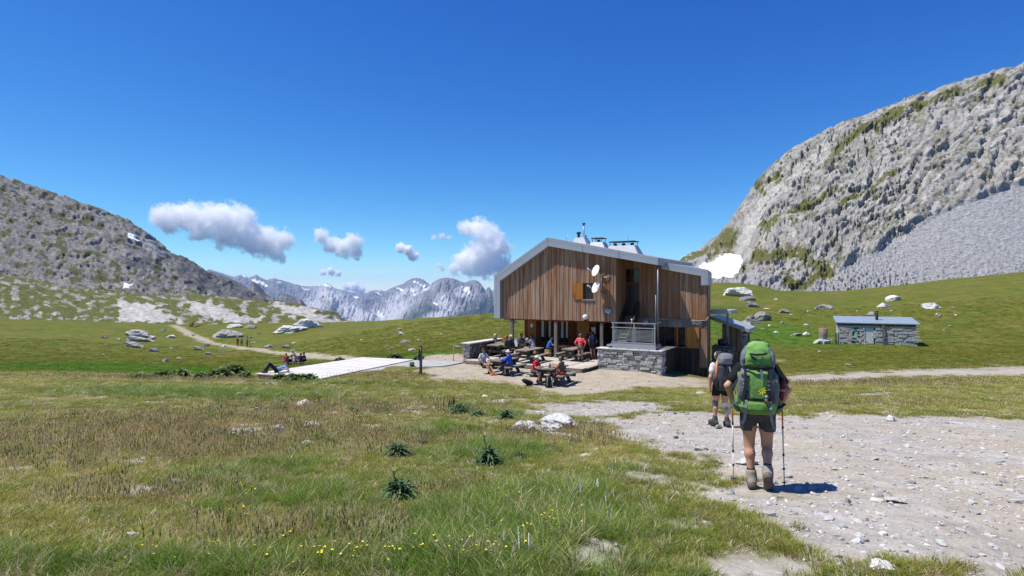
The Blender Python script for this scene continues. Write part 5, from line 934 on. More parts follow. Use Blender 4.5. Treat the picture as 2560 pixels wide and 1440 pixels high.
# nearest hiker
J1 = joints(lean=.12, hl=(-.275, .13, .975), hr=(.275, .13, .965)); J1.update({'hipL': V3(-.088, 0, .92), 'hipR': V3(.095, 0, .92), 'knL': V3(-.088, .05, .50), 'anL': V3(-.062, -.01, .105), 'toL': V3(-.072, .16, .045), 'knR': V3(.108, .07, .49), 'anR': V3(.108, -.17, .215), 'toR': V3(.118, -.075, .045), 'gripL': V3(0, .1, 1), 'gripR': V3(0, .1, 1)})
def hiker(J, loc, rz, label, skin, shirt, shorts, sock, boot, sole, hair, hem, sleeve, cell=.0085, sleevec=None):
    e = empty('person', loc, rz, label, 'person'); pr = body_prims(J, None, sleeve, .55, True); V, Q, g = grow([p for p in pr if p[4] not in (SHOE, HAIR)], cell); b = mobj('body', V, Q, [skin_mat(skin)], e, True)
    infl = lambda gs, a, k=None: [(p[0], p[1], p[2] + a, p[3] + a, 0, p[5]) for p in pr if p[4] in gs]
    V, Q, _ = grow(infl((SHIRT,), .014), .012, lambda X, Y, Z: (hem[1] - Z)); o = mobj('shirt', V, Q, [cloth(shirt)], e); crumple(o, .008, 9)
    sp = [(p[0], p[1] + (V3(math.copysign(.012, p[1][0]), 0, 0) if p[2] < .11 else 0), p[2] + .016, p[3] + (.008 if p[2] < .11 else .018), 0, .010) for p in pr if p[4] == PANTS] + [(J['pel'], J['waist'] - V3(0, 0, .06), .14, .135, 0, .05)]; V, Q, _ = grow(sp, .011, lambda X, Y, Z: np.maximum(hem[0] - Z, Z - 1.06)); o = mobj('shorts', V, Q, [cloth(shorts)], e); crumple(o, .010, 8)
    V, Q, _ = grow(infl((HAIR,), .004), .011); mobj('hair', V, Q, [cloth(hair)], e)
    for k in 'LR':
        K, A_, T = J['kn' + k], J['an' + k], J['to' + k]; kd = (A_ - K) / np.linalg.norm(A_ - K); V, Q, _ = grow([(A_ - kd * .11, A_, .047, .05, 0, .01)], .009); mobj('sock', V, Q, [cloth(sock)], e)
        fd = (T - A_); fd = fd / np.linalg.norm(fd); hl_ = A_ - fd * .045 + kd * .055; tp = T + kd * .0; V, Q, _ = grow([(A_ - kd * .055, A_ + kd * .02, .060, .058, 0, .015), (hl_, tp - fd * .01, .050, .047, 0, .02), (A_, T, .058, .045, 0, .02)], .009); bo = mobj('boot', V, Q, [cloth(boot)], e)
        up = -kd + fd * (fd @ kd); up = up / np.linalg.norm(up); dn = -up; off = dn * .040; V, Q, _ = grow([(hl_ + off, hl_ + fd * .1 + off, .052, .048, 0, .01), (hl_ + fd * .08 + off, tp + off * .8, .048, .053, 0, .012)], .009, lambda X, Y, Z, h0=hl_ + dn * .075, d0=dn: (X - h0[0]) * d0[0] + (Y - h0[1]) * d0[1] + (Z - h0[2]) * d0[2]); mobj('sole', V, Q, [cloth(sole)], bo)
        MB().tube([tuple(A_ - kd * .05 + fd * .062), tuple(A_ + fd * .085)], .012, 6).build('lace', cloth(tuple(x * .6 for x in boot)), bo)
    return e
hiker(J1, H1, RZ1, 'hiker in black t-shirt and dark shorts under the green rucksack', (.50, .27, .175), (.012, .012, .013), (.06, .062, .062), (.012, .012, .013), (.27, .235, .20), (.11, .095, .085), (.03, .02, .015), (.66, .86), .62)
def pole(top, tip, label, loc, rz, grp):
    e = empty('trekking_pole', (0, 0, 0), 0, label, 'trekking pole', grp); a = Vector(lz(top, loc, rz)); b = Vector(lz(tip, loc, rz)); b.z = gz(b.x, b.y) - .01; f = lambda t_: a + (b - a) * t_
    MB().tube([f(-.16), f(-.13), f(-.02), f(0)], [.012, .018, .015, .012], 8).build('grip', NBK, e, True); MB().tube([f(0), f(.30)], .0095, 8).build('upper_section', simple('orange_anodised', (.68, .20, .06), .35, .1, 8, .5), e, True); MB().tube([f(.30), f(.62)], .0085, 8).build('middle_section', simple('pale_pole_alloy', (.62, .62, .62), .35, .1, 8, .5), e, True); MB().tube([f(.62), f(.97)], .007, 8).build('lower_section', simple('white_pole_paint', (.74, .74, .72), .35, .08, 8, .5), e, True)
    for t_ in (.30, .62, .78): MB().tube([f(t_ - .012), f(t_ + .012)], .013, 8).build('lock', NBK, e, True)
    MB().tube([f(.93), f(.935), f(.945)], [.012, .034, .012], 12).build('basket', NDK, e, True); MB().tube([f(.96), f(1.0)], [.006, .003], 6).build('tip', M_METALD, e, True); MB().tube([f(-.12), f(-.10) + Vector((.03, -.03, -.02)), f(-.03) + Vector((.035, -.02, -.02)), f(-.05)], .006, 5).build('wrist_strap', NBK, e)
pole((-.278, .175, 1.0), (-.262, .13, 0), 'orange and white trekking pole in the nearest hiker\'s left hand', H1, RZ1, None); pole((.278, .175, .985), (.292, -.02, 0), 'orange and silver trekking pole in the nearest hiker\'s right hand', H1, RZ1, None)
# second hiker
H2X, H2Y = (1803 - 1280) / FPX * 13.7, 13.7; H2 = (H2X, H2Y, gz(H2X, H2Y)); RZ2 = R(5)
J2 = joints(lean=.08, hl=(-.27, .02, .80), hr=(.24, .12, .95), look=.35, nod=.6); J2.update({'knL': V3(-.10, .10, .51), 'anL': V3(-.12, .06, .115), 'toL': V3(-.17, .21, .06), 'knR': V3(.09, .0, .50), 'anR': V3(.12, -.06, .105), 'toR': V3(.14, .10, .05), 'gripL': V3(.3, 1, .2), 'gripR': V3(0, .2, 1)})
e2 = hiker(J2, H2, RZ2, 'hiker in white t-shirt, black shorts and white cap with knee supports', (.52, .27, .18), (.70, .68, .65), (.010, .010, .012), (.05, .055, .055), (.075, .075, .075), (.03, .03, .03), (.06, .04, .03), (.70, .86), .45, .012)
cap_mesh(e2, J2, (.72, .71, .70))
def brace(J, k, r_, mat, up_, dn_, name):
    Hp, K, A_ = J['hip' + k], J['kn' + k], J['an' + k]; a = K + (Hp - K) / np.linalg.norm(Hp - K) * up_; b = K + (A_ - K) / np.linalg.norm(A_ - K) * dn_; V, Q, _ = grow([(a, K, r_ + .008, r_, 0, .02), (K, b, r_, r_ + .002, 0, .02)], .01); mobj(name, V, Q, [mat], e2)
brace(J2, 'L', .063, cloth((.10, .115, .14)), .08, .11, 'knee_brace'); brace(J2, 'R', .062, cloth((.74, .73, .70)), .14, .11, 'knee_bandage')
pk = empty('rucksack', H2, RZ2, 'charcoal grey rucksack on the farther hiker in the white t-shirt', 'rucksack')
lpart('main_body', [(.86, 0, -.2, .28, .18), (.9, 0, -.22, .36, .26), (1.15, 0, -.23, .38, .28), (1.4, 0, -.21, .36, .26), (1.46, 0, -.2, .28, .18)], NDK, pk, 3, .014); ld = lpart('lid', [(1.45, 0, -.19, .28, .24), (1.49, 0, -.2, .36, .32), (1.6, .02, -.2, .36, .3), (1.68, .03, -.18, .28, .2), (1.70, .03, -.17, .14, .1)], NGR, pk, 2.6, .016); lpart('lid_side', [(1.46, .14, -.28, .1, .1), (1.54, .14, -.30, .13, .12), (1.64, .13, -.27, .08, .08)], NBK, ld, 2.6, .01)
lpart('front_pocket', [(.92, 0, -.34, .2, .06), (.98, 0, -.37, .28, .1), (1.12, 0, -.37, .27, .1), (1.2, 0, -.34, .2, .05)], NBK, pk, 3, .012); webbing([(-.09, -.425, 1.0), (-.06, -.43, 1.06), (.0, -.43, 1.14)], pk, NLG, .03, .006, 'reflective_trim'); webbing([(.02, -.36, 1.42), (.04, -.375, 1.32), (.08, -.375, 1.22)], pk, NLG, .045, .006, 'emblem_strip'); webbing([(-.02, -.355, 1.45), (-.03, -.378, 1.3), (-.04, -.378, 1.15)], pk, NDK, .03, .012); webbing([(.18, -.3, 1.3), (.20, -.32, 1.15), (.16, -.34, 1.0)], pk, NGR, .03, .012)
for sg in (-1, 1): lpart('side_pocket', [(.9, sg * .19, -.2, .04, .14), (1.0, sg * .205, -.2, .07, .18), (1.14, sg * .2, -.2, .04, .14)], NBK, pk, 3, .01); webbing([(sg * .14, -.06, 1.46), (sg * .155, .04, 1.46), (sg * .16, .13, 1.34), (sg * .165, .14, 1.18), (sg * .17, .02, 1.02), (sg * .18, -.1, .96)], pk, NDK, .06, .014, 'shoulder_strap', (0, 0, 1))
op = MB().tube([lz((-.20, -.17, 1.05), H2, RZ2), lz((-.185, -.17, 1.50), H2, RZ2)], .02, 8).build('folded_pole', simple('orange_anodised', (.68, .2, .06)), None, True); tag(op, 'folded orange trekking poles strapped to the side of the charcoal rucksack', 'trekking pole'); op2 = MB().tube([lz((-.20, -.2, 1.08), H2, RZ2), lz((-.185, -.2, 1.54), H2, RZ2)], .014, 8).build('second_pole', simple('orange_anodised', (.68, .2, .06)), op, True)
# packs lying on the ground
def small_pack(loc, rz, c1, c2, label, s=1.0, tilt=0):
    e = empty('daypack', loc, rz, label, 'rucksack'); m1 = cloth(c1, .7); m2 = cloth(c2, .7)
    lpart('main_body', [(0, 0, 0, .22, .14), (.03, 0, 0, .30, .22), (.25, 0, .01, .31, .22), (.42, 0, .02, .26, .17), (.48, 0, .03, .14, .08)], m1, e, 2.8, .02); lpart('front_pocket', [(.04, 0, -.11, .2, .06), (.1, 0, -.13, .24, .09), (.22, 0, -.12, .2, .05)], m1, e, 2.8, .01)
    for sg in (-1, 1): webbing([(sg * .08, -.1, .44), (sg * .1, -.15, .3), (sg * .11, -.16, .1)], e, m2, .035, .01)
    MB().tube([(-.04, .03, .47), (0, .03, .54), (.04, .03, .47)], .012, 6).build('haul_loop', m2, e); e.scale = (s, s, s); e.rotation_euler = (tilt, 0, rz); return e
NBc = (.015, .015, .018)
x_, y_, _ = on(1372, 966, 0); small_pack((x_, y_, gz(x_, y_)), R(10), NBc, (.5, .5, .5), 'black rucksack with pale straps standing at the near end of the nearest table', 1.15)
x_, y_, _ = on(1331, 962, 0); small_pack((x_, y_, gz(x_, y_) + .10), R(-80), NBc, (.3, .3, .3), 'black rucksack lying on its side below the red-shirted person', 1.1, R(70))
x_, y_, _ = on(1266, 939, 0); small_pack((x_, y_, gz(x_, y_)), R(20), (.04, .04, .045), (.4, .4, .4), 'dark rucksack leaning on the bench behind the blue jacket', 1.1, R(-10))
x_, y_ = at(t5, .3, .95)[:2]; small_pack((x_, y_, .55), R(40), (.03, .06, .22), (.2, .25, .4), 'blue rucksack hung on the bench by the terrace wall', 1.0, R(-15))
o_ = empty('spare_pole', (0, 0, 0), 0, 'pale trekking pole leaning across the ground by the second table', 'trekking pole'); a = on(1222, 940, .0); b = on(1251, 922, .45); MB().tube([(a[0], a[1], gz(a[0], a[1])), (b[0], b[1] + .6, .50)], .012, 6).build('shaft', M_GALV, o_); MB().tube([(b[0], b[1] + .6, .50), (b[0] + .06, b[1] + .68, .58)], .018, 6).build('grip', NBK, o_)
# things on the tables
M_BOT = simple('green_bottle_glass', (.03, .05, .025), .15, .1, 9, .6)
def bottle(p, label): o = MB().lathe([(.033, 0), (.036, .01), (.036, .16), (.014, .22), (.014, .28)], 12).build('bottle', M_BOT, None, True); o.location = p; tag(o, label, 'bottle', 'bottles on the tables'); MB().lathe([(.0155, .27), (.0155, .295)], 10).build('bottle_cap', M_GALV, o)
bottle(at(t1, -.55, -.12, .766), 'dark glass bottle on the nearest table between the two seated people'); bottle(at(t3, .2, .1, .766), 'dark glass bottle on the long deck table'); bottle(at(t2, -.2, .1, .766), 'dark glass bottle on the table beside the blue jacket')
def cup(p, label, c=(.7, .7, .68)): o = MB().lathe([(.03, 0), (.04, .09), (.036, .09), (.027, .01)], 12).build('cup', cloth(c, .4), None, True); o.location = p; tag(o, label, 'cup', 'cups on the tables'); MB().tube([(.036, 0, .07), (.06, 0, .05), (.034, 0, .02)], .006, 5).build('handle', cloth(c, .4), o)
cup(at(t1, -.3, .1, .766), 'pale cup on the nearest picnic table'); cup(at(t3, -.2, .2, .766), 'pale cup on the near end of the long deck table'); cup(at(t2, -.5, -.2, .766), 'pale cup on the second picnic table'); cup(at(t5, .1, .1, .766), 'white cup on the crowded terrace table')
o = MB().box(-.14, .14, -.1, .1, 0, .012).build('map', M_PAPER); o.location = at(t1, -.6, .12, .768); o.rotation_euler = (0, 0, .4); tag(o, 'folded paper map lying in front of the red-shirted person', 'map'); MB().box(-.1, .05, -.08, .06, .013, .016).build('folded_leaf', cloth((.5, .55, .5)), o)
# signpost far down the path
x_, y_ = G(625, 868); sp = MB().tube([(0, 0, -.2), (0, 0, 2.1)], .06, 8).build('signpost', M_GREYW, None, True); sp.location = (x_, y_, gz(x_, y_)); tag(sp, 'thin wooden signpost beside the far path on the meadow', 'signpost'); MB().box(-.02, .5, -.08, -.06, 1.75, 1.95).build('sign_board', M_GREYW, sp)
# ================================================================ rocks, grass, plants
def ico(sub):
    b = bmesh.new(); bmesh.ops.create_icosphere(b, subdivisions=sub, radius=1); V = np.array([v.co[:] for v in b.verts]); F = np.array([[v.index for v in f.verts] for f in b.faces]); b.free(); return V, F
_ico = {k: ico(k) for k in (1, 2, 3, 4)}
def rock_vf(seed, sub=3, npl=13, rough=.06):
    r = np.random.default_rng(seed); V, F = _ico[sub]; n = r.normal(size=(npl, 3)); n /= np.linalg.norm(n, axis=1)[:, None]; dd = r.uniform(.62, 1.0, npl); q = V @ n.T; rad = np.min(np.where(q > .05, dd / np.maximum(q, .05), 9), 1); rad = np.minimum(rad, 1.25)
    P = V * rad[:, None]; P = P * (1 + rough * fbm(P * 2.2 + seed, 4)[:, None] + rough * .8 * ridged(P * np.array([1.5, 1.5, 4]) + seed, 3)[:, None]); return P, F
def rockm(name, light, dark, lich=.3):
    t = NT(name); p = t.pos(); rn = t.rnd(); a = t.noise(p, 5, 7, .68); c = t.ramp(a, (.28, dark), (.5, tuple((x + y) / 2 for x, y in zip(light, dark))), (.68, light)); c = t.hsv(c, .5, 1, t.math('ADD', .78, t.math('MULTIPLY', rn, .4)))
    c = t.mix(t.ramp(t.noise(p, 2.2, 5, .65), (.56, 0.), (.66, lich)), c, (.13, .125, .085)); return t.fin(c, .92, t.bump(t.math('ADD', t.noise(p, 1.3, 7, .7), t.math('MULTIPLY', t.voro(p, 1.1), .4)), .9, .3, t.bump(a, .8, .05)), .15)
M_BOULD = rockm('pale_boulder', (.74, .72, .685), (.42, .40, .37), .45); M_BOULDG = rockm('grey_boulder', (.42, .40, .37), (.18, .172, .16), .7)
ROCKME = {}
for i in range(12):
    V, F = rock_vf(200 + i, 4, 12, .24); ROCKME[i] = mesh_np('boulder', V, F, [M_BOULD], False); ROCKME[100 + i] = mesh_np('boulder', V, F, [M_BOULDG], False)
SIXR = random.Random(9); LMK = []
def boulder(px, py, wpx, hpx, label, grey=False, group=None, dep=.8, seed=None, tilt=None, name='boulder'):
    x, y = G(px, py); k = SIXR.randrange(12) if seed is None else seed; o = bpy.data.objects.new(name, ROCKME[k + (100 if grey else 0)]); link(o); sx = wpx / FPX * y / 2; sz = hpx / FPX * y * .62
    y2 = y + sx * dep * .6; o.location = (x * y2 / y, y2, gz(x * y2 / y, y2) + sz * .28); o.scale = (sx, sx * dep, sz); o.rotation_euler = (SIXR.uniform(-.15, .15), tilt if tilt is not None else SIXR.uniform(-.2, .2), SIXR.uniform(-.4, .4)); tag(o, label, 'rock', group)
    if name == 'boulder': LMK.append((px, py, label))
    return o
for a in ((600, 992, 25, 15, 'white two-peaked boulder in the green grass strip'), (605, 999, 11, 7, 'small white stone just below the two-peaked boulder'), (765, 1017, 42, 19, 'broad pale boulder with a flat top in the dry grass'), (728, 1019, 18, 6, 'flat pale stone left of the broad flat-topped boulder'), (697, 1083, 30, 24, 'upright pale rock at the edge of the gravel patch'), (770, 1112, 34, 15, 'low white rock alone in the brown grass'), (437, 1209, 24, 14, 'rounded pale stone in dry grass near the edge'), (331, 1350, 24, 17, 'white stone at the lower edge beside bare soil'), (377, 1344, 13, 11, 'small white stone near the lower edge'), (395, 1148, 18, 8, 'small grey stone in the yellowish turf'), (1312, 1077, 54, 28, 'rounded white boulder left of the wedge-shaped one'), (1462, 1142, 26, 11, 'small pale stone below the wedge-shaped boulder'), (1213, 993, 12, 8, 'small white stone in yellow turf before the tables'), (1541, 1370, 12, 14, 'egg-shaped pale stone beside the lush grass'), (1795, 1070, 15, 10, 'grey stone just behind the farther hiker'), (1752, 987, 24, 8, 'flat white stone left of the farther hiker'), (2227, 1052, 22, 15, 'pale stone at the far edge of the gravel'), (1865, 1160, 46, 14, 'flat pale slab set in the path before the nearest hiker'), (1690, 1240, 16, 12, 'pale stone on the worn ground left of the nearest hiker'), (540, 1030, 10, 6, 'tiny pale stone in red-brown grass'), (835, 1036, 15, 8, 'pale stone among gravel behind the upright rock'), (912, 1032, 13, 7, 'white stone in the stony brown patch'), (1745, 1125, 22, 9, 'light flat stone on the dirt before the hikers'), (2210, 1425, 60, 22, 'half-buried pale slab at the lower corner of the path'), (2235, 1250, 40, 8, 'flat buff slab at the side of the path'), (2120, 1255, 14, 13, 'dark upright stone on the gravel right of the shadow')): boulder(*a, grey=('grey' in a[4] or 'dark' in a[4]))
boulder(1403, 1076, 84, 42, 'large white wedge-shaped boulder sloping to the right', seed=3, tilt=.35)
for a in ((720, 832, 74, 20, 'big white outcrop on the green slope, lower of a pair'), (768, 822, 60, 24, 'mottled white outcrop on the green slope, upper of a pair'), (673, 808, 44, 15, 'pale outcrop under the rocky hummocks'), (565, 846, 64, 22, 'long dark outcrop on the meadow beside the far path'), (345, 843, 48, 16, 'stacked pale outcrop at the edge of the meadow, upper slab'), (350, 854, 50, 13, 'flat white slab below the stacked outcrop'), (335, 870, 38, 14, 'grey sloping boulder at the far edge of the meadow'), (382, 880, 20, 12, 'rounded boulder with a dark side on the meadow'), (497, 874, 24, 9, 'low grey boulder in the meadow below the path'), (515, 866, 15, 9, 'small hump-backed grey boulder under the far path'), (523, 887, 18, 8, 'flat pale stone in the dark green meadow'), (415, 906, 16, 11, 'small round boulder in the darkest green'), (587, 820, 28, 11, 'smooth pale boulder above the far path'), (628, 820, 28, 10, 'low grey boulder beside the smooth pale one'), (712, 870, 18, 10, 'round grey stone right of the far signpost'), (676, 870, 26, 9, 'long grey stone by the far path'), (427, 844, 18, 8, 'small white stone left of the far path'), (380, 847, 15, 10, 'white stone beside the stacked outcrop'), (1003, 838, 14, 8, 'white-topped boulder on the green hill before the mountains'), (1015, 857, 20, 8, 'dark hollow stone on the green hill'), (1283, 808, 16, 10, 'pale boulder seen under the hut\'s overhang'), (1030, 878, 14, 6, 'small white stone above the concrete path'), (980, 872, 12, 5, 'tiny pale stone on the green hill above the platform')): boulder(*a, grey=('grey' in a[4] or 'dark' in a[4]), dep=.7)
for a in ((1838, 742, 70, 30, 'large cracked pale boulder on the green bank right of the hut'), (1868, 752, 34, 14, 'low boulder leaning against the large cracked one'), (1882, 768, 40, 18, 'grey boulder midway down the green bank'), (1905, 800, 44, 30, 'tall weathered boulder above the bright green hollow'), (1878, 806, 50, 24, 'broad weathered boulder beside the tall one'), (1850, 820, 46, 22, 'pale boulder just behind the canopy post'), (1862, 834, 40, 16, 'flat boulder beside the lean-to'), (1820, 735, 26, 12, 'small boulder near the corner of the hut roof'), (1957, 785, 26, 13, 'cluster stone alone in bright green grass'), (2065, 772, 40, 13, 'long grey rock high on the bank'), (2120, 915, 18, 7, 'white stone above the gravel track'), (1990, 842, 30, 8, 'flat grey rock left of the rusty drum'), (2015, 836, 26, 7, 'flat pale rock in a row left of the drum'), (1940, 752, 16, 6, 'small pale stone on the ridge of the bank'), (2210, 770, 36, 16, 'pale rubble block on the slope above the cabin'), (2232, 752, 40, 18, 'upper pale rubble block on the slope by the scree'), (2180, 788, 30, 12, 'grey rubble block just above the cabin roof'), (2330, 775, 50, 20, 'broad pale block beyond the cabin')): boulder(a[0], a[1], a[2] * .85, a[3] * .85, a[4], grey=('pale' not in a[4]), dep=.7)
# small stones: scattered individually, each told apart by the landmark it lies beside
def short(lb):
    for w_ in (' with ', ' on ', ' in ', ' at ', ' beside', ' under ', ' above', ' below', ' before', ' left ', ' right ', ' near ', ' behind', ' by ', ' alone', ' seen', ' midway', ' just', ' leaning', ' high', ' beyond', ' set ', ' sloping', ', '): lb = lb.split(w_)[0]
    return lb
_sh = {}
for l_ in LMK: _sh.setdefault(short(l_[2]), []).append(l_)
LM2 = [v_[0] for v_ in _sh.values() if len(v_) == 1]; used_lb = set(); cnt_ = 0
for i in range(400):
    if cnt_ >= 62: break
    k_ = i % 3
    if k_ == 0: px, py = SIXR.uniform(200, 1250), SIXR.uniform(822, 900)
    elif k_ == 1: px, py = SIXR.uniform(1880, 2400), SIXR.uniform(760, 905)
    else: px, py = SIXR.uniform(200, 2300), SIXR.uniform(985, 1130)
    if 600 < px < 1180 and 880 < py < 950: continue
    c_ = min(LM2, key=lambda l_: abs(l_[0] - px) + 2.2 * abs(l_[1] - py)); dx, dy = px - c_[0], py - c_[1]; dist = abs(dx) + 2.2 * abs(dy)
    if dist > 190 or dist < 22: continue
    gy_ = SIXR.random() < .4; where = ('right of' if dx > 0 else 'left of') if abs(dx) > 2.2 * abs(dy) else ('in front of' if dy > 0 else 'behind')
    lb = 'small %s stone %s %s the %s' % ('grey' if gy_ else 'pale', 'just' if dist < 75 else 'some way', where, short(c_[2]))
    if lb in used_lb or len(lb.split()) > 16: continue
    used_lb.add(lb); cnt_ += 1; boulder(px, py, SIXR.uniform(5, 13), SIXR.uniform(3, 6.5), lb, gy_, 'small stones scattered over the turf', name='stone')
# ---------------------------------------------------------------- scattering by geometry nodes
def scatter(name, P, rot, scl, vid, colr, src, label):
    me = bpy.data.meshes.new(name); me.vertices.add(len(P)); me.vertices.foreach_set('co', np.asarray(P, np.float32).ravel())
    for nm, ty, arr in (('rot', 'FLOAT_VECTOR', rot), ('scl', 'FLOAT_VECTOR', scl), ('col', 'FLOAT_VECTOR', colr)): a = me.attributes.new(nm, ty, 'POINT'); a.data.foreach_set('vector', np.asarray(arr, np.float32).ravel())
    a = me.attributes.new('vid', 'INT', 'POINT'); a.data.foreach_set('value', np.asarray(vid, np.int32)); o = link(bpy.data.objects.new(name, me)); tag(o, label, kind='stuff')
    cl = bpy.data.collections.new(name + '_source')
    for i, (m_) in enumerate(src): cl.objects.link(bpy.data.objects.new('%s_kind_%02d' % (name, i), m_))
    ng = bpy.data.node_groups.new(name, 'GeometryNodeTree'); ng.interface.new_socket('Geometry', in_out='INPUT', socket_type='NodeSocketGeometry'); ng.interface.new_socket('Geometry', in_out='OUTPUT', socket_type='NodeSocketGeometry')
    nn = ng.nodes.new; gi = nn('NodeGroupInput'); go = nn('NodeGroupOutput'); ip = nn('GeometryNodeInstanceOnPoints'); ci = nn('GeometryNodeCollectionInfo'); ci.inputs[0].default_value = cl; ci.inputs['Separate Children'].default_value = True; ci.inputs['Reset Children'].default_value = True; ip.inputs['Pick Instance'].default_value = True
    def na(nm, ty): q = nn('GeometryNodeInputNamedAttribute'); q.data_type = ty; q.inputs[0].default_value = nm; return q.outputs[0]
    L = ng.links.new; L(gi.outputs[0], ip.inputs['Points']); L(ci.outputs[0], ip.inputs['Instance']); L(na('vid', 'INT'), ip.inputs['Instance Index']); er = nn('FunctionNodeEulerToRotation'); L(na('rot', 'FLOAT_VECTOR'), er.inputs[0]); L(er.outputs[0], ip.inputs['Rotation']); L(na('scl', 'FLOAT_VECTOR'), ip.inputs['Scale']); L(ip.outputs[0], go.inputs[0])
    md = o.modifiers.new('scatter', 'NODES'); md.node_group = ng; return o
def leaf_mat(name, tr=.42, rough=.6):
    t = NT(name); c = t.attr('col', 'INSTANCER', 'Color'); c = t.mix(t.ramp(t.noise(t.obj(), 40, 2), (.3, 0.), (.7, .35)), c, t.hsv(c, .5, .9, 1.5)); t.fin(c, rough, None, .06); tb = t.n('ShaderNodeBsdfTranslucent'); t.set(tb.inputs[0], c); mx = t.n('ShaderNodeMixShader'); mx.inputs[0].default_value = tr; t.l(t.b.outputs[0], mx.inputs[1]); t.l(tb.outputs[0], mx.inputs[2]); t.l(mx.outputs[0], t.out.inputs['Surface']); return t.m
M_BLADE = leaf_mat('grass_blades')
def tuft(seed, n, h, spread, w_, bend, seedheads=0, mat=M_BLADE):
    r = random.Random(seed); V = []; F = []
    for i in range(n):
        a = r.uniform(0, 6.283); d = spread * math.sqrt(r.random()); x, y = d * math.cos(a), d * math.sin(a); la = a + r.uniform(-.7, .7); hh = h * r.uniform(.55, 1.15); bd = bend * r.uniform(.3, 1.3) * hh; fa = r.uniform(0, 6.283); ww = w_ * r.uniform(.7, 1.3); o = len(V); st = i < seedheads
        if st: hh *= 1.5; bd *= .5; ww *= .6
        for t_ in (0, .5, 1):
            cx, cy, cz = x + math.cos(la) * bd * t_ * t_, y + math.sin(la) * bd * t_ * t_, hh * (t_ - .12 * t_ * t_ * bend); wd = ww * (1 - .8 * t_) / 2
            V += [(cx - math.cos(fa) * wd, cy - math.sin(fa) * wd, cz), (cx + math.cos(fa) * wd, cy + math.sin(fa) * wd, cz)]
        F += [(o, o + 1, o + 3, o + 2), (o + 2, o + 3, o + 5, o + 4)]
        if st:
            o = len(V); c = Vector((cx, cy, cz)); s_ = w_ * 1.1; V += [c + Vector((-s_, 0, 0)), c + Vector((0, 0, -.02)), c + Vector((s_, 0, 0)), c + Vector((0, 0, .045)), c + Vector((0, -s_, 0)), c + Vector((0, s_, 0))]; F += [(o, o + 1, o + 2, o + 3), (o + 4, o + 1, o + 5, o + 3)]
    return mesh_np('tuft', V, F, [mat], False)
TUFTS = [tuft(i, 22, .17, .06, .0065, .7) for i in range(4)] + [tuft(10 + i, 24, .055, .075, .0065, .9) for i in range(4)] + [tuft(20 + i, 16, .11, .07, .005, .8, 6) for i in range(4)]
n = 125000; dmin, dmax = 3.0, 36.0
u = rng.random(n); dd = np.geomspace(dmin, dmax, 4000); rho = np.minimum(1, (6 / dd) ** 1.55) * dd; cdf = np.cumsum(rho * np.gradient(dd)); cdf /= cdf[-1]; yy = np.interp(u, cdf, dd); xx = yy * rng.uniform(-.98, .98, n)
Zg = zones(xx, yy); zz = ground_h(xx, yy); bare = np.maximum(Zg['grav'], Zg['dirt'])
q = (np.stack([xx, yy], -1) - A0) @ np.stack([UU, MM], 1); inhut = (q[:, 0] > -1.2) & (q[:, 0] < 14.3) & (q[:, 1] > -4.1); inplat = polysd([tuple(p_) for p_ in PL], xx, yy) < .05; inpath = polysd(cp, xx, yy) < .1
keep = (rng.random(n) > bare * 1.45 + .0) & ~inhut & ~inplat & ~inpath; k_ = np.argwhere(keep).ravel(); xx, yy, zz = xx[k_], yy[k_], zz[k_]; lush, dry, n1, n2, n3 = (Zg[a][k_] for a in ('lush', 'dry', 'n1', 'n2', 'n3')); bb = bare[k_]; m = len(k_); r_ = rng.random(m)
tall = lush > .18 + .58 * rng.random(m); isdry = ~tall & (dry > .32 + 1.2 * rng.random(m)); vid = np.where(tall, rng.integers(0, 4, m), np.where(isdry, rng.integers(8, 12, m), rng.integers(4, 8, m)))
grow_ = 1 + np.clip(yy - 7, 0, 40) / 22; s_ = rng.uniform(.7, 1.25, m) * grow_ * (1 - .35 * bb) * np.where(tall, .42 + .55 * lush, 1.0); scl = np.stack([s_ * 1.1, s_ * 1.1, s_ / np.sqrt(grow_) * np.where(isdry, .85, 1)], 1)
def lerp(a, b, t_): return np.array(a)[None] * (1 - t_[:, None]) + np.array(b)[None] * t_[:, None]
ct = lerp((.22, .25, .04), (.45, .40, .10), np.clip(.5 + 1.1 * n2 + .5 * n1 + .3 * (r_ - .5), 0, 1)); cl_ = lerp((.10, .205, .02), (.25, .34, .055), np.clip(.5 + n1 + .7 * (r_ - .5), 0, 1)); cd = lerp((.50, .37, .19), (.68, .56, .27), np.clip(.5 + 1.2 * n1 + .6 * (r_ - .5), 0, 1)); cd = cd * (1 - .0) + 0
colr = np.where(tall[:, None], cl_, np.where(isdry[:, None], cd, ct)); q1_ = rng.random(m); colr = np.where((q1_ < .13)[:, None], np.array([[.68, .60, .37]]), np.where((q1_ < .19)[:, None], np.array([[.36, .25, .16]]), np.where((q1_ < .38)[:, None], np.array([[.18, .26, .04]]), colr))); colr = colr * rng.uniform(.62, 1.3, (m, 1))
scatter('grass', np.stack([xx, yy, zz - .008], 1), np.stack([rng.uniform(-.12, .12, m), rng.uniform(-.12, .12, m), rng.uniform(0, 6.28, m)], 1), scl, vid, colr, TUFTS, 'short alpine grass, green and dry, over the whole bank')
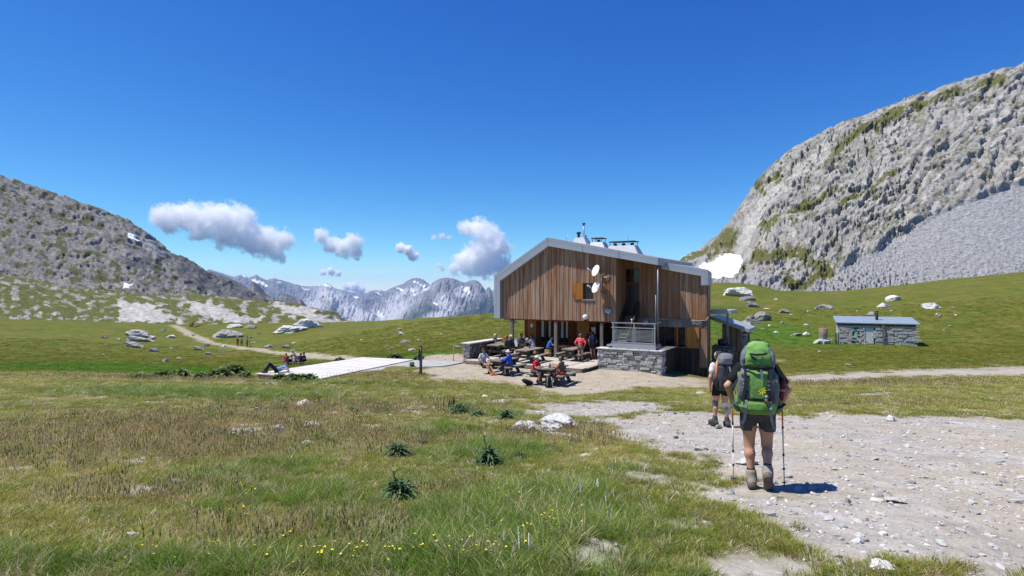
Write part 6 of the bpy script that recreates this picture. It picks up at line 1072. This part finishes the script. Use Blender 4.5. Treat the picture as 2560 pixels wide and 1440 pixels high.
# taller clumps on the meadow behind, thinning out with distance
n = 42000; yy = rng.uniform(0, 1, n); yy = 34 * (110 / 34) ** yy; xx = yy * rng.uniform(-.98, .98, n); Zg = zones(xx, yy); q = (np.stack([xx, yy], -1) - A0) @ np.stack([UU, MM], 1); k_ = np.argwhere((np.maximum(Zg['grav'], Zg['dirt']) < .4) & ~((q[:, 0] > -1.5) & (q[:, 0] < 15) & (q[:, 1] > -4.3) & (q[:, 1] < 9)) & (polysd([tuple(p_) for p_ in PL], xx, yy) > .1) & (polysd(cp, xx, yy) > .1)).ravel(); xx, yy = xx[k_], yy[k_]; m = len(k_); lush = Zg['lush'][k_]; n1 = Zg['n2'][k_]
s_ = rng.uniform(1.2, 2.6, m) * (yy / 50) ** .55; colr = lerp((.125, .17, .014), (.25, .225, .035), np.clip(.5 + 1.2 * n1 + rng.uniform(-.3, .3, m), 0, 1)); colr = np.where((lush > .4)[:, None], np.array([[.09, .2, .012]]), colr) * rng.uniform(.5, 1.35, (m, 1))
scatter('meadow_grass', np.stack([xx, yy, ground_h(xx, yy) - .02], 1), np.stack([rng.uniform(-.1, .1, m), rng.uniform(-.1, .1, m), rng.uniform(0, 6.28, m)], 1), np.stack([s_ * 1.5, s_ * 1.5, s_ * .9], 1), rng.integers(4, 8, m), colr, TUFTS, 'green meadow grass beyond the terrace')
# gravel
t = NT('gravel_stone'); c = t.attr('col', 'INSTANCER', 'Color'); c = t.mix(t.ramp(t.noise(t.obj(), 2, 4), (.4, 0.), (.7, .5)), c, t.hsv(c, .5, .8, .55)); M_GRAV = t.fin(c, .9, None, .15)
PEB = []
for i in range(8): V, F = rock_vf(500 + i, 1 if i < 5 else 2, 9, .05); PEB.append(mesh_np('pebble', V, F, [M_GRAV], False))
n = 140000; u = rng.random(n); dd = np.geomspace(3.2, 42, 4000); rho = np.minimum(1, (6 / dd) ** 1.35) * dd; cdf = np.cumsum(rho * np.gradient(dd)); cdf /= cdf[-1]; yy = np.interp(u, cdf, dd); xx = yy * rng.uniform(-.95, .95, n); Zg = zones(xx, yy); b_ = np.maximum(Zg['grav'], Zg['dirt'] * .22); q = (np.stack([xx, yy], -1) - A0) @ np.stack([UU, MM], 1)
k_ = np.argwhere((rng.random(n) < b_ * np.clip(.55 + 1.1 * Zg['n1'], .12, 1) + .006) & ~((q[:, 0] > -1.2) & (q[:, 0] < 14.3) & (q[:, 1] > -4.1)) & (polysd([tuple(p_) for p_ in PL], xx, yy) > .05) & (polysd(cp, xx, yy) > .05)).ravel(); xx, yy = xx[k_], yy[k_]; m = len(k_)
s_ = np.exp(rng.normal(-4.95, .62, m)) * (1 + yy / 26); s_ = np.clip(s_, .003, .055); g_ = rng.uniform(.27, .58, m); colr = g_[:, None] * np.array([[1, .97, .925]]) * (1 + rng.uniform(-.05, .05, (m, 3)))
scatter('gravel', np.stack([xx, yy, ground_h(xx, yy) + (Zg['n3'][k_] * .02 - .03) * Zg['grav'][k_] + s_ * .24], 1), np.stack([rng.uniform(-.35, .35, m), rng.uniform(-.35, .35, m), rng.uniform(0, 6.28, m)], 1), np.stack([s_ * rng.uniform(.8, 1.5, m), s_ * rng.uniform(.7, 1.1, m), s_ * rng.uniform(.3, .75, m)], 1), rng.integers(0, 8, m), colr, PEB, 'loose pale gravel and stone chips on the path')
# wild flowers
def flower_mesh(n, col, spike=False):
    mt = simple('petal_%d_%d' % (int(col[0] * 99), int(col[2] * 99)), col, .6, .12, 30); gm = simple('flower_stem', (.07, .12, .02), .7); V = []; F = []; mi = []
    V += [(-.002, 0, 0), (.002, 0, 0), (.0015, .01, .1), (-.0015, .01, .1)]; F.append((0, 1, 2, 3)); mi.append(1); c = Vector((0, .01, .1))
    if spike:
        for k in range(6): o = len(V); z_ = k * .008; V += [c + Vector((-.006, 0, z_)), c + Vector((.006, 0, z_)), c + Vector((.004, .003, z_ + .009)), c + Vector((-.004, -.003, z_ + .009))]; F.append((o, o + 1, o + 2, o + 3)); mi.append(0)
    else:
        for k in range(n): a = 6.283 * k / n; o = len(V); dv = Vector((math.cos(a), math.sin(a), .35)) * .011; sd = Vector((-math.sin(a), math.cos(a), 0)) * .006; V += [c, c + dv * .6 + sd, c + dv, c + dv * .6 - sd]; F.append((o, o + 1, o + 2, o + 3)); mi.append(0)
    return mesh_np('flower', V, F, [mt, gm], False, mi)
FLW = [flower_mesh(5, (.72, .60, .02)), flower_mesh(5, (.75, .52, .01)), flower_mesh(5, (.70, .70, .66), True), flower_mesh(5, (.18, .12, .45))]
fp = []
for px, py, rx, ry, k, cnt in ((1340, 1320, 150, 70, 0, 80), (1200, 1400, 120, 40, 0, 45), (620, 1260, 30, 25, 0, 12), (800, 1420, 140, 25, 0, 30), (420, 1415, 120, 25, 0, 14), (840, 1135, 60, 10, 1, 20), (605, 1310, 25, 15, 0, 8), (1500, 1260, 120, 60, 2, 45), (1300, 1410, 120, 35, 2, 25), (1000, 1410, 200, 30, 0, 26), (1240, 1255, 60, 40, 0, 20), (1450, 1400, 90, 35, 3, 8), (1150, 1230, 40, 20, 0, 12), (1660, 1220, 60, 40, 3, 5), (700, 1400, 200, 40, 1, 14)):
    for _ in range(int(cnt * .7)): fp.append((*G(px + random.gauss(0, rx * .5), min(1438, py + random.gauss(0, ry * .5))), k))
fp = np.array(fp); m = len(fp); s_ = rng.uniform(.55, 1.05, m); scatter('flowers', np.stack([fp[:, 0], fp[:, 1], ground_h(fp[:, 0], fp[:, 1])], 1), np.stack([rng.uniform(-.25, .25, m), rng.uniform(-.25, .25, m), rng.uniform(0, 6.28, m)], 1), np.stack([s_, s_, s_ * 1.6], 1), fp[:, 2].astype(int), np.ones((m, 3)), FLW, 'scattered yellow buttercups and white flower spikes in the grass')
# ---------------------------------------------------------------- plants one can count
def plant_mat(name, a, b):
    t = NT(name); c = t.ramp(t.noise(t.obj(), 6, 4, .6), (.3, a), (.7, b)); t.fin(c, .55, None, .15); tb = t.n('ShaderNodeBsdfTranslucent'); t.set(tb.inputs[0], c); mx = t.n('ShaderNodeMixShader'); mx.inputs[0].default_value = .22; t.l(t.b.outputs[0], mx.inputs[1]); t.l(tb.outputs[0], mx.inputs[2]); t.l(mx.outputs[0], t.out.inputs['Surface']); return t.m
M_THIS = plant_mat('thistle_leaf', (.06, .11, .05), (.16, .24, .105)); M_DOCK = plant_mat('dock_leaf', (.08, .125, .035), (.20, .25, .10)); M_BRACT = plant_mat('thistle_bract', (.42, .44, .14), (.62, .62, .28)); M_BROWN = plant_mat('dry_stalk', (.12, .055, .03), (.2, .1, .05))
def leafset(seed, n, R_, h, w_, lobes, droop=.5):
    r = random.Random(seed); V = []; F = []
    for i in range(n):
        a = r.uniform(0, 6.283); el = r.uniform(.15, 1.25); L = R_ * r.uniform(.6, 1.1); z0 = h * r.random() ** 1.5; x0, y0 = r.gauss(0, R_ * .16), r.gauss(0, R_ * .16); sg = 9 if lobes else 5; o = len(V); ww = w_ * r.uniform(.7, 1.2); tw = r.uniform(-.5, .5)
        for j in range(sg):
            t_ = j / (sg - 1); f = math.cos(el) * L * t_; z = z0 + math.sin(el) * L * t_ - droop * L * t_ * t_ * .8; wd = ww * math.sin(math.pi * (.12 + .86 * t_)) * ((1.0 if j % 2 else .38) if lobes else 1); cx, cy = x0 + math.cos(a) * f, y0 + math.sin(a) * f; sx, sy = -math.sin(a) * wd / 2, math.cos(a) * wd / 2; lift = wd * .22
            V += [(cx - sx, cy - sy, z + lift + tw * wd * .4), (cx, cy, z), (cx + sx, cy + sy, z + lift - tw * wd * .4)]
        for j in range(sg - 1):
            for e in (0, 1): F.append((o + j * 3 + e, o + j * 3 + e + 1, o + j * 3 + 4 + e, o + j * 3 + 3 + e))
    return V, F
def plant(px, py, R_, h, label, kind='thistle', heads=0, seed=0, n=70):
    n = int(n * (1.9 if kind == 'thistle' else 1.5))
    x, y = G(px, py); th = kind == 'thistle'; e = empty('thistle_plant' if th else 'dock_plant', (x, y, gz(x, y)), 0, label, 'plant'); V, F = leafset(seed, n, R_ * 1.1, h * .62, R_ * (.19 if th else .36), th, .6); mobj('leaves', V, F, M_THIS if th else M_DOCK, e, True)
    m = MB(); r = random.Random(seed + 9); hp = []
    for k in range(max(3, heads)):
        a = r.uniform(0, 6.28); tp = (math.cos(a) * R_ * .3, math.sin(a) * R_ * .3, h * (1.15 if k < heads else .6) + .02); m.tube([(0, 0, -.02), (tp[0] * .5, tp[1] * .5, tp[2] * .6), tp], [.012, .009, .006], 6); hp.append(tp)
    m.build('stem', M_THIS if th else M_DOCK, e, True)
    for tp in hp[:heads]:
        b = MB()
        for k in range(9): a = 6.283 * k / 9; dv = Vector((math.cos(a) * .035, math.sin(a) * .035, .055)); sd = Vector((-math.sin(a), math.cos(a), 0)) * .010; c = Vector(tp); b.add([c - sd, c + sd, c + dv + Vector((0, 0, .012)), ], [(0, 1, 2)]); b.add([c + dv * .4 - sd * 1.2, c + dv * .4 + sd * 1.2, c + dv * 1.25], [(0, 1, 2)])
        b.lathe([(.012, -.02), (.02, 0), (.014, .03)], 8, Matrix.Translation(tp)); b.build('flower_head', M_BRACT, e)
    return e
plant(993, 1143, .26, .20, 'dense dark thistle without flowers in the middle of the grass', seed=1, n=110); plant(1222, 1165, .24, .34, 'tall thistle with two pale flower heads above the lush clump', heads=2, seed=2, n=110); plant(1000, 1250, .25, .22, 'spreading thistle with a yellow-green head nearest the camera', heads=1, seed=3, n=120); plant(1148, 1034, .36, .26, 'large dark thistle clump behind the lush clump', seed=4, n=130); plant(1195, 1042, .26, .14, 'low grey-green thistle rosette beside the large clump', seed=5, n=70); plant(1265, 1050, .28, .24, 'pointed dark thistle left of the white boulders', seed=6, n=80); plant(882, 1032, .24, .14, 'small dark thistle in the brown grass', seed=7, n=60); plant(1300, 1150, .13, .16, 'small green thistle right of the lush clump', seed=8, n=40); plant(1055, 1115, .16, .16, 'half-withered thistle left of the tall one', seed=19, n=40)
e = empty('dry_seed_stalks', (*G(1118, 1030), gz(*G(1118, 1030))), 0, 'brown upright seed stalks beside the large dark thistle clump', 'plant'); 
for k in range(7): x0 = random.uniform(-.12, .2); MB().tube([(x0, 0, 0), (x0 + .02, 0, .28), (x0 + .03, .01, random.uniform(.4, .55))], [.006, .014, .006], 6).build('stalk', M_BROWN, e, True)
for k, (px, py, R_, h, lab) in enumerate(((400, 945, .55, .30, 'dock plant at the edge of the meadow nearest the picture side'), (450, 942, .6, .32, 'dock plant left of the big dock clump'), (500, 946, .5, .26, 'low dock plant beside pale stones'), (552, 946, .75, .5, 'big leafy dock clump left of the platform'), (585, 938, .8, .55, 'tallest dock clump behind the platform corner'), (610, 948, .5, .3, 'dock plant just left of the platform corner'), (700, 951, .5, .24, 'leafy dock below the platform edge under the sunbather'), (735, 953, .55, .26, 'leafy dock midway along the platform front'), (770, 952, .5, .22, 'leafy dock at the near corner of the platform'), (672, 922, .6, .4, 'dock plant behind the sunbather'), (848, 906, .45, .25, 'single dock at the far edge of the platform'), (1030, 917, .22, .35, 'spiky green plant on the edge of the concrete path'), (1045, 898, .5, .22, 'bright leafy plant behind the marker post'), (985, 897, .6, .2, 'low bright green leafy patch behind the concrete path'), (350, 950, .5, .22, 'low dock plant among pale stones by the brown grass'))): plant(px, py, R_, h, lab, 'dock', 0, 30 + k, 75)
# ---------------------------------------------------------------- stone cabin, drum, far fence on the right
cx0, cy0, cz0 = pix(2098, 848, 70); cab = empty('stone_cabin', (cx0, cy0, cz0 - .3), R(-25), 'low stone cabin with blue-grey metal roof on the slope', 'cabin')
CW, CH = 7.6, 2.0
M_CROOF = simple('blue_grey_sheet_roof', (.33, .40, .47), .4, .1, 1.5, .5, .3); M_DOOR = simple('pale_grey_door', (.58, .59, .60), .6, .1, 3); M_TURQ = simple('turquoise_paint', (.28, .48, .44), .7, .2, 4)
wl = MB().box(0, CW, .12, .5, -1.4, CH).build('wall', M_MORTAR, cab); stw = MB(); r = random.Random(77); z = -.5
while z < CH:
    hh = r.uniform(.13, .24); x = 0
    while x < CW:
        ln = r.uniform(.2, .6); d_ = r.uniform(0, .09)
        if not (2.55 < x + ln / 2 < 3.6 and z < 1.72) and not (1.5 < x + ln / 2 < 1.95 and z < 1.6): stw.box(x + .012, x + ln - .012, .02 - d_, .13, z + .01, min(z + hh, CH) - .01)
        x += ln
    z += hh
M_STONEP = stone_mat('pale_cabin_stone', (.52, .50, .46), (.62, .60, .56), (.70, .68, .63)); o = stw.build('masonry', M_STONEP, wl, False, .012); o['kind'] = 'stuff'; MB().box(0, .4, .51, 5, -1.4, CH).build('side_wall', M_STONEP, cab)
MB().box(2.65, 3.5, .05, .11, -.1, 1.7).build('door', M_DOOR, cab); MB().box(1.55, 1.9, .06, .115, .1, 1.55).build('shutter', M_TURQ, cab); w_ = MB().box(.6, .85, .0, .115, .95, 1.35).build('window', M_GLASS, cab); MB().box(.55, .9, -.03, .0, .88, .95).build('sill', M_CAP, w_); MB().box(2.5, 2.63, .0, .1, -.2, 1.9).build('door_jamb', M_CAP, cab)
MB().box(4.35, 4.5, -.26, -.12, -.6, 2.1).build('post', M_GREYW, cab); MB().box(-.2, CW, -.1, -.02, 1.98, 2.2).build('eaves_beam', M_DARKB, cab)
V = [(-.35, -.14, 2.22), (CW + .4, -.14, 2.22), (CW + .4, 5.2, 2.75), (-.35, 5.2, 2.75)]; V += [(a, b, c + .08) for a, b, c in V]; rf = MB().add(V, [(0, 3, 2, 1), (4, 5, 6, 7), (0, 1, 5, 4), (1, 2, 6, 5), (2, 3, 7, 6), (3, 0, 4, 7)]).build('roof', M_CROOF, cab); fl = MB().tube([(4.1, 2.5, 2.5), (4.1, 2.5, 3.35)], .16, 10).build('flue_pipe', M_BLACKM, rf, True); MB().lathe([(.05, 3.42), (.26, 3.5), (.26, 3.56), (.03, 3.66)], 12, Matrix.Translation((4.1, 2.5, 0))).build('flue_cap', M_BLACKM, rf, True)
for i in range(9): MB().box(.0 + i * 1.0, .03 + i * 1.0, -.17, -.145, 2.2, 2.31).build('roof_rib', M_CROOF, rf)
fr = [pix(2060, 838, 72), pix(2098, 830, 70)]
for i in range(5): f_ = i / 4; o = bpy.data.objects.new('boulder', ROCKME[i]); link(o); x_, y_ = fr[0][0] + (fr[1][0] - fr[0][0]) * f_ - 1.2, 71.; o.location = (x_, y_, gz(x_, y_) + .2); o.scale = (.5, .4, .32); tag(o, 'stone in the tumbled wall between the drum and the cabin', 'rock', 'tumbled stones left of the cabin')
dx_, dy_ = G(2058, 859); dr = empty('rusty_drum', (dx_, dy_, gz(dx_, dy_)), 0, 'tall rusty metal drum standing on a slab left of the cabin', 'drum'); k_ = dy_ / FPX; rr_ = 10 * k_
M_RUST = simple('rusty_brown_metal', (.22, .15, .12), .7, .35, 5); M_DRUM = simple('dull_grey_metal', (.30, .29, .29), .6, .25, 5)
MB().lathe([(rr_ * .98, .1), (rr_, .15), (rr_, 21 * k_), (rr_ * 1.03, 22 * k_)], 20).build('lower_barrel', M_DRUM, dr, True); MB().lathe([(rr_ * 1.03, 22 * k_ + .01), (rr_ * .98, 22 * k_ + .06), (rr_, 37 * k_), (rr_ * .9, 37 * k_ + .02)], 20).build('upper_barrel', M_RUST, dr, True); MB().box(-1.3 * rr_, 1.5 * rr_, -1.2 * rr_, 1.2 * rr_, -.3, .1).build('slab', M_CONC, dr)
for k, (px, py) in enumerate(((2088, 829), (2092, 829), (2096, 829))): x_, y_ = (px - 1280) / FPX * 69.5, 69.5; o = MB().box(-.05, .05, -.03, .03, -.6, 1.1).build('fence_board', M_GREYW); o.location = (x_, y_, gz(x_, y_) + .3); tag(o, 'grey upright board at the corner of the stone cabin', 'board', 'grey boards leaning at the cabin corner')
x_, y_ = G(490, 817); pl = empty('plank_pile', (x_, y_, gz(x_, y_)), R(20), 'reddish heap of planks far off beside the meadow path', 'planks')
for k in range(5): MB().bar((-1.5 + k * .3, random.uniform(-.3, .3), 0), (-1.2 + k * .7, random.uniform(-.3, .3), random.uniform(.9, 2.0) if k < 3 else .6), .3, .12).build('plank', M_PORCH, pl)
# ================================================================ fair-weather clouds far beyond the ranges
def cloud(label, blobs, dist, dens, nsc, seed):
    K = dist / FPX; C = np.array([((px - 1280) * K, dist + dz * K, EYE - (py - 720) * K, r * K) for px, py, r, dz in blobs]); ctr = C[:, :3].mean(0); prims = [(c[:3] - ctr, c[:3] - ctr + V3(1, 0, 0), c[3] * 1.12, c[3] * 1.12, 0, c[3] * .3) for c in C]; ext = (C[:, :3].max(0) - C[:, :3].min(0)).max() + 2 * C[:, 3].max()
    V, Q, _ = grow(prims, ext / 34, pad=ext / 30, far=ext); t = bpy.data.materials.new('cloud'); t.use_nodes = True; nt = t.node_tree; nt.nodes.clear(); out = nt.nodes.new('ShaderNodeOutputMaterial'); vp = nt.nodes.new('ShaderNodeVolumeScatter'); vp.inputs['Color'].default_value = (1, 1, 1, 1); vp.inputs['Anisotropy'].default_value = 0.; nt.links.new(vp.outputs[0], out.inputs['Volume'])
    co = nt.nodes.new('ShaderNodeTexCoord').outputs['Object']; L = nt.links.new; best = None
    def mth(op, a, b=None, cl=False):
        o = nt.nodes.new('ShaderNodeMath'); o.operation = op; o.use_clamp = cl
        for i, v in enumerate((a, b)):
            if v is None: continue
            if isinstance(v, (int, float)): o.inputs[i].default_value = v
            else: L(v, o.inputs[i])
        return o.outputs[0]
    for c in C:
        d = nt.nodes.new('ShaderNodeVectorMath'); d.operation = 'DISTANCE'; L(co, d.inputs[0]); d.inputs[1].default_value = tuple(c[:3] - ctr); f = mth('SUBTRACT', 1.0, mth('DIVIDE', d.outputs['Value'], float(c[3]))); best = f if best is None else mth('MAXIMUM', best, f)
    nz = nt.nodes.new('ShaderNodeTexNoise'); nz.inputs['Scale'].default_value = nsc / K / 21; nz.inputs['Detail'].default_value = 8; nz.inputs['Roughness'].default_value = .62; nz.noise_dimensions = '4D'; nz.inputs['W'].default_value = seed; L(co, nz.inputs['Vector'])
    g = mth('ADD', best, mth('MULTIPLY', mth('SUBTRACT', nz.outputs['Fac'], .55), 2.5)); g = mth('MULTIPLY', mth('MULTIPLY', g, 2.2, True), dens); L(g, vp.inputs['Density'])
    o = mobj('cloud', V, Q, t, None, True); o.location = tuple(ctr); tag(o, label, 'cloud', 'fair-weather clouds over the far range'); return o
CD = 19000
cloud('largest white cloud, long and sloping down over the dark mountainside', [(410, 545, 40, 0), (455, 540, 44, 10), (510, 548, 46, 0), (560, 548, 50, -10), (600, 552, 48, 0), (560, 590, 40, 0), (620, 590, 48, 0), (660, 605, 46, 10), (705, 600, 34, 0), (690, 635, 26, 0), (500, 575, 34, 0), (640, 620, 30, 0), (705, 650, 14, 0), (425, 565, 26, 0)], CD, .0065, 1.0, 1)
cloud('heart-shaped mid-sized white cloud', [(805, 592, 26, 0), (830, 612, 28, 0), (855, 622, 28, 0), (885, 605, 28, 0), (890, 630, 20, 0), (892, 646, 9, 0)], CD, .009, 1.1, 3)
cloud('small slanting cloud between the mid-sized and the towering one', [(1002, 618, 15, 0), (1020, 628, 17, 0), (1034, 638, 15, 0)], CD, .03, 1.5, 5)
cloud('towering bright cumulus beside the hut roof', [(1165, 570, 24, 0), (1195, 572, 32, 0), (1215, 590, 42, 0), (1235, 620, 46, 0), (1200, 640, 50, 0), (1165, 660, 40, 0), (1140, 672, 22, 0), (1245, 655, 38, 0), (1220, 665, 36, 0), (1190, 672, 26, 0)], CD, .0085, 1.0, 7)
cloud('thin flat cloud strip low above the far range', [(808, 681, 11, 0), (826, 679, 13, 0), (845, 683, 11, 0)], 26000, .022, 2.0, 9); cloud('pale cloud resting on the crest of the far range', [(868, 716, 15, 0), (885, 718, 17, 0), (902, 724, 14, 0)], 25000, .022, 1.8, 11); cloud('faint wisp of cloud left of the towering cumulus', [(1085, 594, 11, 0), (1105, 592, 12, 0), (1122, 594, 9, 0)], 23000, .006, 2.0, 13); cloud('tiny puff below the faint wisp', [(1096, 664, 10, 0), (1106, 672, 8, 0)], 23000, .008, 2.2, 15)
